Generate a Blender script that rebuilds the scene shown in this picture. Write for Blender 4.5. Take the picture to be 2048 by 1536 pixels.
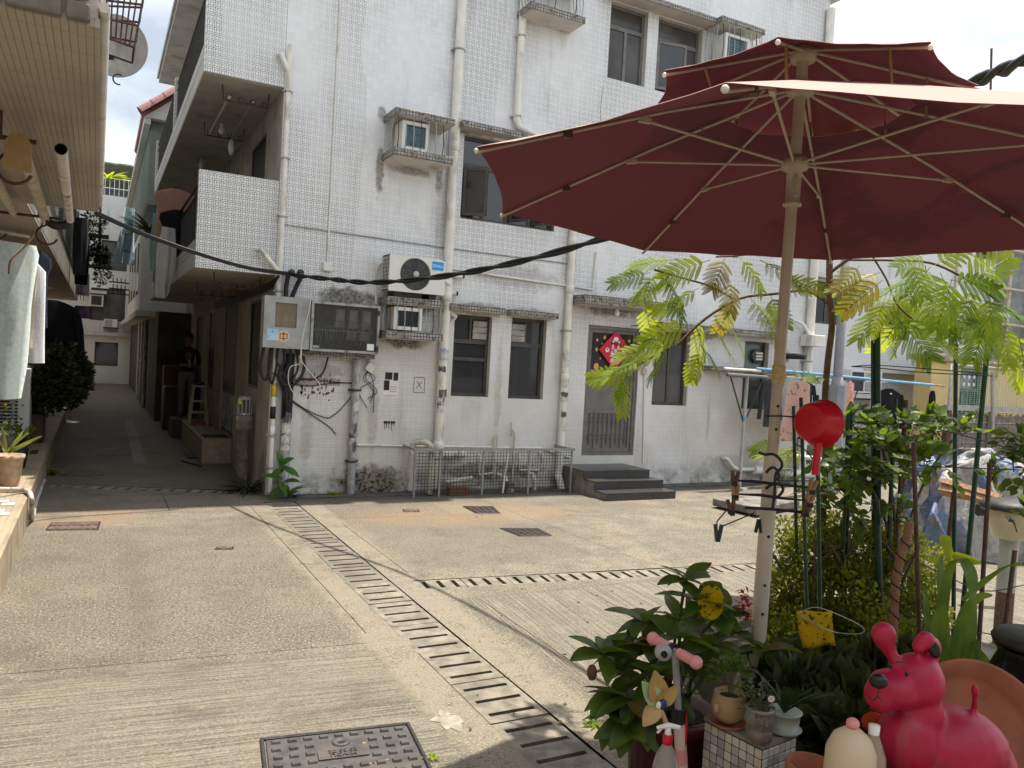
import bpy, bmesh, math, random
from mathutils import Vector, Matrix, Quaternion
R = math.radians
sc = bpy.context.scene
C = sc.collection
for o in list(bpy.data.objects): bpy.data.objects.remove(o)
# ------------------------------------------------------------------ camera, sky, sun, exposure
F, H = 1575.0, 1.8
CAMROT = Matrix.Rotation(R(-27.85), 3, 'Z') @ Matrix.Rotation(R(90 - 1.6), 3, 'X') @ Matrix.Rotation(R(3.2), 3, 'Z')
cd = bpy.data.cameras.new('camera'); cd.lens = F / 2048 * 36; cd.sensor_width = 36; cd.clip_end = 3000; cd.clip_start = 0.05
cam = bpy.data.objects.new('camera', cd); C.objects.link(cam)
cam.matrix_world = Matrix.Translation((0, 0, H)) @ CAMROT.to_4x4()
sc.camera = cam
SUN = Vector((0.27, 0.055, 1.0)).normalized()
sd = bpy.data.lights.new('sun', 'SUN'); sd.energy = 4.1; sd.angle = R(0.9); sd.color = (1.0, 0.93, 0.82)
so = bpy.data.objects.new('sun', sd); C.objects.link(so); so.location = (6, 4, 20)
so.rotation_euler = SUN.to_track_quat('Z', 'Y').to_euler()
sc.view_settings.view_transform = 'Standard'; sc.view_settings.look = 'None'
sc.view_settings.exposure = 0.82; sc.view_settings.gamma = 1; sc.view_settings.use_curve_mapping = False
w = bpy.data.worlds.new('World'); sc.world = w; w.use_nodes = True
nt = w.node_tree; nt.nodes.clear()
wo = nt.nodes.new('ShaderNodeOutputWorld'); bg = nt.nodes.new('ShaderNodeBackground'); bg.inputs[1].default_value = 0.138
nt.links.new(bg.outputs[0], wo.inputs[0])
sky = nt.nodes.new('ShaderNodeTexSky'); sky.sky_type = 'NISHITA'; sky.sun_disc = False
sky.sun_elevation = math.asin(SUN.z); sky.sun_rotation = math.atan2(SUN.x, SUN.y); sky.air_density = 1.2; sky.dust_density = 3.0
tc = nt.nodes.new('ShaderNodeTexCoord'); mp = nt.nodes.new('ShaderNodeMapping'); mp.inputs['Scale'].default_value = (1, 1, 2.2); mp.inputs['Location'].default_value = (5, 1, 0)
nz = nt.nodes.new('ShaderNodeTexNoise'); nz.inputs['Scale'].default_value = 1.7; nz.inputs['Detail'].default_value = 7; nz.inputs['Roughness'].default_value = 0.55
nt.links.new(tc.outputs['Generated'], mp.inputs[0]); nt.links.new(mp.outputs[0], nz.inputs[0])
cr = nt.nodes.new('ShaderNodeValToRGB'); cr.color_ramp.elements[0].position = 0.36; cr.color_ramp.elements[0].color = (2.6, 2.9, 3.3, 1)
cr.color_ramp.elements[1].position = 0.60; cr.color_ramp.elements[1].color = (7.6, 7.9, 8.0, 1)
nt.links.new(nz.outputs[0], cr.inputs[0])
mx = nt.nodes.new('ShaderNodeMix'); mx.data_type = 'RGBA'; mx.inputs['Factor'].default_value = 0.85
nt.links.new(sky.outputs[0], mx.inputs['A']); nt.links.new(cr.outputs[0], mx.inputs['B']); nt.links.new(mx.outputs['Result'], bg.inputs[0])
sc.cycles.max_bounces = 6; sc.cycles.diffuse_bounces = 4; sc.cycles.transparent_max_bounces = 8; sc.cycles.caustics_reflective = False; sc.cycles.caustics_refractive = False
# ------------------------------------------------------------------ points of the place seen along a sight line
CP = Vector((0, 0, H))
def ray(x, y): return CAMROT @ Vector(((x - 1024) / F, -(y - 768) / F, -1.0))
def GZ(x, y, z=0.0): d = ray(x, y); return CP + d * ((z - H) / d.z)
def FY(x, y, Y): d = ray(x, y); return CP + d * (Y / d.y)
def FX(x, y, X): d = ray(x, y); return CP + d * (X / d.x)
def DD(x, y, dep): return CP + ray(x, y) * dep
CR = Vector((math.cos(R(27.85)), -math.sin(R(27.85)), 0)); CF = Vector((math.sin(R(27.85)), math.cos(R(27.85)), 0))
def LD(lat, dep, z): p = CR * lat + CF * dep; return Vector((p.x, p.y, z))
rnd = random.Random(7)
U = rnd.uniform
# ------------------------------------------------------------------ mesh builder
ORI = {}
class MB:
    def __init__(s): s.v = []; s.f = []; s.m = []; s.mi = 0; s.sm = []
    def add(s, vs, fs, smooth=False):
        n = len(s.v); s.v += [Vector(p) for p in vs]
        for f in fs: s.f.append([n + i for i in f]); s.m.append(s.mi); s.sm.append(smooth)
        return s
    def box(s, a, b):
        x0, y0, z0 = (min(a[i], b[i]) for i in range(3)); x1, y1, z1 = (max(a[i], b[i]) for i in range(3))
        return s.add([(x0,y0,z0),(x1,y0,z0),(x1,y1,z0),(x0,y1,z0),(x0,y0,z1),(x1,y0,z1),(x1,y1,z1),(x0,y1,z1)],
              [(0,3,2,1),(4,5,6,7),(0,1,5,4),(1,2,6,5),(2,3,7,6),(3,0,4,7)])
    def obox(s, c, sx, sy, sz, M=None):
        c = Vector(c); M = M or Matrix.Identity(3)
        vs = [c + M @ Vector((x*sx/2, y*sy/2, z*sz/2)) for z in (-1,1) for x, y in ((-1,-1),(1,-1),(1,1),(-1,1))]
        return s.add(vs, [(0,3,2,1),(4,5,6,7),(0,1,5,4),(1,2,6,5),(2,3,7,6),(3,0,4,7)])
    def tube(s, pts, r, n=8, cap=True, r1=None):
        pts = [Vector(p) for p in pts]; k = len(pts)
        rs = r if isinstance(r, (list, tuple)) else [r + ((r1 if r1 is not None else r) - r) * i / max(1, k-1) for i in range(k)]
        vs = []; up = None
        for i, p in enumerate(pts):
            t = (pts[min(i+1, k-1)] - pts[max(i-1, 0)])
            t = t.normalized() if t.length > 1e-9 else Vector((0,0,1))
            if up is None: up = Vector((0,0,1)) if abs(t.z) < .9 else Vector((1,0,0))
            a = t.cross(up)
            if a.length < 1e-6: a = t.cross(Vector((1,.3,.2)))
            a.normalize(); b = a.cross(t).normalized(); up = b
            for j in range(n):
                q = 2*math.pi*j/n; vs.append(p + (a*math.cos(q) + b*math.sin(q))*rs[i])
        fs = [(i*n+j, i*n+(j+1)%n, (i+1)*n+(j+1)%n, (i+1)*n+j) for i in range(k-1) for j in range(n)]
        s.add(vs, fs, n > 4)
        if cap: s.add(vs[:n], [tuple(reversed(range(n)))]); s.add(vs[-n:], [tuple(range(n))])
        return s
    def lathe(s, c, prof, n=20, M=None, smooth=True):
        c = Vector(c); M = M or Matrix.Identity(3); vs = []
        for r, z in prof:
            for j in range(n): q = 2*math.pi*j/n; vs.append(c + M @ Vector((r*math.cos(q), r*math.sin(q), z)))
        k = len(prof)
        s.add(vs, [(i*n+j, i*n+(j+1)%n, (i+1)*n+(j+1)%n, (i+1)*n+j) for i in range(k-1) for j in range(n)], smooth)
        return s
    def ell(s, c, rx, ry, rz, n=14, M=None):
        prof = [(math.sin(math.pi*i/(n//2+1)), -math.cos(math.pi*i/(n//2+1))) for i in range(n//2+2)]
        prof[0] = (.001, -1); prof[-1] = (.001, 1)
        M = M or Matrix.Identity(3)
        return s.lathe(c, prof, n, M @ Matrix.Diagonal((rx, ry, rz)))
    def prism(s, poly, d):          # planar polygon extruded by vector d
        n = len(poly); p = [Vector(q) for q in poly]; d = Vector(d)
        return s.add(p + [q + d for q in p], [tuple(reversed(range(n))), tuple(range(n, 2*n))] + [(i, (i+1) % n, n+(i+1) % n, n+i) for i in range(n)])
    def build(s, name, mat, parent=None, **k):
        me = bpy.data.meshes.new(name); o0 = ORI.get(parent.name, Vector()) if parent else Vector(k.pop('origin', (0,0,0)))
        me.from_pydata([v - o0 for v in s.v], [], s.f); mats = mat if isinstance(mat, list) else [mat]
        for m in mats: me.materials.append(m)
        for i, p in enumerate(me.polygons): p.material_index = min(s.m[i], len(mats)-1); p.use_smooth = s.sm[i]
        bm = bmesh.new(); bm.from_mesh(me); bmesh.ops.recalc_face_normals(bm, faces=bm.faces); bm.to_mesh(me); bm.free()
        o = bpy.data.objects.new(name, me); C.objects.link(o)
        if parent: o.parent = parent
        else: o.location = o0
        ORI[o.name] = o0
        for a, b in k.items(): o[a] = b
        return o
def T(name, label, cat, loc=(0,0,0), group=None):
    o = bpy.data.objects.new(name, None); C.objects.link(o); o.location = loc; o.empty_display_size = .1
    ORI[o.name] = Vector(loc); o['label'] = label; o['category'] = cat
    if group: o['group'] = group
    return o
def tag(o, label, cat, group=None):
    o['label'] = label; o['category'] = cat
    if group: o['group'] = group
    return o
def mesh_obj(name, me, parent, M, **k):       # a piece that shares its mesh; M is its place in the world
    o = bpy.data.objects.new(name, me); C.objects.link(o)
    if parent: o.parent = parent; M = Matrix.Translation(-ORI[parent.name]) @ M
    o.matrix_local = M
    for a, b in k.items(): o[a] = b
    return o
def box(name, a, b, m, parent=None, **k): return MB().box(a, b).build(name, m, parent, **k)
def tube(name, pts, r, m, parent=None, n=8, **k): return MB().tube(pts, r, n).build(name, m, parent, **k)
def bevel(o, wd=.006, seg=1):
    md = o.modifiers.new('b', 'BEVEL'); md.width = wd; md.segments = seg; md.limit_method = 'ANGLE'; return o
def arc(c, r, a0, a1, n, ax, ay): return [Vector(c) + Vector(ax)*r*math.cos(R(a0+(a1-a0)*i/n)) + Vector(ay)*r*math.sin(R(a0+(a1-a0)*i/n)) for i in range(n+1)]
def smooth_path(p, k=6):
    p = [Vector(q) for q in p]; out = []
    for i in range(len(p)-1):
        a, b, c, d = p[max(i-1,0)], p[i], p[i+1], p[min(i+2, len(p)-1)]
        for j in range(k):
            t = j/k; out.append(.5*((2*b)+(c-a)*t+(2*a-5*b+4*c-d)*t*t+(3*b-a-3*c+d)*t**3))
    return out + [p[-1]]
def text(s, size, m, parent, M, depth=.002, name='lettering', align='CENTER'):
    cu = bpy.data.curves.new('t', 'FONT'); cu.body = s; cu.size = size; cu.extrude = depth; cu.align_x = align; cu.align_y = 'CENTER'; cu.resolution_u = 3
    o = bpy.data.objects.new('t', cu); C.objects.link(o)
    dg = bpy.context.evaluated_depsgraph_get(); me = bpy.data.meshes.new_from_object(o.evaluated_get(dg)); bpy.data.objects.remove(o)
    me.materials.clear(); me.materials.append(m)
    return mesh_obj(name, me, parent, M)
FRONT = Matrix(((1,0,0),(0,0,-1),(0,1,0))).to_4x4()       # lettering plane facing -Y
# ------------------------------------------------------------------ node maths
class N:
    def __init__(s, nt, sock): s.t = nt; s.s = sock
    def _op(s, op, *a):
        n = s.t.nodes.new('ShaderNodeMath'); n.operation = op
        for i, x in enumerate((s,) + a):
            if isinstance(x, N): s.t.links.new(x.s, n.inputs[i])
            else: n.inputs[i].default_value = x
        return N(s.t, n.outputs[0])
    def __add__(s, o): return s._op('ADD', o)
    __radd__ = __add__
    def __sub__(s, o): return s._op('SUBTRACT', o)
    def __rsub__(s, o): return (s * -1.0) + o
    def __mul__(s, o): return s._op('MULTIPLY', o)
    __rmul__ = __mul__
    def __truediv__(s, o): return s._op('DIVIDE', o)
    def fr(s): return s._op('FRACT')
    def abs(s): return s._op('ABSOLUTE')
    def lt(s, o): return s._op('LESS_THAN', o)
    def gt(s, o): return s._op('GREATER_THAN', o)
    def min(s, o): return s._op('MINIMUM', o)
    def max(s, o): return s._op('MAXIMUM', o)
    def pow(s, o): return s._op('POWER', o)
    def floor(s): return s._op('FLOOR')
    def clamp(s): return s._op('MINIMUM', 1.0)._op('MAXIMUM', 0.0)
    def step(s, a, b):              # smooth step from a to b
        n = s.t.nodes.new('ShaderNodeMapRange'); n.interpolation_type = 'SMOOTHSTEP'; s.t.links.new(s.s, n.inputs[0])
        lo, hi = (a, b) if a < b else (b, a)
        n.inputs[1].default_value = lo; n.inputs[2].default_value = hi; n.inputs[3].default_value = 0.0 if a < b else 1.0; n.inputs[4].default_value = 1.0 if a < b else 0.0
        return N(s.t, n.outputs[0])
class MT:
    def __init__(s, name):
        s.m = bpy.data.materials.new(name); s.m.use_nodes = True; s.t = s.m.node_tree; s.b = s.t.nodes['Principled BSDF']
        g = s.t.nodes.new('ShaderNodeNewGeometry'); sp = s.t.nodes.new('ShaderNodeSeparateXYZ'); s.t.links.new(g.outputs['Position'], sp.inputs[0])
        s.x, s.y, s.z = (N(s.t, sp.outputs[i]) for i in range(3))
        sn = s.t.nodes.new('ShaderNodeSeparateXYZ'); s.t.links.new(g.outputs['True Normal'], sn.inputs[0])
        s.nx, s.ny, s.nz = (N(s.t, sn.outputs[i]).abs() for i in range(3))
    def vec(s, x, y, z=0.0):
        c = s.t.nodes.new('ShaderNodeCombineXYZ')
        for i, q in enumerate((x, y, z)):
            if isinstance(q, N): s.t.links.new(q.s, c.inputs[i])
            else: c.inputs[i].default_value = q
        return c.outputs[0]
    def noise(s, sx=1, sy=None, sz=None, det=3, rough=.55, v=None, off=0.0):
        n = s.t.nodes.new('ShaderNodeTexNoise'); n.inputs['Scale'].default_value = 1; n.inputs['Detail'].default_value = det; n.inputs['Roughness'].default_value = rough
        sy = sx if sy is None else sy; sz = sx if sz is None else sz
        s.t.links.new(v or s.vec(s.x*sx+off, s.y*sy, s.z*sz), n.inputs[0]); return N(s.t, n.outputs[0])
    def white(s, a, b):
        n = s.t.nodes.new('ShaderNodeTexWhiteNoise'); n.noise_dimensions = '2D'; s.t.links.new(s.vec(a, b), n.inputs[0]); return N(s.t, n.outputs[0])
    def mix(s, f, a, b):
        n = s.t.nodes.new('ShaderNodeMix'); n.data_type = 'RGBA'; n.clamp_factor = True
        for q, i in ((f, 'Factor'), (a, 'A'), (b, 'B')):
            if isinstance(q, N): s.t.links.new(q.s, n.inputs[i])
            elif hasattr(q, 'node'): s.t.links.new(q, n.inputs[i])
            elif i == 'Factor': n.inputs[i].default_value = q
            else: n.inputs[i].default_value = tuple(q) + (1,)
        return n.outputs['Result']
    def fin(s, col, rough=.6, bump=None, bd=.004, metal=0, spec=.4):
        if hasattr(col, 'node'): s.t.links.new(col, s.b.inputs['Base Color'])
        else: s.b.inputs['Base Color'].default_value = tuple(col) + (1,)
        if isinstance(rough, N): s.t.links.new(rough.s, s.b.inputs['Roughness'])
        else: s.b.inputs['Roughness'].default_value = rough
        s.b.inputs['Metallic'].default_value = metal; s.b.inputs['Specular IOR Level'].default_value = spec
        if bump is not None:
            n = s.t.nodes.new('ShaderNodeBump'); n.inputs['Distance'].default_value = bd; s.t.links.new(bump.s, n.inputs['Height']); s.t.links.new(n.outputs[0], s.b.inputs['Normal'])
        return s.m
def mat(name, col, rough=.6, var=.25, sc_=7, metal=0, spec=.4, bump=0, bsc=60, dirt=None, dsc=3):
    q = MT(name); n = q.noise(sc_, det=4); a = tuple(c*(1-var) for c in col); b = tuple(min(1, c*(1+var)) for c in col)
    c = q.mix(n.step(.3, .7), a, b)
    if dirt: c = q.mix(q.noise(dsc, dsc, dsc*.4, det=6, off=5.).step(.52, .72), c, dirt)
    return q.fin(c, rough, q.noise(bsc, det=3) if bump else None, bump or .001, metal, spec)
def leafmat(name, c1, c2, tr=.45, sc_=9, rough=.45):
    q = MT(name); n = q.noise(sc_, det=2); col = q.mix(n.step(.35, .65), c1, c2)
    q.fin(col, rough, spec=.35)
    t = q.t.nodes.new('ShaderNodeBsdfTranslucent'); c2_ = q.mix(.35, col, (min(1,c2[0]*3.2), min(1,c2[1]*2.8), c2[2]*.6)); q.t.links.new(c2_, t.inputs[0])
    m = q.t.nodes.new('ShaderNodeMixShader'); m.inputs[0].default_value = tr
    q.t.links.new(q.b.outputs[0], m.inputs[1]); q.t.links.new(t.outputs[0], m.inputs[2])
    q.t.links.new(m.outputs[0], q.t.nodes['Material Output'].inputs[0]); return q.m
def glass_like(name, col=(.02,.022,.025), rough=.04, spec=.6):
    q = MT(name); n = q.noise(1.3, det=2); return q.fin(q.mix(n.step(.3,.7), tuple(c*.6 for c in col), tuple(c*1.5 for c in col)), rough, spec=spec)
def clear(name, tint=(.9,.93,.95), alpha=.25, rough=.05):
    q = MT(name); q.fin(tint, rough); q.b.inputs['Alpha'].default_value = alpha; return q.m
def fabric(name, col, tr=.25, pat=None, psc=18):
    q = MT(name); n = q.noise(30, det=3); c = q.mix(n.step(.2,.8), tuple(a*.85 for a in col), tuple(min(1,a*1.1) for a in col))
    if pat: c = q.mix(q.noise(psc, det=1).step(.6, .66), c, pat)
    q.fin(c, .9, n, .002, spec=.1)
    t = q.t.nodes.new('ShaderNodeBsdfTranslucent'); q.t.links.new(c, t.inputs[0]); m = q.t.nodes.new('ShaderNodeMixShader'); m.inputs[0].default_value = tr
    q.t.links.new(q.b.outputs[0], m.inputs[1]); q.t.links.new(t.outputs[0], m.inputs[2]); q.t.links.new(m.outputs[0], q.t.nodes['Material Output'].inputs[0]); return q.m
def mosaic(name, a=.036, b=.020, g=.0025, tile=(.80,.81,.83), grout=(.16,.157,.152), gmin=.07, base_dirt=True, stains=(), square=None, allstain=0, warm=(.64,.61,.56)):
    q = MT(name)
    u = q.x*(1-q.nx) + q.y*q.nx; v = q.z*(1-q.nz) + q.y*q.nz
    c = square or (a+2*b)
    X = (u/c).fr()*c; Y = (v/c).fr()*c
    bord = X.min(Y).min((X*-1+c).min(Y*-1+c)).lt(g)
    if not square:
        for (p, r, at, lo, hi) in ((Y, X, b, -1, a+b), (Y, X, a+b, b, 9), (X, Y, b, b, 9), (X, Y, a+b, -1, a+b)):
            bord = bord.max((p-at).abs().lt(g) * r.gt(lo) * r.lt(hi))
    vis = q.noise(.9, .9, .45, det=4, off=3.3).step(.36, .62)
    strip = (u*.55+q.noise(.2)*.8).fr().step(.55, .75)
    big = vis*.8 + strip*.35
    stain = q.noise(2.2, 2.2, .35, det=6).step(.58, .82)*.55
    if allstain: stain = stain.max(q.noise(7, det=6).step(.38, .55)*allstain)
    low = q.z.step(3.0, 1.2) if base_dirt else None
    if base_dirt: big = big*(q.z.step(2.6, 1.6)*-.62+1)
    for (sx, sz, rx, rz, st) in stains:
        dx = (u-sx)/rx; dz = (v-sz)/rz
        d = (dx*dx+dz*dz).pow(.5) + (q.noise(9, 9, 9, det=5)-.5)*1.3
        stain = stain.max(d.step(1.0, .45)*st)
    if base_dirt: stain = stain.max(q.z.step(.42, .0)*q.noise(4, det=6, off=2.).step(.42, .6)*.75).max(q.noise(6, 6, .5, det=5, off=8.).step(.62, .78)*q.z.step(2.6, 1.0)*.4)
    tn = q.white((u/c).floor(), (v/c).floor())
    col = q.mix(tn, tuple(t*.97 for t in tile), tuple(min(1, t*1.03) for t in tile))
    if low is not None: col = q.mix(low*q.noise(1.1, det=4, off=9.).step(.25, .6)*.75, col, warm)
    col = q.mix(bord*((big+gmin).min(.95)), col, grout)
    col = q.mix(stain, col, q.mix(q.noise(25, det=3).step(.35,.6), (.02,.02,.018), (.25,.22,.18)))
    return q.fin(col, .45, (bord*-1+1)*.6 + q.noise(14)*.35, .0025, spec=.4)
# ------------------------------------------------------------------ materials
M_tile = mosaic('facade_mosaic', stains=((2.78,2.5,.5,.16,.9),(3.2,.12,.62,.3,1.0),(3.6,2.45,.5,.15,.8),(3.58,1.98,.42,.1,.9),(3.12,4.15,.07,.4,.75),(3.55,4.22,.42,.07,.6),(3.95,4.15,.07,.3,.7),(3.12,4.88,.08,.12,.7),(3.08,2.05,.1,.4,.8),
    (6.85,2.68,.75,.14,.8),(2.5,1.55,.35,.16,.45),(2.35,.75,.10,.5,.3),(4.6,2.5,.5,.12,.6),(5.45,2.5,.5,.1,.6),(4.9,.25,1.1,.16,.8),(8.6,2.45,.7,.14,.75),(4.35,4.9,.5,.12,.6),(3.2,1.0,.10,.7,.3),(5.0,1.4,.07,.9,.28),(9.4,.3,.8,.2,.35),(5.2,3.0,.9,.22,.35)))
M_tile2 = mosaic('ledge_mosaic', tile=(.40,.38,.355), grout=(.018,.017,.016), gmin=.9, square=.042, base_dirt=False, g=.0052, allstain=.8)
M_tile3 = mosaic('balcony_mosaic', gmin=.5, tile=(.78,.80,.81), grout=(.10,.095,.09), base_dirt=False)
M_tile4 = mosaic('far_mosaic', tile=(.66,.67,.68), grout=(.40,.39,.38), gmin=.4, square=.05, base_dirt=False)
M_render = mat('side_render', (.43,.39,.34), .8, .2, 3, bump=.002, dirt=(.30,.26,.22))
M_plaster = mat('pale_plaster', (.56,.54,.50), .8, .12, 2, bump=.001, dirt=(.36,.33,.29))
M_soffit = mat('soffit_plaster', (.50,.47,.43), .85, .12, 2, dirt=(.34,.31,.28))
M_conc = mat('weathered_concrete', (.20,.185,.16), .85, .3, 6, bump=.003, dirt=(.05,.05,.045))
M_frame = mat('bronze_aluminium', (.07,.062,.056), .45, .2, 10, .2)
M_gframe = mat('grey_brown_metal', (.16,.15,.14), .5, .15, 10, .2)
M_glass = glass_like('dark_glass')
M_glass2 = glass_like('curtained_glass', (.07,.066,.066), .18, .35)
M_pvc = mat('white_pvc', (.72,.70,.65), .4, .08, 5, dirt=(.42,.38,.31), dsc=5)
M_pvcd = mat('dirty_white_pvc', (.60,.56,.50), .5, .15, 8, dirt=(.12,.11,.10), dsc=9)
M_galv = mat('galvanised_pipe', (.34,.35,.36), .55, .25, 14, .2, dirt=(.60,.60,.57), dsc=12)
M_grey = mat('grey_painted_steel', (.36,.37,.37), .45, .12, 8, .1, dirt=(.25,.24,.22), dsc=6)
M_rust = mat('rusty_iron', (.075,.042,.03), .8, .4, 30)
M_black = mat('black_rubber', (.012,.012,.013), .5, .3, 20)
M_dkiron = mat('dark_iron', (.045,.043,.042), .55, .3, 20, .3, bump=.001)
M_acwhite = mat('ac_white_plastic', (.70,.70,.67), .4, .05, 4)
M_acdark = mat('ac_dark_grille', (.035,.04,.05), .5, .2, 20)
M_blue = mat('blue_label', (.02,.30,.72), .4, .02)
M_white = mat('white_paint', (.80,.80,.78), .45, .03)
M_paper = mat('paper', (.72,.72,.74), .8, .05)
M_ink = mat('black_ink', (.02,.02,.022), .7, .1)
M_red = mat('red_paper', (.55,.02,.05), .6, .08)
M_pink = mat('pink_print', (.80,.45,.50), .6, .05)
M_dkstone = mat('dark_granite_tile', (.055,.052,.050), .3, .25, 40, bump=.0005)
M_beigestone = mat('beige_step_tile', (.33,.27,.20), .6, .15, 12, bump=.001)
M_wood = mat('weathered_wood', (.30,.17,.08), .7, .3, 25)
M_brown = mat('brown_stick', (.10,.055,.035), .7, .3, 30)
M_stake = mat('green_stake', (.018,.055,.035), .45, .25, 40)
M_cream = mat('cream_umbrella_metal', (.46,.38,.29), .4, .06, 20)
M_creamp = mat('cream_umbrella_pole', (.60,.54,.46), .35, .06, 12)
M_amber = mat('amber_plastic', (.30,.19,.08), .5, .1, 20)
M_yellow = mat('yellow_trap', (.62,.44,.03), .5, .06, 5, dirt=(.10,.08,.02), dsc=60)
M_redp = mat('red_plastic', (.58,.012,.03), .3, .05, 4)
M_dogred = mat('red_vinyl', (.40,.010,.048), .46, .10, 9, dirt=(.34,.05,.07), dsc=14)
M_pinkp = mat('pink_rubber', (.72,.30,.30), .5, .05)
M_terra = mat('terracotta', (.32,.11,.06), .75, .15, 12)
M_clay = mat('pale_clay', (.42,.31,.20), .8, .2, 20, bump=.002)
M_pot = mat('tan_glazed_pot', (.33,.22,.11), .45, .15, 10)
M_celadon = mat('pale_celadon', (.33,.36,.31), .35, .1, 8)
M_soil = mat('dark_soil', (.035,.026,.018), .95, .4, 40, bump=.01, bsc=40)
M_bark = mat('tree_bark', (.12,.075,.05), .8, .3, 40, bump=.002)
M_leafdk = leafmat('glossy_dark_leaf', (.045,.09,.016), (.11,.17,.035), .4, rough=.35)
M_leafmid = leafmat('oval_leaf', (.05,.10,.012), (.13,.20,.025), .5)
M_leafbright = leafmat('pinnate_leaf', (.15,.26,.02), (.32,.42,.045), .62)
M_leafyel = leafmat('yellowing_leaf', (.22,.22,.03), (.34,.27,.05), .5)
M_leafbush = leafmat('fine_leaf', (.06,.09,.012), (.22,.25,.05), .42, 6)
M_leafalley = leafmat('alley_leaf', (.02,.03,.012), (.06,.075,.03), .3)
M_strap = leafmat('strap_leaf', (.06,.13,.03), (.16,.24,.05), .4)
M_purple = mat('purple_sign', (.33,.20,.42), .5, .05)
M_signgrey = mat('pale_sign_board', (.42,.45,.48), .5, .05)
M_lamp = mat('lamp_post_grey', (.24,.25,.28), .45, .08, 6)
M_tarpb = mat('blue_tarp', (.12,.22,.40), .5, .5, 3, bump=.01, bsc=12, dirt=(.40,.38,.38), dsc=3)
M_screen = mat('bamboo_screen', (.20,.17,.14), .9, .35, 30)
M_yellowwall = mat('yellow_wall', (.66,.52,.24), .8, .08, 2)
M_greenp = mat('green_paint', (.02,.13,.07), .5, .2)
M_bamboo = mat('bamboo_pole', (.45,.38,.30), .6, .2, 10)
M_net = mat('grey_netting', (.22,.23,.24), .8, .2, 5)
M_bluepole = mat('blue_steel_pole', (.15,.33,.52), .4, .08)
M_rooftile = mat('pink_roof_tile', (.36,.17,.16), .55, .15, 15)
M_corr = mat('grey_green_corrugated', (.20,.23,.22), .6, .15, 4)
M_stone = mat('brown_stone', (.17,.145,.125), .85, .25, 8, bump=.006, bsc=25)
M_mortar = mat('pale_mortar', (.50,.46,.40), .9, .15, 12)
def stripes(name, c1, c2, per, ax):
    q = MT(name); u = q.y if ax == 'y' else q.x if ax == 'x' else q.z
    l = (u/per).fr().lt(.13); n = q.noise(2, det=4); v = (q.y/.19+q.noise(1)*.2).fr().lt(.025)
    return q.fin(q.mix((l*(n.step(.3,.6)*.55+.12)).max(v*.6), q.mix(q.noise(1.2, det=5).step(.3,.75), c1, tuple(a*.72 for a in c1)), c2), .7, l*-1, .002)
M_soffL = stripes('strip_tile_soffit', (.42,.37,.31), (.17,.14,.115), .024, 'x')
M_plat = stripes('platform_tile', (.42,.34,.24), (.22,.17,.12), .05, 'x')
M_fasc = stripes('strip_tile_fascia', (.34,.32,.29), (.10,.09,.08), .05, 'z')
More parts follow.
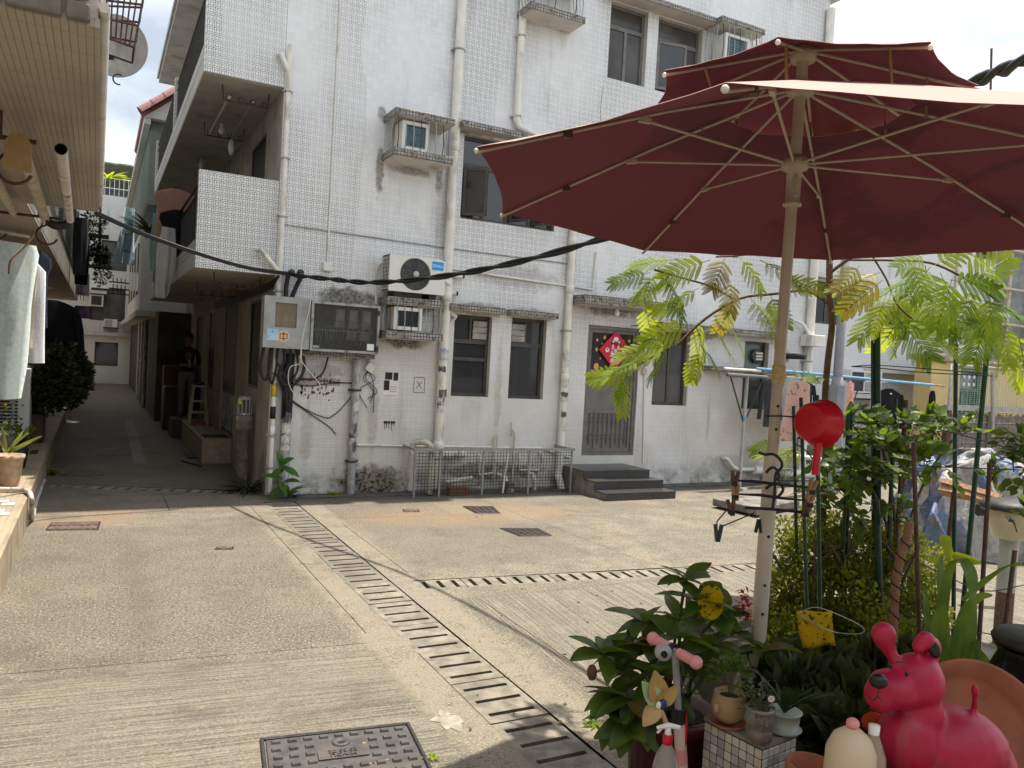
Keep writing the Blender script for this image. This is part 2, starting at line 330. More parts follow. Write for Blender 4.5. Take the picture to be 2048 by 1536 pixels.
# ------------------------------------------------------------------ ground
def ground_mat():
    q = MT('worn_concrete'); x, y = q.x, q.y
    sp = q.noise(70, det=2, rough=.7); sp2 = q.noise(34, det=4, rough=.75); mt = q.noise(11, det=6, rough=.7); big = q.noise(.75, det=6, rough=.65); mid = q.noise(2.6, det=6, rough=.65)
    col = q.mix(big.step(.32, .68), (.160,.136,.103), (.240,.205,.153))
    col = q.mix(mid.step(.40, .62)*.6, col, (.105,.097,.085))
    warp = q.noise(1.4, det=2)*.35
    pan = (x+(mt-.5)*.10).step(1.62, 1.55)*(y+(mt-.5)*.12).step(4.75, 4.85)*(y+(mt-.5)*.5).step(8.5, 8.2)
    col = q.mix(pan*.5, col, (.115,.098,.076))
    pan2 = (x+(mt-.5)*.1).step(2.36, 2.42)*(x-.03*y).step(3.5, 3.44)*y.step(8.25, 8.3)*y.step(9.2, 9.0)
    col = q.mix(pan2.max((x+(mt-.5)*.1).step(1.56, 1.62)*(x).step(1.79, 1.77)*y.step(6.0, 6.3)*y.step(9.3, 9.2))*.5, col, (.09,.082,.07))
    m1 = (y + x*.10).step(4.80, 4.66) * (x+(mt-.5)*.25).step(1.62, 1.50)
    m2 = (x+(mt-.5)*.2).step(2.42, 2.55) * y.step(5.40, 5.28)
    m3 = (x-y*.02).step(2.3, 2.4)*y.step(6.1, 6.2)*y.step(8.3, 8.2)*(x).step(4.4, 4.2)*.6
    b1 = q.noise(1, v=q.vec(x*1.1, (y+x*.10)*84 + warp*5, 0.0), det=4, rough=.6)
    b2 = q.noise(1, v=q.vec((x-y*.10)*70 + warp*4, y*1.1, 0.0), det=4, rough=.6)
    br = (m1*b1).max((m2.max(m3))*b2); mk = m1.max(m2).max(m3)
    col = q.mix(mk*.55, col, (.285,.258,.20))
    col = q.mix(mt.step(.40, .64)*.55, col, q.mix(.5, col, (.10,.09,.075)))
    col = q.mix(mk*br.step(.53, .43)*.7, col, (.085,.077,.064))
    col = q.mix(sp.step(.50, .66)*(mk*-.4+1)*.8, col, (.385,.34,.27))
    col = q.mix(sp2.step(.47, .34)*(mk*-.4+1)*.8, col, (.05,.043,.034))
    edge = (x-1.96).abs().step(.48, .38)*y.step(9.3, 9.2)
    col = q.mix(edge*(mid*.6+mt*.4).step(.44, .52)*.55, col, (.29,.25,.19))
    rust = (((x-3.9)/1.7).pow(2)+((y-8.3)/.75).pow(2)).step(1.2, .15).max((((x+.05)/.6)._op('POWER', 2.0)+((y-8.95)/.6).pow(2)).step(1.3, .2))
    col = q.mix(rust*(mid*.5+mt*.5).step(.38, .6)*.6, col, (.30,.195,.105))
    cart = ((x-.32).abs()+(q.noise(1.7, det=5)-.5)*.5).step(.14, .0)*y.step(8.2, 7.4)*y.step(4.6, 5.4)
    col = q.mix(cart*.32, col, (.10,.085,.066))
    foot_dark = (y+(q.noise(1.5, det=5)-.5)*1.1).step(9.0, 9.55)*x.step(1.7, 2.3)
    col = q.mix(foot_dark*.75, col, (.055,.053,.05))  # darker concrete towards the foot of the facade
    col = q.mix((y.step(9.8, 10.6)*x.step(2.2, 1.8))*.35, col, (.12,.104,.09))
    col = q.mix((x-.62-(y-13)*.012+(mt-.5)*.12).abs().step(.10, .07)*y.step(12.6, 12.9)*y.step(20.5, 19.5)*.7, col, (.26,.25,.225))
    col = q.mix(q.noise(.9, det=7, rough=.7, off=20.).step(.53, .66)*.5, col, (.095,.086,.072))
    return q.fin(col, .88, sp*.6+sp2*.8+(br*1.4)+mt*.8, .008, spec=.25)
M_ground = ground_mat()
def ground(holes):
    bm = bmesh.new()
    def loop(p):
        vs = [bm.verts.new((a, b, 0)) for a, b in p]; return [bm.edges.new((vs[i], vs[(i+1) % len(vs)])) for i in range(len(vs))]
    es = loop([(-150,-60),(150,-60),(150,300),(-150,300)])
    for h in holes: es += loop(h)
    bmesh.ops.triangle_fill(bm, use_beauty=True, edges=es)
    for f in bm.faces:
        if f.normal.z < 0: f.normal_flip()
    me = bpy.data.meshes.new('courtyard_ground'); bm.to_mesh(me); me.materials.append(M_ground)
    o = bpy.data.objects.new('courtyard_ground', me); C.objects.link(o); o['kind'] = 'structure'
def strip(a, b, wd):                    # rectangle of width wd round the line a-b
    a, b = Vector(a), Vector(b); n = (b-a).normalized(); n = Vector((-n.y, n.x))*wd/2
    return [tuple(a+n), tuple(b+n), tuple(b-n), tuple(a-n)]
DA = ((1.965, 9.42), (1.965, 2.42), .35); DB = ((2.30, 5.77), (6.22, 5.33), .25); DC = ((-.45, 10.93), (1.92, 10.02), .26)
joints = [((2.62,5.30),(2.62,3.0)), ((3.55,5.18),(3.50,3.2)), ((1.60,9.2),(1.60,4.85)), ((-.4,4.86),(1.55,4.68)), ((2.4,8.35),(4.3,8.2)), ((4.45,9.0),(4.6,5.9)), ((-.45,9.02),(1.5,9.0)), ((.75,10.3),(.75,9.1)), ((2.35,8.1),(2.35,6.1)), ((4.7,6.9),(7.9,6.5))]
hole_c = (1.06, 3.20, .34)              # near manhole: centre and half width
ground([strip(*d) for d in (DA, DB, DC)] + [strip(a, b, .006) for a, b in joints])
sg = box('drain_bed', (-40,-20,-.30), (60,80,-.22), mat('drain_mud', (.03,.027,.024), .9)); sg['kind'] = 'structure'
M_slab = mat('drain_slab_concrete', (.225,.20,.158), .9, .3, 9, bump=.006, bsc=110, dirt=(.15,.135,.115), dsc=5)
M_slabd = mat('dark_drain_slab_concrete', (.175,.155,.125), .9, .2, 5, bump=.004, bsc=110, dirt=(.12,.11,.095), dsc=5)
def slab_mesh(L, W, n, sw, sl):         # a concrete cover with n open slots across
    m = MB(); t = .05; s = (W-sl)/2
    m.box((0,-W/2,-t), (L,-W/2+s,0)); m.box((0,W/2-s,-t), (L,W/2,0))
    xs = [L*(i+.5)/n + (.006 if i == 0 else -.006 if i == n-1 else 0) for i in range(n)]; e = [0]
    for q in xs: e += [q-sw/2, q+sw/2]
    e.append(L)
    for i in range(0, len(e), 2): m.box((e[i],-W/2+s,-t), (e[i+1],W/2-s,0))
    return m
def drain(label, d, L, n, sw, sl, grp, skew=0):
    a, b, W = Vector(d[0]), Vector(d[1]), d[2]-.016; t = T('drainage_channel', label, 'drain', (a.x, a.y, 0), grp)
    D = b-a; k = round(D.length/L); L = D.length/k; ang = math.atan2(D.y, D.x); ms = []
    for mm in (M_slab, M_slabd):
        o = slab_mesh(L-.008, W, n, sw, sl).build('concrete_slab', mm); ms.append(o.data); bpy.data.objects.remove(o)
    for i in range(k):
        p = a + D.normalized()*(i*L)
        me = ms[1] if (i in (3,4,5,6) and n == 3 and .3 < W < .4) or U(0,1) < .12 else ms[0]
        mesh_obj('concrete_slab', me, t, Matrix.Translation((p.x, p.y, -.004+U(-.003,.003))) @ Matrix.Rotation(ang+U(-.004,.004), 4, 'Z'))
    kb = MB()
    n_ = Vector((-D.y, D.x)).normalized()
    for sgn in (1, -1):
        q = n_*sgn*(d[2]/2+.002); r = n_*sgn*(d[2]/2+.012)
        kb.prism([(a.x+q.x,a.y+q.y,-.2),(b.x+q.x,b.y+q.y,-.2),(b.x+r.x,b.y+r.y,-.2),(a.x+r.x,a.y+r.y,-.2)], (0,0,.17))
    kb.build('channel_side', M_conc, t)
drain('long slotted concrete drain running from the white building towards the camera', DA, .50, 3, .033, .265, 'slotted drains in the yard')
drain('short slotted concrete drain branching right off the long one', DB, .40, 3, .038, .19, 'slotted drains in the yard')
drain('narrow slotted drain crossing the mouth of the shaded alley', DC, .54, 3, .058, .19, 'slotted drains in the yard')
# slotted strip in the shadow at the foot of the facade
def gutter():
    t = T('gutter_strip', 'dark gutter slabs along the foot of the white facade', 'gutter', (2.2, 9.66, 0))
    m = MB(); m.box((0,-.11,-.004),(.55,.11,.012)); o = m.build('gutter_slab', mat('dark_gutter_concrete', (.09,.085,.078), .8, .3, 8, bump=.004, dirt=(.04,.05,.02), dsc=5)); me = o.data; bpy.data.objects.remove(o)  # slabs darker than the yard, with darker greenish patches
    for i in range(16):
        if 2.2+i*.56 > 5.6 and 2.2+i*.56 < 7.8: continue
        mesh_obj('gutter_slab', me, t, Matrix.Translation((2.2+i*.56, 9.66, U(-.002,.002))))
gutter()
# raised tiled walkway on the left
wk = T('raised_walkway', 'raised walkway with strip tiles along the left of the alley', 'walkway', (-.52, 4, 0)); wk['kind'] = 'structure'
box('walkway_top', (-1.95,2.0,0), (-.545,35,.30), M_plat, wk)
box('kerb', (-.545,2.0,-.1), (-.52,35,.302), mat('tan_kerb_tile', (.36,.29,.195), .8, .2, 5, bump=.002, dirt=(.20,.16,.11)), wk)
# loose broken tiles on the lit corner of the walkway
for k in range(5): x, y = -.64-.05*(k % 3), 7.7+.14*k; box('broken_tile', (x-.05,y-.05,.3025), (x+.045,y+.06,.305+.001*k), M_paper if k % 2 else M_plaster, wk)
# ------------------------------------------------------------------ white apartment building
bd = T('apartment_building', 'white mosaic tiled three storey building facing the yard', 'building', (1.88, 9.87, 0))
YF = 9.87
def wall_y(x0, x1, z0, z1, holes, Y, th):          # wall in the plane Y with rectangular openings and their reveals
    m = MB(); xs = sorted({x0, x1, *[h[0] for h in holes], *[h[1] for h in holes]}); zs = sorted({z0, z1, *[h[2] for h in holes], *[h[3] for h in holes]})
    for i in range(len(xs)-1):
        for j in range(len(zs)-1):
            cx, cz = (xs[i]+xs[i+1])/2, (zs[j]+zs[j+1])/2
            if any(h[0] < cx < h[1] and h[2] < cz < h[3] for h in holes): continue
            m.add([(xs[i],Y,zs[j]),(xs[i+1],Y,zs[j]),(xs[i+1],Y,zs[j+1]),(xs[i],Y,zs[j+1])], [(0,1,2,3)])
    for a, b, c, d in holes:
        m.mi = 1
        for p in (((a,c),(b,c)),((b,c),(b,d)),((b,d),(a,d)),((a,d),(a,c))):
            (p0, q0), (p1, q1) = p
            m.add([(p0,Y,q0),(p1,Y,q1),(p1,Y+th,q1),(p0,Y+th,q0)], [(0,1,2,3)])
    m.mi = 0; return m
wins = dict(gf1=(4.28,4.85,1.29,2.41), gf2=(5.16,5.73,1.28,2.43), f1=(4.28,5.76,3.71,4.84), f1b=(7.6,9.3,3.72,4.84), s1=(6.52,7.2,6.08,7.2), s2=(7.40,8.27,6.08,7.2),
            door=(6.45,7.41,.46,2.42), r1=(7.7,8.4,1.25,2.42), r2=(9.58,10.13,1.23,2.37))
wall_y(1.88, 11.05, -.1, 8.45, list(wins.values()), YF, .16).build('facade_wall', [M_tile, M_plaster], bd)
box('end_wall', (10.86,9.872,-.1), (11.048,19,8.449), M_tile, bd)
box('roof_slab', (1.7,9.7,8.452), (11.3,19.2,8.6), M_plaster, bd)
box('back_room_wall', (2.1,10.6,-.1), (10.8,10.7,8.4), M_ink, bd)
def frame(m, x0, x1, z0, z1, Y, w=.045, d=.05):
    m.box((x0,Y,z0),(x0+w,Y+d,z1)); m.box((x1-w,Y,z0),(x1,Y+d,z1)); m.box((x0+w,Y,z0),(x1-w,Y+d,z0+w)); m.box((x0+w,Y,z1-w),(x1-w,Y+d,z1))
def window(name, r, label=None, trans=(), mull=(), glass=M_glass, parent=bd, Y=YF+.09, extra=None, fm=M_frame):
    x0, x1, z0, z1 = r; m = MB(); frame(m, x0, x1, z0, z1, Y)
    for z in trans: m.box((x0+.045,Y+.002,z-.03),(x1-.045,Y+.048,z+.03))
    zz = trans[0]-.03 if trans else z1-.045
    for x in mull: m.box((x-.025,Y+.004,z0+.045),(x+.025,Y+.046,zz))
    o = m.build(name, fm, parent)
    xs = [x0+.045] + sorted(mull) + [x1-.045]; zs = [z0+.045] + sorted(trans) + [z1-.045]
    for j in range(len(zs)-1):
        top = len(trans) and j == len(zs)-2
        cols = [xs[0], xs[-1]] if top else xs
        for i in range(len(cols)-1): box('pane', (cols[i],Y+.02,zs[j]), (cols[i+1],Y+.028,zs[j+1]), glass, o)
    return o
M_glassT = clear('window_glass', (.05,.052,.056), .62, .03)
w1 = window('window', wins['gf1'], trans=(2.05,), mull=(), glass=M_glassT)
box('glazing_bar', (4.32,YF+.088,1.78), (4.81,YF+.13,1.83), M_frame, w1)
for x0, par, xx in ((4.60, w1, 4.56), (5.21, None, 5.43)):
    if par is None: par = window('window', wins['gf2'], trans=(2.05,), glass=M_glassT)
    m = MB(); 
    for k in range(3): m.obox((x0+.10, YF+.075, 2.13+k*.085), .21, .006, .08, Matrix.Rotation(R(14), 3, 'X'))
    m.build('louvre_blade', mat('frosted_louvre', (.34,.33,.32), .3), par, kind='stuff')
    box('vent_post', (xx-.015,YF+.08,2.08), (xx+.015,YF+.13,2.37), M_frame, par)
def curtain(par, x0, x1, z0, z1, col):
    m = MB(); n = 26; vs = [(x0+(x1-x0)*i/n, YF+.20+.018*math.sin(i*1.25), z) for z in (z0, z1) for i in range(n+1)]
    m.add(vs, [(i, i+1, n+2+i, n+1+i) for i in range(n)], True); m.build('curtain', mat('curtain_cloth', col, .9), par)
curtain(par, 5.17, 5.40, 1.29, 2.42, (.30,.30,.31)); curtain(w1, 4.66, 4.84, 1.3, 2.0, (.24,.23,.22)); box('kitchen_box', (4.34,YF+.22,1.3), (4.56,YF+.4,1.62), mat('kitchen_box', (.25,.22,.18), .6), w1)
wf = window('window', wins['f1'], trans=(4.45,), mull=(4.65,5.02,5.39))
def sash(par, x, z0, z1, w, ang, m_=M_frame, Y=YF+.07):
    Mx = Matrix.Translation((x, Y, 0)) @ Matrix.Rotation(R(ang), 4, 'Z'); m = MB(); frame(m, 0, w, z0, z1, -.015, .04, .03)
    for i, v in enumerate(m.v): m.v[i] = Mx @ v
    o = m.build('open_sash', m_, par)
    g = MB(); g.box((.04,-.004,z0+.04),(w-.04,.004,z1-.04)); g.v = [Mx @ v for v in g.v]; g.build('pane', M_glass, o)
sash(wf, 4.33, 3.76, 4.41, .34, -35); sash(wf, 5.06, 3.76, 4.41, .33, -60); sash(wf, 5.43, 3.76, 4.41, .32, -50)
box('curtain', (4.33,YF+.13,4.5), (4.55,YF+.14,4.8), M_white, wf)
window('window', wins['f1b'], trans=(4.45,), mull=(8.15,8.75))
window('window', wins['s1'], trans=(6.88,), mull=(6.87,), glass=M_glass2, fm=M_gframe)
ws = window('window', wins['s2'], trans=(6.9,), mull=(7.95,), glass=M_glass2, fm=M_gframe); sash(ws, 7.45, 6.13, 6.86, .5, -12, M_gframe)
wr = window('window', wins['r1'], trans=(), mull=(8.07,), glass=M_glass2)
w2 = window('window', wins['r2'], trans=(1.90,), mull=(), glass=glass_like('greenish_glass', (.10,.13,.13), .1)); box('glazing_bar', (9.62,YF+.088,1.56), (10.09,YF+.13,1.61), M_frame, w2)
ef = tag(MB().lathe((9.92,YF+.085,2.13), [(.001,0),(.10,0),(.125,.02),(.125,.035),(.10,.045),(.001,.045)], 20, Matrix.Rotation(R(90), 3, 'X')).build('exhaust_fan', M_frame), 'round exhaust fan in the small window behind the umbrella pole', 'fan')
for k in range(3): mm = MB(); mm.obox((9.95,YF+.035,2.08+k*.05), .15, .012, .03); mm.build('louvre', M_acwhite, ef)
# hoods and ledges
def ledge(name, x0, x1, z0, z1, dep, m=M_tile2): 
    a = MB(); a.box((x0,YF-dep,z0),(x1,YF-.002,z1)); a.mi = 1; a.box((x0+.012,YF-dep+.012,z0-.006),(x1-.012,YF-.002,z0-.001)); return bevel(a.build(name, [m, M_soffit], bd), .004)
ledge('window_hood', 4.14, 4.97, 2.45, 2.54, .16); ledge('window_hood', 5.06, 5.83, 2.45, 2.53, .16)
ledge('window_hood', 4.16, 5.9, 4.88, 4.96, .2); ledge('window_hood', 7.5, 9.4, 4.88, 4.96, .2)
ledge('window_hood', 6.35, 8.34, 7.22, 7.30, .28); ledge('door_hood', 6.10, 7.52, 2.69, 2.82, .4); ledge('window_hood', 7.6, 10.25, 2.44, 2.54, .26)
ledge('window_ledge', 8.7, 10.6, 1.84, 1.92, .22)
# boxes for window units: upper and lower shelf, bowed bars
def unit_box(x0, x1, z0, z1, dep, tl=.09, label=''):
    s = T('air_conditioner_shelf', label, 'shelf', ((x0+x1)/2, YF, z0), 'tiled shelves for window air conditioners')
    for a, b in ((z0, z0+tl), (z1-tl, z1)):
        m = MB(); m.box((x0,YF-dep,a),(x1,YF-.002,b)); m.mi = 1; m.box((x0+.01,YF-dep+.01,a-.008),(x1-.01,YF-.002,a-.001)); bevel(m.build('tiled_slab', [M_tile2, M_plaster], s), .004)
    n = 8
    def bar(x, y, ox, oy):
        p = [(x,y,z0+tl)]; 
        for i in range(1, 9):
            t = i/9; q = math.sin(math.pi*min(1, t*1.0))**.8*.035*(1.4-t); p.append((x+ox*q, y+oy*q, z0+tl+(z1-z0-2*tl)*t))
        return p + [(x,y,z1-tl)]
    for i in range(n): tube('grille_bar', bar(x0+.05+(x1-x0-.1)*i/(n-1), YF-dep+.03, 0, -1), .006, M_rust if i % 3 == 0 else M_grey, s, 5)
    for x, o in ((x0+.02,-1), (x1-.02,1)):
        for k in range(4): tube('grille_bar', bar(x, YF-dep+.1+k*.08, o, 0), .006, M_grey, s, 5)
    return s
def window_ac(x0, x1, z0, z1, y0, label, teal=M_acdark):
    t = T('window_air_conditioner', label, 'air conditioner', ((x0+x1)/2, YF, z0), 'window air conditioners')
    m = MB(); frame(m, x0, x1, z0, z1, y0, .045, .28); m.build('casing', M_acwhite, t); box('grille', (x0+.045,y0+.03,z0+.045), (x1-.045,y0+.05,z1-.045), teal, t)
    m = MB()
    for k in range(9): z = z0+.06+(z1-z0-.12)*k/8; m.box((x0+.05,y0+.018,z),(x1-.05,y0+.026,z+.008))
    m.build('fin', teal, t, kind='stuff')
M_teal = mat('teal_grille', (.10,.17,.19), .5, .3, 12)
unit_box(3.19, 3.97, 2.02, 2.54, .37, label='soot stained tiled shelf with bowed bars under the outdoor fan unit')
window_ac(3.30, 3.68, 2.13, 2.42, YF-.33, 'window air conditioner with dark grille in the barred shelf below the fan unit')
unit_box(3.14, 3.94, 4.28, 4.86, .47, label='black stained tiled shelf with bowed bars on the first floor')
window_ac(3.26, 3.62, 4.38, 4.74, YF-.40, 'window air conditioner with teal grille on the first floor barred shelf', M_teal)
unit_box(8.30, 9.2, 6.55, 7.30, .4, label='barred tiled shelf beside the top floor windows above the umbrella')
window_ac(8.45, 8.95, 6.66, 7.1, YF-.33, 'window air conditioner in the barred shelf above the umbrella', M_teal)
p = FY(1062,12,YF-.4); q = FY(1172,25,YF-.4)
unit_box(p.x, q.x, p.z-.02, p.z+.55, .4, label='barred tiled shelf cut off by the top of the picture')
# door
dr = T('entrance_door', 'brown metal entrance door with barred lower panel and mesh window', 'door', (6.93, YF, .46))
m = MB(); frame(m, 6.452, 7.408, .462, 2.418, YF+.03, .05, .08); m.build('door_frame', M_gframe, dr)
m = MB(); frame(m, 6.505, 7.355, .515, 2.365, YF+.045, .05, .04); m.box((6.555,YF+.045,1.68),(7.305,YF+.085,1.76)); m.box((6.555,YF+.045,1.10),(7.305,YF+.085,1.15)); m.build('door_leaf', M_gframe, dr)
box('upper_screen', (6.555,YF+.06,1.76), (7.305,YF+.07,2.315), glass_like('dark_screen', (.03,.022,.02), .4, .2), dr)
box('middle_panel', (6.555,YF+.06,1.15), (7.305,YF+.07,1.68), mat('grey_panel', (.14,.135,.13), .35, .15, 3), dr)
box('lower_panel', (6.555,YF+.065,.565), (7.305,YF+.075,1.10), mat('grey_panel_low', (.17,.165,.16), .4, .15, 3), dr)
for k in range(9): tube('bar', [(6.60+k*.082,YF+.045,.565 if k % 2 else .62), (6.60+k*.082,YF+.045,1.1)], .009, M_gframe, dr, 5)
for z in (.72,.78,.98,1.04): tube('cross_bar', [(6.555,YF+.035,z),(7.305,YF+.035,z)], .006, M_gframe, dr, 5)
box('handle', (7.22,YF+.02,1.36), (7.25,YF+.06,1.5), M_dkiron, dr)
bulb = tag(MB().lathe((6.80,9.66,2.60), [(.001,.085),(.02,.085),(.022,.05),(.04,.02),(.04,0),(.025,-.03),(.001,-.04)], 12).build('bulb', M_white), 'bare white bulb under the hood of the entrance door', 'bulb')
po = T('diamond_poster', 'red diamond paper with a pink printed face hung on the door', 'poster', (6.93, YF, 2.05))
c = FY(1231,701,YF+.02); hs = .30
MB().prism([(c.x,YF+.022,c.z-hs),(c.x+hs,YF+.022,c.z),(c.x,YF+.022,c.z+hs),(c.x-hs,YF+.022,c.z)], (0,.004,0)).build('red_sheet', M_red, po)
def disc(x, z, rx, rz, y, m, par, name='printed_shape', n=16): 
    return MB().prism([(x+rx*math.cos(2*math.pi*i/n), y, z+rz*math.sin(2*math.pi*i/n)) for i in range(n)], (0,.0015,0)).build(name, m, par)
Yp = YF+.0195
for dx, dz, rx, rz, mm in ((-.05,.04,.022,.06,M_pink),(.05,.04,.022,.06,M_pink),(0,-.05,.085,.075,M_pink),(0,-.075,.06,.04,M_white),(0,-.16,.09,.055,M_pink),(-.15,0,.035,.035,M_white),(.15,0,.03,.05,M_white),(0,.17,.045,.035,M_white),(-.05,.13,.016,.016,M_white),(.06,.13,.016,.016,M_white)):
    disc(c.x+dx, c.z+dz, rx, rz, Yp-.0017*(1 if mm is M_white else 0), mm, po)
for dx, dz, rx, rz in ((-.03,-.03,.01,.012),(.03,-.03,.01,.012),(0,-.085,.025,.012),(-.15,.01,.015,.012),(.15,.015,.012,.02),(.14,-.03,.012,.012)): disc(c.x+dx, c.z+dz, rx, rz, Yp-.0036, M_ink, po)
for k in range(4): MB().obox((c.x-.07+k*.05,Yp-.002,c.z+.105-k*.006), .032, .002, .03, Matrix.Rotation(U(-.2,.2), 3, 'Y')).build('printed_stroke', M_ink, po)
M_gold = mat('gold_sticker', (.62,.36,.13), .5, .15, 60)
GL = ['upper left gold sticker on the dark door pane','topmost gold sticker, just above left of the red diamond','gold sticker level with the left tip of the red diamond','tiny gold sticker between the two upper left ones','gold sticker right of the red diamond tip','pale sticker at the upper right of the door pane','tiny gold sticker above right of the red diamond','tiny gold sticker below left of the red diamond','largest gold sticker, low in the left corner of the pane']
for k, (px, py, r) in enumerate(((1195,680,.02),(1210,675,.024),(1194,699,.026),(1205,687,.012),(1257,701,.026),(1259,682,.022),(1248,682,.012),(1201,717,.012),(1193,733,.045))):
    p = FY(px, py, YF+.05); tag(disc(p.x, p.z, r, r*1.25, YF+.056, M_gold, None, 'window_sticker', 9), GL[k], 'sticker', 'gold stickers on the door')
# door steps
st = T('front_steps', 'three dark tiled steps leading up to the entrance door', 'steps', (6.8, 9.4, 0))
SY = (9.2, 8.95, 8.69); SZ = (.335, .225, .105)
SX = [(FY(l,y,Y).x, FY(r,y,Y).x) for (l, r, y, Y) in ((1168,1300,938,9.2),(1190,1327,960,8.95),(1212,1352,985,8.69))]
for k in range(3):
    (x0, x1), y0, z1 = SX[k], SY[k], SZ[k]; z0 = SZ[k+1] if k < 2 else 0; yb_ = YF-.004 if k == 0 else SY[k-1]+.011
    box('step_core', (x0+.002,y0+.012,0), (x1-.012,yb_-.001,z1-.0145), M_conc, st)
    box('tread_tile', (x0,y0,z1-.014), (x1,yb_,z1), M_dkstone, st)
    for i in range(3): box('riser_tile', (x0+(x1-x0)*i/3+.002,y0+.002,z0+.001), (x0+(x1-x0)*(i+1)/3-.002,y0+.0115,z1-.0145), M_dkstone, st)
    box('side_tile', (x1-.0115,y0+.014,z0+.001), (x1-.001,yb_-.002,z1-.0145), M_dkstone, st)
# round sign and switch
sg = T('round_sign', 'small round dark hanging sign beside the entrance door', 'sign', tuple(FY(1305,680,9.55)))
c = FY(1304,675,9.55)
MB().lathe(c, [(.001,-.008),(.13,-.008),(.14,0),(.13,.008),(.001,.008)], 24, Matrix.Rotation(R(90), 3, 'X')).build('sign_disc', mat('slate_sign', (.05,.055,.06), .5), sg)
MB().lathe(c, [(.125,-.0105),(.131,-.0105),(.131,-.0085),(.125,-.0085)], 24, Matrix.Rotation(R(90), 3, 'X')).build('sign_ring', M_paper, sg)
for k, (dx, dz, w_, h_) in enumerate(((-.06,.0,.05,.045),(.0,.005,.04,.05),(.06,.0,.05,.045),(0,-.065,.13,.01),(.05,.07,.03,.03))): MB().obox((c.x+dx,c.y-.0095,c.z+dz), w_, .002, h_*.35).build('sign_stroke', M_paper, sg)
tube('bracket', [(c.x-.16,YF-.002,c.z+.17),(c.x-.1,c.y,c.z+.17),(c.x+.12,c.y,c.z+.17)], .008, M_dkiron, sg, 5); tube('bracket_curl', arc((c.x-.08,c.y,c.z+.22), .05, 0, 260, 10, (1,0,0), (0,0,1)), .005, M_dkiron, sg, 5)
tube('hanger', [(c.x,c.y,c.z+.13),(c.x,c.y,c.z+.17)], .004, M_dkiron, sg, 5)
p = FY(1287,743,YF); tag(bevel(box('doorbell_switch', (p.x-.045,YF-.03,p.z-.05), (p.x+.045,YF-.002,p.z+.05), M_cream)), 'small cream switch on the wall right of the door', 'switch')
# ------------------------------------------------------------------ pipes on the facade
def pipe(name, label, pts, r, m=M_pvc, clamps=(), cm=M_rust, grp='pipes on the facade', collars=()):
    t = T(name, label, 'pipe', tuple(pts[-1]), grp); tube('pipe_run', pts, r, m, t, 12)
    for z in clamps:
        a = min(pts, key=lambda p: abs(p[2]-z)); MB().lathe((a[0],a[1],z), [(r+.001,-.014),(r+.008,-.012),(r+.008,.012),(r+.001,.014)], 12).build('pipe_clamp', cm, t); box('clamp_lug', (a[0]-r-.03,a[1]+.01,z-.01), (a[0]+r+.03,a[1]+r+.012,z+.01), cm, t)
    for z in collars:
        a = min(pts, key=lambda p: abs(p[2]-z)); MB().lathe((a[0],a[1],z), [(r,-.06),(r+.008,-.055),(r+.008,.055),(r,.06)], 12).build('collar', m, t)
    return t
Yp = YF-.075
def vp(x, z0, z1, y=Yp, n=10): return [Vector((x, y, z0+(z1-z0)*i/n)) for i in range(n+1)]
a = FY(545,130,Yp); b = FY(577,158,Yp)
pipe('drainpipe', 'thin white drainpipe on the left corner of the facade', vp(1.915, 5.45, .05), .032, clamps=(4.9,4.1,3.4,2.5,1.5,.75,.35), cm=M_galv)
c1 = pipe('overflow_pipe', 'short slanting white pipe joining the corner drainpipe at the top', [Vector((1.80,YF-.02,5.32)), Vector((1.80,YF-.10,5.32)), Vector((1.915,Yp,5.12))], .03)
pipe('overflow_pipe', 'short slanting white pipe joining the corner drainpipe above the grey box', [Vector((1.66,YF-.02,2.98)), Vector((1.67,YF-.12,2.97)), Vector((1.915,Yp,2.72))], .03)
for z0, z1, mm in ((1.22,1.38,M_yellow),(.95,1.1,M_ink),(.72,.86,M_paper)):
    MB().lathe((1.915,Yp,0), [(.0325,z0),(.034,z0),(.034,z1),(.0325,z1)], 12).build('sticker', mm, bpy.data.objects['drainpipe'])
gp = pipe('cable_riser', 'thick grey steel pipe carrying black cables up to the grey meter box', vp(2.08, 1.35, .0), .062, M_galv, collars=())
MB().lathe((2.08,Yp,0), [(.063,.95),(.066,.95),(.066,1.75),(.063,1.75)], 12).build('cable_sleeve', M_black, gp)
gp2 = pipe('steel_riser', 'grey steel pipe with torn notices below the glass meter cabinet', vp(2.93, 1.72, .0), .052, M_galv, clamps=(1.33,.42))
mp = pipe('drainpipe', 'thick white soil pipe covered in old notices left of the windows', vp(4.11, 8.4, .05), .065, M_pvc, collars=(4.62,2.62,.62), clamps=(5.9,.45), cm=M_galv)
mp2 = pipe('drainpipe', 'white soil pipe with notices between the windows and the door', vp(6.04, 4.7, .28) + [Vector((6.02,Yp,.2)), Vector((6.0,Yp-.1,.1)), Vector((6.02,Yp-.12,.0))], .055, M_pvc, collars=(3.6,2.9,1.62), clamps=(2.3,), cm=M_galv)
x5 = FY(1040,130,Yp).x; pa = FY(1030,255,Yp)
pipe('drainpipe', 'white drainpipe dropping from the top floor and turning behind the umbrella', [Vector((x5,Yp,8.4)), Vector((x5,Yp,7.0)), Vector((x5,Yp,6.0)), Vector((x5,Yp,pa.z+.1)), Vector((x5+.03,Yp,pa.z+.02)), Vector((x5+.2,Yp,pa.z-.02)), Vector((6.0,Yp,4.75)), Vector((6.04,Yp,4.68))], .052, M_pvc, clamps=(6.3,5.2), cm=M_pvcd)
rp = pipe('drainpipe', 'white drainpipe at the right end of the facade with a square hopper', vp(11.0, 8.2, .1), .075, M_pvc, clamps=(2.1,), cm=M_galv)
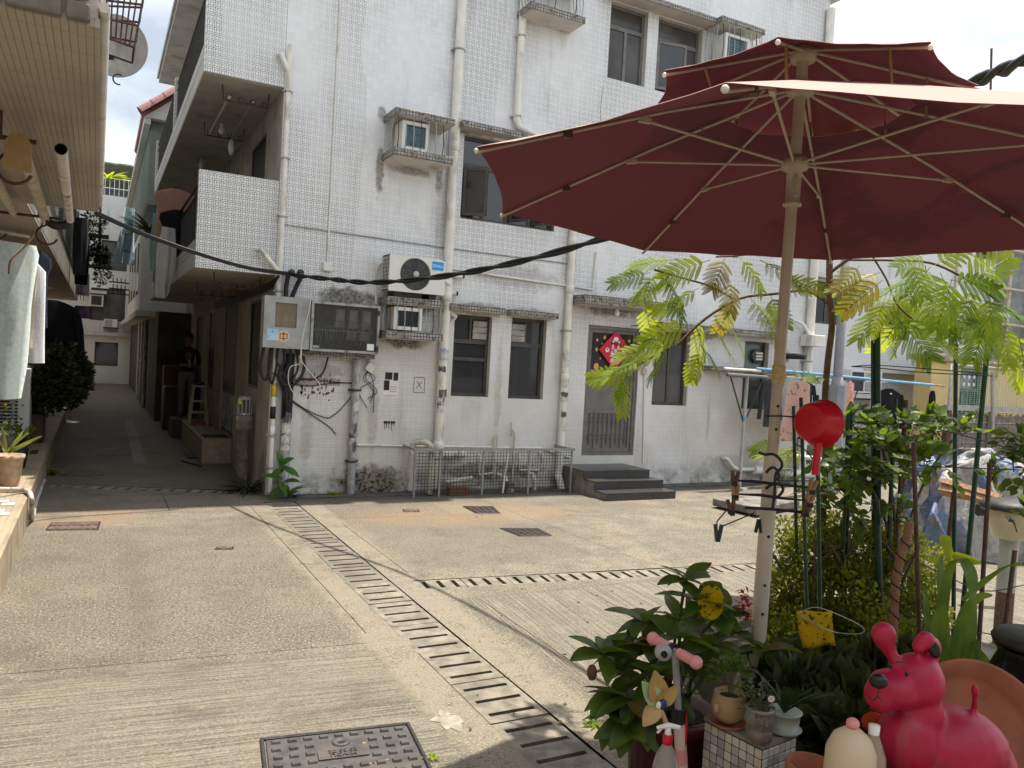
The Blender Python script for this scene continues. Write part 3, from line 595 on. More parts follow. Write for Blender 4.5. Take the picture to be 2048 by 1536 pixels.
bevel(box('hopper', (10.84,9.60,2.36), (11.18,9.86,2.56), M_pvc, rp), .01)
pt = smooth_path([Vector((9.9,YF-.03,2.75)), Vector((10.4,YF-.06,2.8)), Vector((10.75,YF-.1,2.75)), Vector((10.92,YF-.12,2.58))], 4)
pipe('branch_pipe', 'white branch pipe running down into the square hopper', pt, .03)
# flat torn notices pasted round the pipes
def notices(par, x, y, r, zs):
    for z0, z1, mm, a0, a1 in zs:
        m = MB(); pr = [(x+(r+.0015)*math.cos(R(a)), y+(r+.0015)*math.sin(R(a))) for a in range(a0, a1+1, 12)]; k = len(pr)
        m.add([(p[0],p[1],z0+U(-.015,.015)) for p in pr]+[(p[0],p[1],z1+U(-.02,.02)) for p in pr], [(i,i+1,k+i+1,k+i) for i in range(k-1)]); m.build('pasted_notice', mm, par)
M_n1 = mat('torn_notice', (.60,.58,.55), .9, .2, 30, dirt=(.06,.06,.06), dsc=28); M_n2 = mat('dark_torn_notice', (.10,.10,.11), .9, .4, 30, dirt=(.5,.48,.45), dsc=22); M_n3 = mat('blue_notice', (.30,.40,.55), .8, .3, 40, dirt=(.65,.66,.68), dsc=30)
def many(x, y, r, z0, z1, n, par, pal):
    for k in range(n):
        z = U(z0, z1); notices(par, x, y, r+.0006*k, [(z, z+U(.05,.14), pal[k % len(pal)], 180+int(U(0,8))*10, 290+int(U(0,6))*10)])
many(4.11, Yp, .065, 1.0, 1.85, 9, mp, [M_n1, M_n2]); notices(mp, 4.11, Yp, .069, [(1.78,1.92,M_n3,200,330)])
many(6.04, Yp, .055, .75, 1.9, 11, mp2, [M_n1, M_n2, M_n1]); many(2.08, Yp, .062, .45, .95, 7, gp, [M_n1, M_n2]); many(2.93, Yp, .052, .55, 1.2, 6, gp2, [M_n1, M_n2])
# thin conduits
def conduit(label, pts, r=.012, m=M_pvc): return tag(tube('conduit', pts, r, m), label, 'conduit', 'thin conduits on the facade')
xc = FY(665,300,YF).x
cj = T('conduit_with_box', 'thin white conduit dropping to a small square junction box', 'conduit', (xc, YF, 3)); zj = FY(652,525,YF).z
tube('conduit_run', [(xc,YF-.014,8.4),(xc,YF-.014,zj)], .011, M_pvc, cj); bevel(box('junction_box', (xc-.055,YF-.05,zj-.11), (xc+.055,YF-.002,zj), M_acwhite, cj), .01)
conduit('thin grey cable line crossing the facade above the outdoor fan unit', [FY(565,448,YF-.012), FY(770,478,YF-.012), FY(890,495,YF-.012), FY(1135,527,YF-.012)], .009, M_galv)
conduit('thin white conduit crossing the facade above the narrow windows', [FY(905,537,YF-.02), FY(1000,552,YF-.02), FY(1185,579,YF-.02), (6.5,YF-.02,3.5)], .016)
conduit('thin white conduit beside the entrance door', [FY(1291,655,YF-.014), FY(1286,925,YF-.014)], .013)
conduit('thin white conduit below the top floor windows', [FY(1208,172,YF-.014), FY(1203,215,YF-.014), (6.5,YF-.014,5.0)], .010)
conduit('white conduit from the outdoor fan unit down to the meter cabinet', smooth_path([FY(752,608,YF-.02), FY(752,560,YF-.02), FY(757,530,YF-.03), FY(776,521,YF-.1)], 4), .014)
conduit('L shaped white conduit looping down from the cabinet to the pipe guard', smooth_path([FY(713,745,YF-.02), FY(708,800,YF-.02), FY(705,865,YF-.02), FY(712,888,YF-.02), FY(740,890,YF-.02), FY(825,892,YF-.02)], 5) + [FY(910,893,YF-.02), FY(1000,895,YF-.02), FY(1080,896,YF-.02), FY(1140,915,YF-.02)], .014)
conduit('white refrigerant hose running down beside the thick soil pipe', smooth_path([FY(888,560,YF-.16), FY(902,575,YF-.1), FY(899,600,YF-.08), FY(903,625,YF-.05), FY(912,633,YF-.03)], 4), .03)
conduit('slim white pipe hugging the left edge of the first narrow window', [FY(913,634,YF-.03), FY(900,648,YF-.03), FY(893,790,YF-.03), FY(885,895,YF-.03)], .014)
for px, py, l in ((925,552,'capped white stub pipe right of the thick soil pipe, upper one'), (912,586,'capped white stub pipe right of the thick soil pipe, lower one')):
    p = FY(px-18, py, YF); t = T('stub_pipe', l, 'pipe', tuple(p), 'stub pipes by the thick soil pipe'); tube('stub', [(p.x-.1,YF-.05,p.z),(p.x+.1,YF-.06,p.z)], .033, M_pvc, t, 12); tube('cap', [(p.x+.1,YF-.06,p.z),(p.x+.13,YF-.06,p.z)], .028, M_dkiron, t, 12)
wp = pipe('waste_pipe', 'white waste pipe crooking along the foot of the facade behind the umbrella pole', smooth_path([FY(1447,918,YF-.02), FY(1455,918,YF-.1), FY(1463,930,YF-.1), FY(1475,938,YF-.1), FY(1510,939,YF-.1)], 3), .035)
pipe('waste_pipe', 'thick horizontal white waste pipe near the ground right of the umbrella pole', [FY(1508,940,YF-.12), FY(1560,944,YF-.12), FY(1630,950,YF-.12)], .075)
pipe('waste_pipe', 'white cleanout elbow sticking out low on the facade by the pole', [FY(1500,897,YF), FY(1500,897,YF-.2), FY(1535,905,YF-.2), FY(1640,918,YF-.2)], .04)
fl = T('flue_pipe', 'short dark metal flue pipe sticking out beside the right drainpipe', 'flue', tuple(FY(1570,712,YF))); p = FY(1570,712,YF)
MB().lathe((p.x,p.y-.004,p.z), [(.001,.0),(.09,0),(.10,.02),(.08,.03),(.001,.03)], 16, Matrix.Rotation(R(90), 3, 'X')).build('wall_collar', M_galv, fl); tube('flue_tube', [(p.x,p.y-.03,p.z),(p.x+.12,p.y-.35,p.z+.0)], .05, M_dkiron, fl, 14)
# rusty iron pipe and brackets near the box
p = FY(738,735,YF); sb = T('square_switch_box', 'tilted pale square box with tangled wires below the glass cabinet', 'box', tuple(p))
bevel(MB().obox((p.x,p.y-.035,p.z), .11, .06, .11, Matrix.Rotation(R(35), 3, 'Y')).build('box_body', M_acwhite, sb), .008)
for k in range(4): tube('loose_wire', smooth_path([(p.x-.02,p.y-.02,p.z-.05),(p.x+U(-.12,.08),p.y-.03,p.z-.15),(p.x+U(-.15,.12),p.y-.02,p.z-.3),(p.x+U(-.1,.1),p.y-.02,p.z-.4-k*.06)], 5), .005, M_dkiron, sb, 5)
# ------------------------------------------------------------------ outdoor fan unit
ac = T('outdoor_fan_unit', 'white outdoor air conditioner fan unit with blue label on the tiled shelf', 'air conditioner', (3.58, YF-.25, 2.6))
ax0, ax1, az0, az1, ay0, ay1 = 3.19, 3.95, 2.61, 3.07, YF-.37, YF-.07
fcx, fcz, fr = 3.545, 2.845, .205
def face_with_hole():
    m = MB(); n = 40; inn = [(fcx+fr*math.cos(2*math.pi*i/n), ay0, fcz+fr*math.sin(2*math.pi*i/n)) for i in range(n)]; out = []
    for i in range(n):
        a = 2*math.pi*i/n; dx, dz = math.cos(a), math.sin(a); t = min(((ax1-fcx) if dx > 0 else (ax0+.005-fcx))/dx if abs(dx) > 1e-6 else 9, ((az1-fcz) if dz > 0 else (az0-fcz))/dz if abs(dz) > 1e-6 else 9); out.append((fcx+dx*t, ay0, fcz+dz*t))
    back = [(p[0], ay0+.05, p[2]) for p in inn]
    m.add(inn+out, [(i, (i+1) % n, n+(i+1) % n, n+i) for i in range(n)]); m.add(inn+back, [(i, (i+1) % n, n+(i+1) % n, n+i) for i in range(n)])
    for cx, cz in ((ax0+.005,az0),(ax1,az0),(ax1,az1),(ax0+.005,az1)):
        s = sorted(out, key=lambda p: abs(p[0]-cx)+abs(p[2]-cz))[:2]; m.add([(cx,ay0,cz)]+s, [(0,1,2)])
    return m
face_with_hole().build('front_panel', M_acwhite, ac)
m = MB(); m.box((ax0+.005,ay0,az1-.002),(ax1,ay1,az1)); m.box((ax1-.002,ay0+.001,az0),(ax1,ay1,az1-.003)); m.box((ax0+.005,ay0+.001,az0),(ax1-.003,ay1,az0+.002)); m.box((ax0+.006,ay1-.002,az0+.003),(ax1-.003,ay1,az1-.003)); m.build('casing', M_acwhite, ac)
box('fan_well', (ax0+.02,ay0+.052,az0+.01), (ax1-.02,ay0+.07,az1-.01), M_ink, ac)
m = MB()
for k in range(5): m.tube([(ax0+.004,ay0+.02+k*.058,az0+.02),(ax0+.004,ay0+.02+k*.058,az1-.02)], .004, 4)
for k in range(9): m.tube([(ax0+.002,ay0+.01,az0+.03+k*.048),(ax0+.002,ay1-.02,az0+.03+k*.048)], .004, 4)
m.build('side_grille', M_acwhite, ac, kind='stuff'); box('side_coil', (ax0+.012,ay0+.008,az0+.01), (ax0+.018,ay1-.02,az1-.01), M_acdark, ac)
RX = Matrix.Rotation(R(90), 3, 'X')
fan = MB()
for k in range(3):
    for i in range(8):
        a = 2*math.pi*k/3 + i*.16; b = a + .15
        fan.add([(fcx+.04*math.cos(a),ay0+.035,fcz+.04*math.sin(a)),(fcx+.19*math.cos(a),ay0+.025+i*.002,fcz+.19*math.sin(a)),(fcx+.19*math.cos(b),ay0+.025+i*.002,fcz+.19*math.sin(b)),(fcx+.04*math.cos(b),ay0+.035,fcz+.04*math.sin(b))], [(0,1,2,3)])
fan.build('fan_blade', mat('fan_grey', (.05,.05,.055), .5), ac)
g = MB()
for k in range(13): rr = .045+k*.0128; g.tube(arc((fcx,ay0-.002-.018*math.cos(k/13*1.5),fcz), rr, 0, 360, 32, (1,0,0), (0,0,1)), .0022, 4, False)
for k in range(12): a = 2*math.pi*k/12; g.tube([(fcx+.04*math.cos(a),ay0-.02,fcz+.04*math.sin(a)),(fcx+.13*math.cos(a+.2),ay0-.014,fcz+.13*math.sin(a+.2)),(fcx+.203*math.cos(a+.4),ay0-.003,fcz+.203*math.sin(a+.4))], .0025, 4, False)
g.build('fan_guard', mat('fan_guard_grey', (.16,.16,.17), .4), ac, kind='stuff')
MB().lathe((fcx,ay0-.024,fcz), [(.001,.008),(.03,.006),(.04,0),(.04,-.008),(.001,-.008)], 20, RX).build('guard_hub', mat('hub_grey', (.40,.41,.43), .4), ac)
lb = bevel(box('blue_label', (3.765,ay0-.004,2.925), (3.925,ay0-.001,3.035), M_blue, ac), .012, 3)
text('Midea', .05, M_white, ac, Matrix.Translation((3.852,ay0-.005,2.978)) @ FRONT, .0006)
tube('logo_arc', arc((3.79,ay0-.005,2.978), .018, 60, 330, 12, (1,0,0), (0,0,1)), .003, M_white, ac, 4)
box('seam', (3.77,ay0-.0015,2.86), (3.945,ay0-.0005,2.863), M_grey, ac); bevel(box('valve_cover', (3.95,ay0+.03,2.62), (3.975,ay1,2.78), M_acwhite, ac), .008)
for x in (3.33,3.80): box('rubber_foot', (x-.05,ay0+.02,2.545), (x+.05,ay1-.02,2.608), M_black, ac)
# ------------------------------------------------------------------ meter cabinets
ma = T('meter_cabinet', 'grey steel meter cabinet with viewing window on the corner of the facade', 'cabinet', (2.0, YF, 1.82))
y0 = YF-.22; a0, a1, b0, b1 = 1.735, 2.275, 1.815, 2.425; wa, wb, wc, wd_ = 1.86, 2.115, 2.06, 2.355
m = MB(); m.box((a0,y0+.02,b0),(a1,YF-.003,b0+.004)); m.box((a0,y0+.02,b1-.004),(a1,YF-.003,b1)); m.box((a0,y0+.02,b0+.005),(a0+.004,YF-.003,b1-.005)); m.box((a1-.004,y0+.02,b0+.005),(a1,YF-.003,b1-.005)); m.box((a0+.005,YF-.02,b0+.005),(a1-.005,YF-.01,b1-.005)); m.build('cabinet_body', M_grey, ma)
m = MB(); m.box((a0-.004,y0,b0-.004),(wa,y0+.02,b1+.004)); m.box((wb,y0,b0-.004),(a1+.004,y0+.02,b1+.004)); m.box((wa,y0,b0-.004),(wb,y0+.02,wc)); m.box((wa,y0,wd_),(wb,y0+.02,b1+.004)); m.build('cabinet_door', M_grey, ma)
box('viewing_pane', (wa,y0+.012,wc), (wb,y0+.015,wd_), clear('dusty_pane', (.30,.26,.18), .45, .15), ma)
for k in range(3): bevel(box('meter', (1.87+k*.085,y0+.06,wc+.0), (1.945+k*.085,y0+.14,wc+.16), mat('brown_meter%d' % k, (.36,.28,.15), .4), ma), .006)
for k in range(3): box('meter_face', (1.878+k*.085,y0+.055,wc+.02), (1.937+k*.085,y0+.0595,wc+.125), mat('meter_plate%d' % k, (.44,.34,.17), .5), ma)
lg = T('round_emblem', 'round cream emblem with a brown character on the grey meter cabinet', 'emblem', (1.965, y0-.003, 1.95))
disc(1.968, 1.955, .07, .07, y0-.004, mat('emblem_cream', (.72,.52,.32), .5, .03), lg, 'disc', 28)
mb_ = mat('emblem_brown', (.28,.12,.05), .5)
for (x, z, sx, sz) in ((0,0,.018,.105),(0,.028,.095,.014),(0,-.026,.095,.014),(-.041,0,.013,.042),(.041,0,.013,.042)): MB().obox((1.968+x,y0-.0046-abs(x)*.002-abs(z)*.003,1.955+z), sx, .002, sz).build('stroke', mb_, lg)
m = MB(); m.box((1.775,y0-.003,1.90),(1.91,y0-.001,2.04)); stk = m.build('photo_sticker', mat('blue_sticker', (.38,.58,.75), .4, .15, 6, dirt=(.20,.20,.21), dsc=22), ma); 
MB().lathe((1.96,y0-.002,1.845), [(.001,-.004),(.012,-.004),(.012,.002)], 10, RX).build('lock', M_dkiron, ma)
mg = T('glass_meter_cabinet', 'wide glass fronted meter cabinet full of meters and loose wires', 'cabinet', (2.72, YF, 1.8))
g0, g1, h0, h1 = 2.285, 3.15, 1.80, 2.41; yb = YF-.24
m = MB(); frame(m, g0, g1, h0, h1, yb, .03, .03); m.build('cabinet_frame', mat('aluminium_frame', (.38,.38,.37), .4, .15, 12, .3, dirt=(.06,.06,.06), dsc=10), mg)
m = MB(); m.box((g0+.001,yb+.03,h0+.001),(g0+.012,YF-.003,h1-.001)); m.box((g1-.012,yb+.03,h0+.001),(g1-.001,YF-.003,h1-.001)); m.box((g0+.013,yb+.03,h0+.002),(g1-.013,YF-.003,h0+.012)); m.box((g0+.013,yb+.03,h1-.012),(g1-.013,YF-.003,h1-.002)); m.box((g0+.013,YF-.03,h0+.013),(g1-.013,YF-.02,h1-.013)); m.build('cabinet_body', mat('cabinet_dark', (.07,.065,.06), .6), mg)
box('front_glass', (g0+.03,yb+.012,h0+.03), (g1-.03,yb+.016,h1-.03), clear('cabinet_glass', (.10,.10,.10), .30, .05), mg)
Mm = mat('meter_grey', (.22,.215,.21), .5); Mp = mat('meter_plate', (.34,.33,.32), .5)
for k in range(3):
    x = 2.60+k*.17; mt = bevel(box('meter', (x,yb+.08,2.10), (x+.12,YF-.035,2.34), Mm, mg), .01); box('meter_plate', (x+.012,yb+.075,2.20), (x+.108,yb+.0795,2.33), Mp, mt)
for k in range(2): box('meter_base', (2.76+k*.17,yb+.09,1.96), (2.88+k*.17,YF-.035,2.06), Mm, mg)
box('shelf_rail', (2.32,yb+.10,2.06), (3.11,yb+.12,2.075), M_galv, mg)
wm = MB()
for k in range(26): x = 2.33+k*.030; wm.tube(smooth_path([(x,yb+.09,2.12+U(0,.05)),(x+U(-.02,.02),yb+.07,2.04),(x+U(-.03,.04),yb+.08,1.93+U(-.04,.05))], 3), .0035, 4, False)
wm.build('loose_wires', Mp, mg, kind='stuff')
box('white_card', (3.0,yb+.006,1.845), (3.09,yb+.010,1.925), M_white, mg); box('small_label', (2.325,yb+.006,1.84), (2.40,yb+.010,1.87), mat('small_label_blue', (.35,.38,.45), .5), mg)
for z in (1.87, 2.32): box('hinge', (3.118,yb-.008,z-.03), (3.145,yb-.001,z+.03), M_dkiron, mg)
box('cabinet_sill', (2.20,YF-.14,1.735), (3.14,YF-.003,1.795), M_tile2, bd)
# black cables bundled under the grey cabinet
cb = T('cable_bundle', 'tangled bundle of thick black cables hanging under the grey meter cabinet', 'cable', (2.0, YF-.1, 1.5))
for k in range(0,13,1 if False else 2):
    x = 1.77+k*.038; p = [(x,YF-.12,1.82),(x+U(-.04,.05),YF-.13+U(-.03,.03),1.66),(2.0+U(-.1,.14),YF-.14,1.5),(2.06+U(-.03,.03),YF-.145,1.3),(2.08+U(-.02,.02),YF-.14,1.05)]
    if k < 4: p = [(x,YF-.1,1.82),(x-.02+U(-.02,.02),YF-.12,1.55),(x+.03,YF-.12,1.42-k*.02),(x+.07,YF-.12,1.55),(x+.09,YF-.1,1.82)]
    if k > 9: p = [(x,YF-.1,1.82),(x+.02,YF-.14,1.55),(x-.12,YF-.16,1.36),(x-.22,YF-.15,1.5),(2.08,YF-.14,1.1)]
    tube('cable', smooth_path(p, 6), .014 if k % 3 else .02, M_black, cb, 6)
tube('cable', smooth_path([(2.55,YF-.1,1.74),(2.5,YF-.1,1.55),(2.38,YF-.12,1.45),(2.2,YF-.13,1.44),(2.1,YF-.13,1.3)], 6), .012, M_black, cb, 6)
for k, (pts) in enumerate([[(2.1,1.42),(2.4,1.44),(2.7,1.42),(3.0,1.41)],[(2.1,1.38),(2.35,1.36),(2.6,1.40),(2.9,1.42)],[(2.15,1.16),(2.4,1.0),(2.62,.86),(2.72,.76)],[(2.62,.96),(2.75,1.06),(2.9,1.25)],[(2.12,1.2),(2.3,1.08),(2.5,.99),(2.62,.96)]]):
    tag(tube('wall_wire', smooth_path([(a,YF-.012,b) for a, b in pts], 5), .006, M_dkiron, None, 5), ['thin dark wire stretched highest across the wall below the cabinets','thin dark wire just under the highest one below the cabinets','thin dark wire falling to a loose end low on the wall','thin dark wire rising to the right grey riser','thin dark wire falling from the grey riser to the middle of the wall'][k], 'wire', 'thin wires on the wall below the cabinets')
p = [FY(x,y,YF-.27) for x, y in ((578,450),(605,520),(621,560),(620,610),(608,660),(602,700),(605,725),(640,770),(632,790),(620,795))]
tag(tube('cord', smooth_path(p, 5), .005, M_pvc, None, 5), 'thin white cord looping down over the corner of the grey cabinet', 'cord')
p = [FY(x,y,YF-.25) for x, y in ((603,700),(600,726),(580,735),(577,765),(590,790),(612,810))]
tag(tube('cord', smooth_path(p, 5), .005, M_pvc, None, 5), 'white cord loop hanging free below the grey cabinet', 'cord')
# wall marks and notice
nt_ = T('paper_notice', 'white paper notice with black photographs pasted low on the wall', 'notice', tuple(FY(780,767,YF)))
p = FY(781,767,YF-.003); box('sheet', (p.x-.10,YF-.006,p.z-.15), (p.x+.105,YF-.003,p.z+.15), M_paper, nt_)
for x0, z0, x1, z1 in ((-.08,.05,.02,.145),(.035,.04,.10,.145),(-.09,-.09,-.015,.04)): box('printed_photo', (p.x+x0,YF-.0075,p.z+z0), (p.x+x1,YF-.0063,p.z+z1), M_ink, nt_)
for k in range(3): box('printed_line', (p.x+.0,YF-.0075,p.z-.05-k*.03), (p.x+.09,YF-.0063,p.z-.038-k*.03), mat('pink_ink%d' % k, (.55,.28,.30), .8), nt_)
c = FY(838,770,YF-.003); xb = MB()
for a, b in (((-.07,-.1),(.08,-.1)),((-.07,.1),(.08,.1)),((-.07,-.1),(-.07,.1)),((.08,-.1),(.08,.1)),((-.035,-.045),(.04,.05)),((-.03,.05),(.045,-.05))): xb.tube([(c.x+a[0],c.y,c.z+a[1]),(c.x+b[0],c.y,c.z+b[1])], .004, 4)
tag(xb.build('painted_box_mark', mat('grey_marker', (.12,.11,.10), .9)), 'hand drawn square with a cross painted on the wall', 'mark')
c = FY(776,850,YF-.003); xb = MB()
for k, (dx, l) in enumerate(((-.045,.09),(-.02,.07),(.012,.08),(.05,.11),(.08,.05))): xb.tube([(c.x+dx,c.y,c.z+.03),(c.x+dx+.004,c.y,c.z+.03-l)], .006, 4, r1=.003); xb.obox((c.x+dx,c.y,c.z+.035), .03, .004, .03, Matrix.Rotation(.6*k, 3, 'Y'))
tag(xb.build('paint_drips', M_ink), 'black paint blots dripping down the wall beside the notice', 'mark')
xb = MB()
for k in range(60): c = FY(U(600,668), 775+U(-22,22)+U(-8,8), YF-.003); xb.obox(c, U(.008,.022), .003, U(.01,.05))
tag(xb.build('paint_spots', mat('brown_spots', (.13,.08,.06), .9), None, kind='stuff'), 'brown scraped spots of old notices below the meter cabinets', 'mark')
bevel(tag(box('old_poster_trace', FY(612,747,YF-.003)-Vector((.2,0,.05)), FY(680,772,YF-.001), mat('faded_paper', (.40,.36,.32), .9, .2, 15, dirt=(.55,.5,.44), dsc=14)), 'faded grey strip left from an old poster below the cabinets', 'notice'), .001)
# ------------------------------------------------------------------ overhead power cable
oc = T('power_cable', 'thick twisted black power cable slung over the yard from the facade', 'cable', (1.97, YF-.1, 2.72))
anchor = FY(585,550,YF-.14)
far = [anchor] + [DD(x,y,d) for x, y, d in ((660,558,8.7),(740,565,8.1),(860,556,7.45),(1000,532,6.8),(1190,482,5.9),(1420,396,5.0),(1640,305,4.35),(1830,218,3.8),(1960,160,3.35),(2060,118,3.0),(2300,10,2.5))]
fp = smooth_path(far, 8)
for s in (0, 1): tube('cable_strand', [p + Vector((0,.018*math.cos(i*.8+s*math.pi),.016*math.sin(i*.8+s*math.pi))) for i, p in enumerate(fp)], .0165, M_black, oc, 6)
left = [anchor] + [DD(x,y,d) for x, y, d in ((500,538,8.9),(400,510,8.55),(300,475,8.2),(245,452,7.9),(192,428,7.55))]
fp = smooth_path(left, 6)
for s in (0, 1): tube('cable_strand', [p + Vector((0,0,.02*s)) for p in fp], .014, M_black, oc, 6)
tube('cable_drop', smooth_path([anchor+Vector((-.05,0,0)), FY(572,575,YF-.12), FY(572,598,YF-.12)], 4), .028, M_black, oc); tube('cable_drop', smooth_path([anchor+Vector((.1,0,-.02)), FY(592,575,YF-.12), FY(582,598,YF-.12)], 4), .028, M_black, oc)
for px in (583, 601): p = FY(px,545,YF-.1); MB().lathe(p, [(.001,.05),(.03,.05),(.04,.02),(.025,0),(.04,-.02),(.03,-.05),(.001,-.05)], 12, RX).build('insulator', M_dkiron, oc)
tube('bracket', [FY(560,547,YF-.05), FY(612,552,YF-.05)], .02, M_galv, oc)
# ------------------------------------------------------------------ mesh guard with pipes behind it
pg = T('pipe_guard', 'low steel framed wire mesh guard in front of the wall pipes', 'fence', (4.85, 9.42, 0))
Mang = mat('aluminium_angle', (.27,.27,.27), .45, .15, 12, .2); gy = 9.40; gx0, gx1, gt = 3.62, 6.0, .60
for a, b in (((gx0-.02,gy-.03,gt),(gx1+.02,gy+.012,gt+.03)),((gx0,gy+.014,gt),(gx0+.03,YF-.004,gt+.028)),((gx1-.03,gy+.014,gt),(gx1,YF-.004,gt+.028))): box('top_rail', a, b, Mang, pg)
for x in (3.635, 3.98, 4.60, 5.30, 5.985): box('post', (x-.012,gy-.012,0), (x+.012,gy+.01,gt), Mang, pg)
tube('loose_post', [(4.93,gy+.03,.02),(4.98,gy+.03,.585)], .016, M_pvc, pg)
m = MB(); x = gx0+.03
while x < gx1-.02: m.tube([(x,gy+.014,.03),(x+U(-.004,.004),gy+.014,gt-.002)], .0034, 4, False); x += .045
for k in range(13): m.tube([(gx0+.02,gy+.018,.05+k*.043),(gx1-.02,gy+.018,.05+k*.043+U(-.004,.004))], .0034, 4, False)
m.build('wire_mesh', M_dkiron, pg, kind='stuff')
pipe('looped_pipe', 'white pipe bent over the left end of the mesh guard', smooth_path([Vector((3.70,9.72,.05)), Vector((3.70,9.72,.55)), Vector((3.72,9.70,.66)), Vector((3.80,9.62,.69)), Vector((3.88,9.55,.66)), Vector((3.90,9.52,.55)), Vector((3.90,9.52,.02))], 4), .04, M_pvcd, grp='pipes behind the mesh guard')
for l, pts, r in (('stub of thick white pipe leaving the wall behind the mesh guard', [(4.15,YF-.06,.50),(4.5,YF-.08,.50)], .05), ('low white pipe lying behind the left part of the mesh guard', [(4.2,9.7,.14),(4.6,9.72,.18)], .035),
        ('water tap pipe with square bend in the middle of the mesh guard', [(4.72,YF-.05,.5),(4.72,YF-.1,.48),(4.72,YF-.1,.22),(4.95,YF-.1,.24),(4.95,YF-.1,.5)], .018), ('crooked pink white waste elbow right of the middle post', [(5.05,YF-.02,.2),(5.05,9.6,.2),(5.04,9.55,.12),(5.12,9.5,.02)], .035),
        ('white pipe loop behind the right part of the mesh guard', [(5.36,YF-.03,.5),(5.36,YF-.08,.48),(5.36,YF-.08,.27),(5.72,YF-.08,.27),(5.72,YF-.08,.5),(5.72,YF-.02,.52)], .018), ('short white elbow near the ground by the right post', [(5.52,YF-.03,.22),(5.52,9.65,.22),(5.52,9.6,.15),(5.53,9.6,.0)], .03),
        ('white riser with a tap rising above the mesh guard', [(4.98,YF-.05,.1),(4.98,YF-.05,.72),(5.0,YF-.05,.76)], .025), ('thin riser with a valve rising above the mesh guard', [(5.28,YF-.05,.1),(5.28,YF-.05,.78),(5.24,YF-.05,.84)], .014)):
    pipe('water_pipe', l, [Vector(p) for p in pts], r, M_pvcd, grp='pipes behind the mesh guard')
tube('lever', [(5.20,YF-.06,.95),(5.22,YF-.06,.75)], .008, M_galv, bpy.data.objects['water_pipe.007'], 6)
br = tag(bevel(box('brick', (4.15,9.44,0), (4.42,9.56,.11), mat('red_brick', (.20,.085,.05), .9, .2, 20, bump=.003))), 'single red brick lying before the mesh guard', 'brick')
tag(bevel(box('stone_block', (5.02,9.48,0), (5.14,9.58,.16), M_conc)), 'small grey stone block behind the mesh guard', 'stone')
# ------------------------------------------------------------------ side wall on the alley with doors, windows and balconies
XW = 1.88
def wall_x(X, y0, y1, z0, z1, holes, th, mats_, par, name):
    m = wall_y(y0, y1, z0, z1, holes, 0, th); m.v = [Vector((X+v.y, v.x, v.z)) for v in m.v]; return m.build(name, mats_, par)
al = dict(w=(10.68,11.5,1.25,2.45), d=(12.6,14.1,.40,2.45), w3=(15.2,16.0,1.0,2.45), d2=(17.0,18.2,.42,2.42), u1=(10.9,12.0,2.95,4.65), u2=(13.2,15.4,2.95,4.6), t1=(10.8,12.2,5.15,6.9), t2=(13.4,15.4,5.15,6.8))
wall_x(XW, 9.872, 19, -.1, 8.45, list(al.values()), .14, [M_render, M_render], bd, 'alley_wall')
M_dull = mat('dull_dark_pane', (.02,.02,.021), .5, .2, 4, spec=.2)
def xbox(name, X, y0, y1, z0, z1, m, par=bd): return box(name, (X,y0,z0), (X+.03,y1,z1), m, par)
for k in ('w','w3','u1','u2','t1','t2','d2'):
    h = al[k]; o = xbox('alley_window' if k[0] != 'd' else 'alley_door', XW+.02, h[0], h[1], h[2], h[3], M_dull)
    m = MB(); frame(m, h[0], h[1], h[2], h[3], 0); m.v = [Vector((XW+.002+v.y*.3, v.x, v.z)) for v in m.v]; m.build('frame', M_frame, o)
dd = xbox('alley_door', XW+.025, 12.6, 14.1, .40, 2.45, M_dull)
m = MB(); 
for k in range(7): m.tube([(XW+.012,12.7+k*.2,.45),(XW+.012,12.7+k*.2,1.05)], .012, 5)
m.build('door_bars', M_galv, dd, kind='stuff')
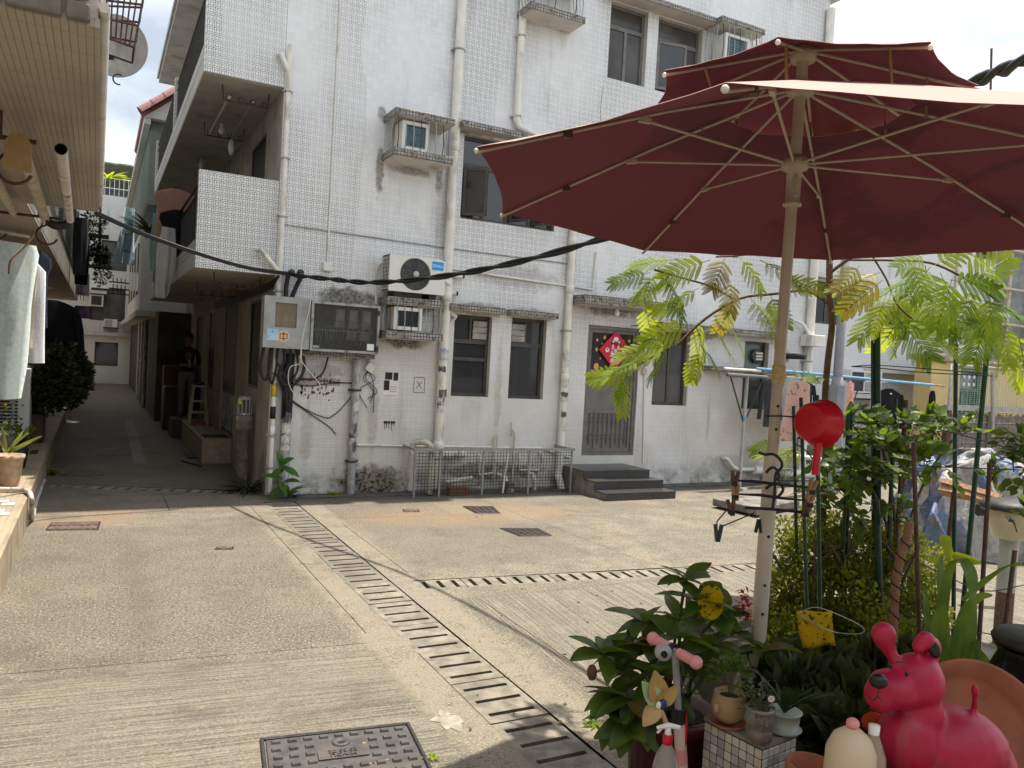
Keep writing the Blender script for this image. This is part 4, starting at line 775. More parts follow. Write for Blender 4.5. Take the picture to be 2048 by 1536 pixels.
def balcony(zb, zt, zr, full):          # slab zb..+.2, tiled end cheek up to zt, railing up to zr
    b = MB(); b.box((.98,YF,zb),(XW-.002,19,zb+.02)); b.build('balcony_soffit', M_soffit, bd)
    box('balcony_slab', (.975,YF+.002,zb+.021), (XW-.003,18.99,zb+.2), M_tile3, bd)
    box('balcony_cheek', (.97,YF-.002,zb-.005), (XW-.004,YF+.11,zt), M_tile3, bd)
    for y in (14.2, 18.85): box('balcony_pier', (.972,y,zb+.2), (1.10,y+.14,zt), M_tile3, bd)
    box('balcony_kerb', (.972,YF+.12,zb+.201), (1.06,14.19,zb+.34), M_tile3, bd); box('balcony_kerb', (.972,14.35,zb+.201), (1.06,18.84,zb+.34), M_tile3, bd)
    for z in (zr, zr-.12): tube('handrail', [(1.02,YF+.1,z),(1.02,18.9,z)], .018, M_dkiron, bd, 6)
    bar = tube('railing_bar_master', [(1.02,0,zb+.33),(1.02,0,zr-.12)], .009, M_dkiron, None, 5); me = bar.data; bpy.data.objects.remove(bar)
    n = 74
    for i in range(n):
        y = YF+.2+i*.12
        if abs(y-14.27) < .12 or y > 18.8: continue
        mesh_obj('railing_bar', me, bd, Matrix.Translation((0,y,0)))
    # hooked drying rails under the slab
    for yy, kind in ((YF+.35,'ring'), (YF+2.2,'hook')):
        t = T('drying_rail', ('iron rail with rings' if kind == 'ring' else 'iron rail with hooks')+(' under the lower balcony' if zb < 4 else ' under the upper balcony'), 'rail', (1.4, yy, zb))
        tube('rail_bar', [(1.22,yy,zb-.01),(1.24,yy,zb-.19),(1.76,yy,zb-.19),(1.77,yy,zb-.01)], .008, M_rust, t, 5)
        for k in range(4):
            x = 1.30+k*.14
            tube('ring' if kind == 'ring' else 'hook', arc((x,yy,zb-.155), .03, 0, 350 if kind == 'ring' else 0.1, 12, (1,0,0), (0,0,1)) if kind == 'ring' else [(x-.03,yy,zb-.12),(x-.02,yy,zb-.18),(x,yy,zb-.185),(x+.02,yy,zb-.11)], .006, M_rust, t, 5)
balcony(2.70, 3.83, 3.75, 0); balcony(4.96, 6.15, 6.05, 0)
box('roof_eave', (.97,YF+.3,7.42), (1.87,19,7.56), M_plaster, bd); box('roof_gutter', (.93,YF+.3,7.50), (.968,19,7.60), M_grey, bd)
for z, y in ((4.955,12.0),(4.955,14.5)): MB().lathe((1.45,y,z-.12), [(.001,.12),(.03,.12),(.03,.06),(.045,.02),(.04,-.02),(.001,-.04)], 12).build('bulb', M_white, bd)
tag(tube('drying_pole', [(1.3,YF+.3,4.80),(1.31,YF+2.3,4.80)], .022, M_bamboo), 'old pale drying pole hung under the upper balcony, left one', 'pole'); tag(tube('drying_pole', [(1.58,YF+.3,4.80),(1.6,YF+2.4,4.78)], .012, M_galv), 'thin grey drying pole hung under the upper balcony, right one', 'pole')
tag(MB().ell((1.6,YF+2.2,4.66), .045, .05, .12, 10).build('rag', M_white), 'pale rag tied to the end of the thin pole under the upper balcony', 'rag')
box('ac_casing', (1.25,13.2,2.92), (1.6,13.9,3.9), M_grey, bd)
# black cable runs under the lower balcony
ar = T('alley_cables', 'black cables running into the alley under the lower balcony', 'cable', (1.8, YF, 2.55))
for k in range(4): tube('cable', smooth_path([(1.9,YF-.12,2.68),(1.84,YF+.2,2.60-k*.02),(1.83,YF+2,2.58-k*.03),(1.82,YF+5,2.56-k*.03)], 4), .016, M_black, ar, 5)
# doorstep, stool, mat, vent pipe
ds = T('door_step', 'long beige tiled doorstep along the right of the alley', 'step', (1.66, 14.2, 0))
bevel(box('step_block', (1.45,12.62,0), (1.875,15.9,.38), M_beigestone, ds), .01); box('step_edge', (1.445,12.66,.33), (1.452,15.86,.345), M_conc, ds); 
tag(box('door_mat', (1.5,12.8,.381), (1.85,13.2,.392), M_ink), 'small black mat on the beige doorstep', 'mat'); tag(box('door_mat', (1.3,16.1,.0), (1.85,16.8,.36), mat('dark_step', (.07,.06,.055), .7)), 'dark doorstep beyond the beige one in the alley', 'step')
tag(box('door_mat', (1.48,14.7,.381), (1.85,15.5,.395), mat('rust_mat', (.22,.09,.05), .9)), 'rust coloured mat on the beige doorstep', 'mat')
sl = T('wooden_stool', 'tall pale stool standing on the step in the alley', 'stool', (1.62, 14.9, .395)); z0, z1 = .396, 1.05
bevel(box('seat', (1.5,14.78,z1), (1.74,15.02,z1+.035), M_bamboo, sl), .01)
for sx in (-1,1):
    for sy in (-1,1): tube('leg', [(1.62+sx*.15,14.9+sy*.15,z0),(1.62+sx*.09,14.9+sy*.09,z1)], .018, M_bamboo, sl)
for z in (.6,.8): tube('rung', [(1.50,14.77,z),(1.74,14.77,z)], .012, M_bamboo, sl, 6); tube('rung', [(1.50,15.03,z),(1.74,15.03,z)], .012, M_bamboo, sl, 6)
tag(MB().lathe((1.62,14.9,z1+.036), [(.001,0),(.07,0),(.10,.05),(.095,.05),(.06,.01),(.001,.01)], 14).build('bowl', M_rust), 'dark bowl standing on the tall stool', 'bowl')
vb = T('vent_standpipe', 'short iron vent pipe with a slotted cap at the alley corner', 'pipe', (1.70, 11.0, 0)); c = (1.74,10.75)
MB().lathe((c[0],c[1],0), [(.085,0),(.085,.70),(.11,.71),(.115,.78),(.10,.80),(.115,.82),(.115,.90),(.09,.91),(.001,.91)], 18).build('pipe_body', mat('rusty_grey_iron', (.20,.17,.14), .8, .3, 12, dirt=(.42,.40,.36), dsc=9), vb)
m = MB(); m.lathe((c[0],c[1],1.0), [(.001,.16),(.07,.155),(.095,.13),(.095,.115)], 18); m.lathe((c[0],c[1],.9), [(.09,.01),(.098,.015),(.098,.04),(.09,.04)], 18)
for k in range(12): a = 2*math.pi*k/12; m.tube([(c[0]+.093*math.cos(a),c[1]+.093*math.sin(a),.93),(c[0]+.093*math.cos(a),c[1]+.093*math.sin(a),1.12)], .01, 5)
m.build('slotted_cap', M_galv, vb); box('yellow_tag', (c[0]-.1,c[1]-.1,1.06), (c[0]-.06,c[1]-.095,1.13), mat('lime_tag', (.50,.62,.10), .5), vb)
tag(box('wooden_board', (1.32,13.2,.004), (1.44,13.9,.03), M_dkiron), 'dark board lying beside the beige doorstep', 'board'); tag(tube('rod', [(1.2,12.9,.015),(1.42,12.3,.015)], .012, M_dkiron), 'thin dark rod lying by the doorstep', 'rod')
# ------------------------------------------------------------------ next houses along the right of the alley
nb = T('neighbour_house', 'house beyond the white building with enclosed balconies and pink roof tiles', 'building', (1.9, 20, 0))
box('house_wall', (1.9,19.02,-.1), (9,37,8.3), M_render, nb)
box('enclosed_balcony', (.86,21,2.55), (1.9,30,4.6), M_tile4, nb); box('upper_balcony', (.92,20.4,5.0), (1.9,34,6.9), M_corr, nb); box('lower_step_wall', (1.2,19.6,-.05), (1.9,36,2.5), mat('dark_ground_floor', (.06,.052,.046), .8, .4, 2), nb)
for k in range(9): box('shutter_panel', (.855,21.4+k*.95,3.0), (.859,22.2+k*.95,4.4), M_glass if k % 2 else M_grey, nb)
box('lower_slab', (.80,20.6,2.40), (1.9,35.9,2.54), M_soffit, nb)
m = MB()
for k in range(46): m.box((.90,20.6+k*.29,5.05),(.919,20.75+k*.29,6.85))
m.build('corrugation', M_corr, nb, kind='stuff')
rt = MB()
def rooftile(): 
    m = MB(); n = 7; L = .34
    m.add([(0,.075*math.cos(math.pi*j/n),.075*math.sin(math.pi*j/n)) for j in range(n+1)]+[(L,.062*math.cos(math.pi*j/n),.062*math.sin(math.pi*j/n)) for j in range(n+1)], [(j,j+1,n+2+j,n+1+j) for j in range(n)], True); o = m.build('roof_tile', M_rooftile); me = o.data; bpy.data.objects.remove(o); return me
rtm = rooftile()
MB().prism([(.75,20.1,6.92),(1.9,20.1,7.9),(1.9,20.1,6.92)], (0,14,0)).build('roof_body', M_tile4, nb)
for k in range(5):
    for j in range(26): mesh_obj('roof_tile', rtm, nb, Matrix.Translation((.74+k*.25,20.2+j*.16,6.95+k*.213)) @ Matrix.Rotation(R(-40.4), 4, 'Y'))
for k in range(5): mesh_obj('ridge_tile', rtm, nb, Matrix.Translation((.70+k*.25,20.06,6.97+k*.213)) @ Matrix.Rotation(R(-40.4), 4, 'Y') @ Matrix.Scale(2.2, 4))
box('tiled_fascia', (.76,20.12,6.78), (.90,34,6.915), M_tile4, nb)
for k, y in enumerate((23.5, 25.2, 27)):
    tag(tube('drainpipe', [(1.15,y,0),(1.15,y,2.5)], .05, M_galv, None), ('nearest', 'middle', 'farthest')[k]+' of three pale drainpipes on the right near the end of the alley', 'pipe', 'drainpipes at the end of the alley')
# wall at the far end
fw = T('end_house', 'pale tiled house closing the far end of the alley', 'building', (.2, 36, 0))
wall_y(-4, 6, -.1, 7.6, [(-.09,.76,.72,1.68),(-.3,.95,2.55,3.85),(.0,.95,4.6,5.8)], 36, .2).build('end_wall', [M_tile4, M_plaster], fw)
for h, ml in (((-.09,.76,.72,1.68),()), ((-.3,.95,2.55,3.85),(.35,)), ((.0,.95,4.6,5.8),(.48,))):
    window('window', h, mull=ml, parent=fw, Y=36.1, glass=M_glass if h[2] < 1 else M_glass2)
box('string_course', (-1.2,35.8,1.95), (1.3,35.998,2.08), M_plaster, fw)
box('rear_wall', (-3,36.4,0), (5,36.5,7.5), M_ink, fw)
ea = T('end_air_conditioner', 'white window air conditioner low on the end house', 'air conditioner', (.43, 35.8, 2.35)); box('casing', (.2,35.7,2.3), (.68,35.99,2.62), M_acwhite, ea); box('grille', (.23,35.69,2.33), (.5,35.699,2.59), M_grey, ea); box('support', (.18,35.7,2.24), (.72,35.99,2.29), M_dkiron, ea)
eb = T('end_air_conditioner', 'barred window air conditioner under a ledge on the end house', 'air conditioner', (-.1, 35.8, 3.1)); box('casing', (-.35,35.6,3.1), (.15,35.99,3.55), M_acwhite, eb); box('grille', (-.28,35.58,3.15), (.08,35.599,3.5), M_dkiron, eb); box('ledge', (-.5,35.5,3.6), (.25,35.99,3.72), M_plaster, eb)
tr = T('roof_terrace', 'roof terrace with green corrugated shelter and white railing at the alley end', 'terrace', (.3, 37, 7.6))
m = MB()
for k in range(12): m.box((-3+k*.5,36.2,8.9+.02*(k % 2)),(-2.5+k*.5,40,8.96+.02*(k % 2)))
m.build('shelter_roof', M_corr, tr); box('shelter_back', (-3,39.8,7.4), (3,39.9,8.9), M_corr, tr)
for z in (7.9,8.3): tube('rail', [(-3,36.05,z),(3,36.05,z)], .02, M_white, tr, 6)
for k in range(26): tube('baluster', [(-2+k*.17,36.05,7.6),(-2+k*.17,36.05,8.3)], .012, M_white, tr, 5)
# ------------------------------------------------------------------ row of houses on the left
lb_ = T('left_row_house', 'row house on the left with strip tiled balconies over the alley', 'building', (-1.95, 5, 0))
box('ground_wall', (-2.1,-3,0), (-1.95,36,8.3), M_render, lb_)
box('near_soffit', (-1.95,2.92,2.80), (-.03,7.10,2.83), M_soffL, lb_)
box('near_balcony', (-1.95,2.965,2.831), (-.032,7.09,4.0), M_fasc, lb_)
box('near_trim', (-1.95,2.93,2.831), (-.036,2.963,4.0), M_mortar, lb_)
# stone cladding, one object each
sx = -1.95
for row in range(7):
    x = -1.95 + (.08 if row % 2 else 0)
    while x < -.06:
        L = U(.13,.17); x2 = min(x+L, -.045); mm = MB(); z = 2.803+row*.07
        mm.box((x,2.89,z),(x2-.012,2.918,z+.058)); bevel(mm.build('cladding_stone', M_stone, lb_), .008, 2); x = x2
tube('edge_conduit', [(-.02,2.9,2.86),(-.02,7.1,2.86)], .018, M_pvc, lb_, 6)
box('far_soffit', (-1.95,7.12,2.80), (-.515,24.6,2.83), M_soffL, lb_); box('far_parapet', (-.62,7.12,2.831), (-.512,24.6,3.32), M_fasc, lb_)
for k in range(6): box('parapet_pier', (-.625,9.2+k*2.6,3.321), (-.51,9.5+k*2.6,4.9), M_tile4, lb_)
for k in range(5): box('balcony_panel', (-.58,9.52+k*2.6,3.322), (-.55,11.75+k*2.6,4.2), M_grey, lb_)
box('upper_storey', (-1.95,9.0,4.95), (-.03,22,8.2), M_tile4, lb_)
for k, y in enumerate((9.8,12.6,15.8)): 
    box('shop_opening', (-1.955,y,.32), (-1.945,y+1.8,2.5), M_ink, lb_)
# drying poles hung on two rails under the near soffit
for yy, n_ in ((4.25,'near'), (6.85,'far')):
    t = T('pole_hanger_rail', 'iron rail with hooks under the %s edge of the tiled soffit' % n_, 'rail', (-.7, yy, 2.8)); z = 2.68
    tube('rail_bar', [(-1.6,yy,z),(-.28,yy,z)], .011, M_rust, t, 6)
    for x in (-1.5,-.95,-.42): tube('drop', [(x,yy,z),(x,yy,2.8)], .008, M_rust, t, 5)
    for x in (-.68,-.36): tube('hook', [(x,yy,z)]+arc((x,yy,z-.13), .07, 100, 340, 10, (1,0,0), (0,0,1)), .008, M_rust, t, 5)
a = FY(122,298,4.2); b = FY(140,440,6.95)
p1 = T('drying_pole', 'white plastic drying pole hung under the tiled soffit, right one', 'pole', tuple(a)); MB().tube([a,b], .027, 12, False).build('pole_tube', M_pvcd, p1); MB().tube([a, a+(b-a)*.05], .022, 12, False).build('pole_bore', M_ink, p1)
a = FY(38,285,4.2); b = FY(90,435,6.95); tag(tube('drying_pole', [a,b], .034, M_bamboo, None, 12), 'yellowed drying pole hung under the tiled soffit, middle one', 'pole')
a = FY(-30,330,5.0); b = FY(28,425,6.95); tag(tube('drying_pole', [a,b], .032, M_bamboo, None, 12), 'pale drying pole at the left edge under the tiled soffit', 'pole')
c = FY(36,293,4.15); MB().prism([(c.x-.055,c.y,c.z-.10),(c.x+.055,c.y,c.z-.10),(c.x+.05,c.y,c.z+.02),(c.x+.025,c.y,c.z+.06),(c.x-.025,c.y,c.z+.06),(c.x-.05,c.y,c.z+.02)], (0,.05,0)).build('plastic_cap', M_amber)
tag(bpy.data.objects['plastic_cap'], 'amber plastic cap on the end of the middle drying pole', 'cap')
hz = [FY(92,437,7.0), FY(110,447,7.0), FY(130,446,7.0), FY(142,434,7.0)]
hs = T('coiled_hose', 'coil of black hose drooping between two drying poles', 'hose', tuple(hz[1]))
for k in range(3): tube('hose_turn', smooth_path([p+Vector((0,.03*k,-.012*k)) for p in hz], 5), .018, M_black, hs, 6)
a = [FY(88,432,7.3), FY(82,455,7.3), FY(48,495,7.3), FY(22,520,7.3), FY(18,548,7.3)]; tag(tube('cord', smooth_path(a, 5), .008, M_wood, None, 5), 'thin orange cord trailing over the hung washing', 'cord')
# rusty cage and satellite dish high on the left
cg = T('rusty_cage', 'rusty empty air conditioner cage high on the left house', 'cage', tuple(FY(215,60,7.6))); m = MB()
A, B_, Cc, D_ = FY(212,-60,7.6), FY(296,-60,7.6), FY(268,95,7.6), FY(212,75,7.6); off = Vector((0,.42,0))
for t in (0.25, .45, .72, 1.0):
    l = A.lerp(D_, t); r = B_.lerp(Cc, t) if t < 1 else Cc; cgp = [l, r, r+off, l+off]; tube('cage_hoop', cgp+[l], .011, M_rust, cg, 5)
for k in range(7): a = A.lerp(B_, k/6); b = D_.lerp(Cc, k/6); tube('cage_bar', [a,b], .007, M_rust, cg, 5)
for k in range(1,4): o = off*(k/4); tube('cage_bar', [B_+o, Cc+o], .007, M_rust, cg, 5)
sd_ = T('satellite_dish', 'grey satellite dish fixed high on the left house', 'dish', tuple(FY(225,90,8.6))); c = FY(233,92,8.8)
Mx = Matrix.Rotation(R(-18), 3, 'Z') @ Matrix.Rotation(R(100), 3, 'X')
MB().lathe(c, [(.001,-.06),(.12,-.05),(.22,-.025),(.29,.005),(.295,.01),(.285,.01),(.2,-.018),(.001,-.05)], 28, Mx).build('dish_bowl', M_grey, sd_)
tube('dish_arm', [c+Vector((-.02,.05,-.1)), c+Vector((-.25,.25,-.15))], .02, M_dkiron, sd_); tube('feed_hook', arc(c+Vector((.03,-.06,-.335)), .05, 60, 290, 8, (1,0,0), (0,0,1)), .008, M_dkiron, sd_, 5)
nt2 = MB()
for k in range(8): 
    for j in range(6): pass
tag(MB().box((-.08,22.0,4.2),(-.03,23.2,7.4)).build('green_netting', mat('green_net', (.06,.25,.16), .7, .3, 3)), 'green netting hung on the left house deep in the alley', 'netting')
# vertical sign and small signs
vs_ = T('vertical_shop_sign', 'pale vertical shop sign with black characters in the alley', 'sign', tuple(FY(163,565,20)))
a = FY(152,546,20); b = FY(178,592,20); box('sign_board', (a.x,19.95,b.z), (b.x,20.05,a.z), M_signgrey, vs_)
for k, ch in enumerate('小上止川'[:4]): text(ch, .17, M_ink, vs_, Matrix.Translation(((a.x+b.x)/2-.03,19.945,a.z-.09-k*.15)) @ FRONT, .002, 'character')
pv = T('purple_shop_sign', 'purple shop sign board below the pale vertical sign', 'sign', tuple(FY(165,624,20)))
a = FY(152,613,19.8); b = FY(180,636,19.8); box('sign_board', (a.x,19.75,b.z), (b.x,19.8,a.z), M_purple, pv); m = MB(); frame(m, a.x-.02, b.x+.02, b.z-.02, a.z+.02, 19.73, .02, .08); m.build('sign_frame', M_dkiron, pv)
text('川', .13, M_ink, pv, Matrix.Translation(((a.x+b.x)/2-.03,19.745,(a.z+b.z)/2+.06)) @ FRONT, .002, 'character'); text('文', .11, M_ink, pv, Matrix.Translation(((a.x+b.x)/2+.04,19.745,(a.z+b.z)/2-.07)) @ FRONT, .002, 'character')
# condenser on a stand under the left balcony
cx1 = FY(64,745,12.3).x; lc = T('left_outdoor_unit', 'large grey white outdoor unit with louvres on the left walkway', 'air conditioner', (cx1-.4, 12.4, .3))
bevel(box('casing', (cx1-.9,12.12,.48), (cx1,12.5,1.36), M_acwhite, lc), .01)
for k in range(17): MB().obox((cx1-.5,12.105,.56+k*.045), .74, .012, .022, Matrix.Rotation(R(25), 3, 'X')).build('louvre', M_acdark, lc)
for x in (cx1-.88, cx1-.03):
    for y in (12.14, 12.46): box('stand_leg', (x,y,.302), (x+.025,y+.025,.479), M_dkiron, lc)
# ------------------------------------------------------------------ manhole covers
def near_cover():
    a, b = GZ(525,1482), GZ(815,1450); d = (b-a).normalized(); n = Vector((d.y,-d.x,0)); S = (b-a).length; c = a + d*S/2 + n*S/2
    t = T('manhole_cover', 'large square cast iron manhole cover with raised studs nearest the camera', 'manhole cover', (c.x, c.y, 0)); M4 = Matrix.Translation((c.x,c.y,0)) @ Matrix.Rotation(math.atan2(d.y,d.x), 4, 'Z')
    Mi = mat('cast_iron', (.085,.080,.076), .55, .25, 14, .15, bump=.0015, bsc=140, dirt=(.13,.11,.09), dsc=4); tr = lambda m: setattr(m, 'v', [M4 @ v for v in m.v]) or m
    m = MB(); h = S/2; m.box((-h+.012,-h+.012,-.02),(h-.012,h-.012,.008)); bevel(tr(m).build('cover_plate', Mi, t), .004)
    m = MB(); frame(m, -h-.012, h+.012, -h-.012, h+.012, 0, .018, .03); m.v = [Vector((v.x,v.z,v.y-.018)) for v in m.v]; bevel(tr(m).build('cover_frame', M_dkiron, t), .004)
    sm = MB(); sm.add([(-.016,-.011,0),(.016,-.011,0),(.016,.011,0),(-.016,.011,0),(-.013,-.008,.008),(.013,-.008,.008),(.013,.008,.008),(-.013,.008,.008)], [(4,5,6,7),(0,1,5,4),(1,2,6,5),(2,3,7,6),(3,0,4,7)]); o = sm.build('stud', Mi); me = o.data; bpy.data.objects.remove(o)
    for i in range(9):
        for j in range(9):
            x = -h+.055+i*(S-.11)/8; y = h-.05-j*(S-.10)/8
            if abs(x) < .12 and abs(y-.13) < .09 or abs(x-.0) < .06 and abs(y-.22) < .04: continue
            mesh_obj('stud', me, t, M4 @ Matrix.Translation((x+U(-.003,.003), y, .008)) @ Matrix.Rotation(U(-.05,.05), 4, 'Z') @ Matrix.Scale(1.3, 4))
    tr(MB().lathe((0,.225,.008), [(.001,-.012),(.012,-.012),(.014,.002),(.022,.004),(.034,.010),(.040,.006),(.042,0)], 18)).build('lifting_boss', Mi, t); tr(MB().lathe((0,.225,.0105), [(.001,0),(.013,0)], 12)).build('lifting_hole', M_ink, t)
    tr(MB().box((-.115,.075,.008),(.105,.155,.015))).build('name_plate', Mi, t)
    for k, s in enumerate(('MINDLJ', '20/55/02')): text(s, .036, Mi, t, M4 @ Matrix.Translation((-.005,.098+.034*k,.017)) @ Matrix.Rotation(math.pi, 4, 'Z'), .003, 'raised_lettering')
    for k in range(4): tr(MB().obox((U(.08,.28),U(.0,.2),.0086), U(.015,.05), U(.008,.02), .0008)).build('paint_patch', mat('ochre_patch%d' % k, (.26,.18,.09), .8, .3, 40), t)
near_cover()
Mcov = mat('brown_cover', (.13,.085,.065), .7, .25, 12, bump=.002, bsc=60)
def cover(label, p, grid):                 # p: four corners on the ground
    c = sum((Vector(q) for q in p), Vector())/4; t = T('manhole_cover', label, 'manhole cover', (c.x, c.y, 0), 'small covers set in the concrete'); P = [Vector(q) for q in p]
    f = lambda u, v: P[0].lerp(P[1], u).lerp(P[3].lerp(P[2], u), v)
    MB().prism([f(u,v)+Vector((0,0,-.01)) for u, v in ((.02,.03),(.98,.03),(.98,.97),(.02,.97))], (0,0,.013)).build('plate', Mcov, t)
    for u0, v0, u1, v1 in ((0,0,1,.0),(1,0,1,1),(0,1,1,1),(0,0,0,1)): MB().tube([f(u0,v0), f(u1,v1)], .008, 5).build('edge', M_dkiron, t)
    nx, ny = grid
    for i in range(nx):
        for j in range(ny):
            u, v = (i+.5)/nx, (j+.5)/ny; MB().prism([f(u+a*.36/nx, v+b*.36/ny)+Vector((0,0,.003)) for a, b in ((-1,-1),(1,-1),(1,1),(-1,1))], (0,0,.006)).build('rib', M_dkiron if grid[1] > 3 else Mcov, t)
def quad(*q): return [GZ(a,b) for a, b in q]
cover('oblong brown cover beside the walkway kerb on the left', quad((92,1061),(195,1060),(200,1044),(104,1046)), (7,2))
cover('dark oblong cover in the alley nearest the slotted drain', quad((124,953),(205,951),(207,944),(134,943)), (5,2))
cover('dark oblong cover deeper in the alley', quad((192,912),(260,911),(263,905),(200,904)), (5,2))
cover('small dark cover at the left edge far inside the alley', quad((142,881),(185,880),(189,875),(148,875)), (4,2))
cover('rusty ribbed square cover near the pipe guard', quad((952,1027),(1000,1027),(985,1013),(926,1013)), (5,5))
cover('pale ribbed square cover right of the rusty one', quad((1040,1073),(1104,1072),(1075,1057),(1000,1057)), (5,5))
cover('tiny dark cover in the middle of the concrete', quad((430,1099),(465,1099),(466,1094),(436,1094)), (2,1))
cover('small brown cover left of the rusty ribbed one', quad((808,1024),(840,1024),(836,1019),(806,1019)), (2,1))
bl0 = [(1.615+(.062+.026*math.sin(k*2.3)+.012*math.sin(k*5.1))*math.cos(k*.314), 3.52+(.10+.03*math.sin(k*1.7)+.015*math.sin(k*4.3))*math.sin(k*.314), -.002) for k in range(20)]
tag(MB().prism(bl0, (0,0,.005)).build('cement_blob', mat('white_cement', (.30,.275,.225), .9, .2, 20, bump=.003)), 'pale dried cement blob beside the long drain', 'blob')
# ------------------------------------------------------------------ umbrella
def canvas(name, col, tr):
    q = MT(name); n = q.noise(120, det=2); wv = (q.x*260)._op('SINE')*.5 + .5; c = q.mix(n.step(.2,.8), tuple(a*.85 for a in col), col); q.fin(c, .85, n*.6+wv*.3, .001, spec=.15)
    t = q.t.nodes.new('ShaderNodeBsdfTranslucent'); q.t.links.new(q.mix(.5, c, (min(1,col[0]*2.6),col[1]*1.6,col[2]*1.6)), t.inputs[0]); m = q.t.nodes.new('ShaderNodeMixShader'); m.inputs[0].default_value = tr
    q.t.links.new(q.b.outputs[0], m.inputs[1]); q.t.links.new(t.outputs[0], m.inputs[2]); q.t.links.new(m.outputs[0], q.t.nodes['Material Output'].inputs[0]); return q.m
M_fabi = canvas('maroon_canvas', (.16,.054,.072), .11); M_fabo = canvas('faded_canvas', (.62,.43,.38), .25)
um = T('double_top_umbrella', 'maroon double tiered garden umbrella on a cream pole', 'umbrella', tuple(LD(.9915,2.97,.0)))
K = 1.0
tips = [(-.144,2.364),(-.084,3.378),(.659,4.219),(1.656,4.202),(2.372,3.45),(2.405,2.42),(1.72,1.72),(.428,1.736)]
tz = [2.477,2.461,2.433,2.433,2.439,2.433,2.384,2.384]; tips = [LD(a*K*(z-1.8)/.633, b*K*(z-1.8)/.633, z) for (a, b), z in zip(tips, tz)]; cc = LD(1.0756,2.976,0)
def ring_pt(i, r, z, c=cc): d = (tips[i]-cc); d.z = 0; d.normalize(); return Vector((c.x+d.x*r, c.y+d.y*r, z))
inner = [ring_pt(i, .3385, 2.799) for i in range(8)]
def panel(m, a0, a1, b0, b1, bow, sag, up, n=9, k=10):     # a: inner edge, b: rim
    vs = []
    for i in range(n+1):
        t = i/n
        for j in range(k+1):
            s = j/k; p = a0.lerp(a1, s).lerp(b0.lerp(b1, s), t); q = 4*s*(1-s)
            p.z += bow*4*t*(1-t) - sag*q*t + up + .0022*math.sin(s*17+b0.x*9)*t*q + .0012*math.sin(t*11+s*5+b0.y*7)*q; ctr = b0.lerp(b1, .5); cin = (cc-ctr); cin.z = 0
            p += cin.normalized()*(.030*q*t*t); vs.append(p)
    m.add(vs, [(i*(k+1)+j, i*(k+1)+j+1, (i+1)*(k+1)+j+1, (i+1)*(k+1)+j) for i in range(n) for j in range(k)], True)
def canopy(name, ins, outs, bow, sag, par):
    for i in range(8):
        j = (i+1) % 8
        m = MB(); panel(m, ins[i], ins[j], outs[i], outs[j], bow, sag, 0); m.build(name+'_panel', M_fabi, par)
        m = MB(); panel(m, ins[i], ins[j], outs[i], outs[j], bow, sag, .0018); m.build(name+'_cover', M_fabo, par)
canopy('lower_canopy', inner, tips, .0, .004, um)
tc_ = LD(1.0145,2.97,0); ttips = [ring_pt(i, .579, 2.843, tc_) for i in range(8)]; tin = [ring_pt(i, .022, 3.0395, tc_) for i in range(8)]
canopy('top_canopy', tin, ttips, -.004, .002, um)
px0 = LD(.9915,2.970,0)
def polept(z): return Vector((px0.x+ (CR.x*.012)*(z-1.0), px0.y+(CR.y*.012)*(z-1.0), z))
tube('lower_pole', [polept(.02), polept(1.505)], .029, M_creamp, um, 16); tube('upper_pole', [polept(1.47), polept(3.034)], .0208, M_cream, um, 16)
MB().lathe(polept(1.50), [(.0291,-.02),(.030,0),(.0209,.004)], 16).build('pole_collar', M_creamp, um)
MB().lathe(px0, [(.001,0),(.115,0),(.12,.02),(.115,.06),(.06,.08),(.04,.20),(.03,.21)], 24).build('base_weight', M_conc, um)
for z, yy in ((1.603,0),(1.199,0),(1.014,0),(.905,0),(1.69,0)):
    p = polept(z) - CF*(.0295 if z < 1.5 else .0212); MB().ell(p, .006, .006, .006, 8).build('bolt', M_dkiron, um)
run = polept(2.597)
MB().lathe(run, [(.0212,-.16),(.034,-.155),(.034,-.145),(.027,-.14),(.027,-.03),(.048,-.02),(.05,.01),(.03,.03),(.021,.03)], 18).build('runner', M_cream, um)
MB().obox(run-CF*.035+Vector((0,0,-.09)), .018, .02, .07).build('locking_lever', M_cream, um)
cr_ = polept(2.876); MB().lathe(cr_, [(.021,-.03),(.05,-.02),(.05,.015),(.021,.03)], 18).build('crown', M_cream, um)
hb = polept(3.007); MB().lathe(hb, [(.020,-.03),(.045,-.03),(.05,0),(.03,.03),(.001,.035)], 18).build('top_hub', M_cream, um)
for i in range(8):
    d = (tips[i]-cc); d.z = 0; d.normalize(); dn = Vector((0,0,-.016))
    e = tips[i]+dn; mid = cr_.lerp(e, .45)+Vector((0,0,.012)); tube('rib', [cr_+d*.05+dn, mid, e], .0058, M_cream, um, 6)
    MB().ell(e+Vector((0,0,.004)), .009, .009, .009, 8).build('rib_tip', M_pvc, um)
    q = (cr_+d*.05+dn).lerp(e, .50)+Vector((0,0,-.004)); tube('strut', [run+d*.05, q], .005, M_cream, um, 6)
    MB().obox(q, .045, .016, .016, Matrix.Rotation(math.atan2(d.y,d.x), 3, 'Z')).build('rib_joint', M_cream, um)
    s = (cr_+d*.05+dn).lerp(e, .74); MB().obox(s, .03, .02, .022, Matrix.Rotation(math.atan2(d.y,d.x), 3, 'Z')).build('canvas_tie', M_brown, um)
    te = ttips[i]+dn; tube('top_rib', [hb+d*.04, te], .0058, M_cream, um, 6); MB().ell(te, .009, .009, .009, 8).build('rib_tip', M_pvc, um)
    l0 = (cr_+d*.05+dn).lerp(e, .26); l1 = (hb+d*.04).lerp(te, .70); tube('tier_link', [l0, l1], .006, M_amber, um, 6)
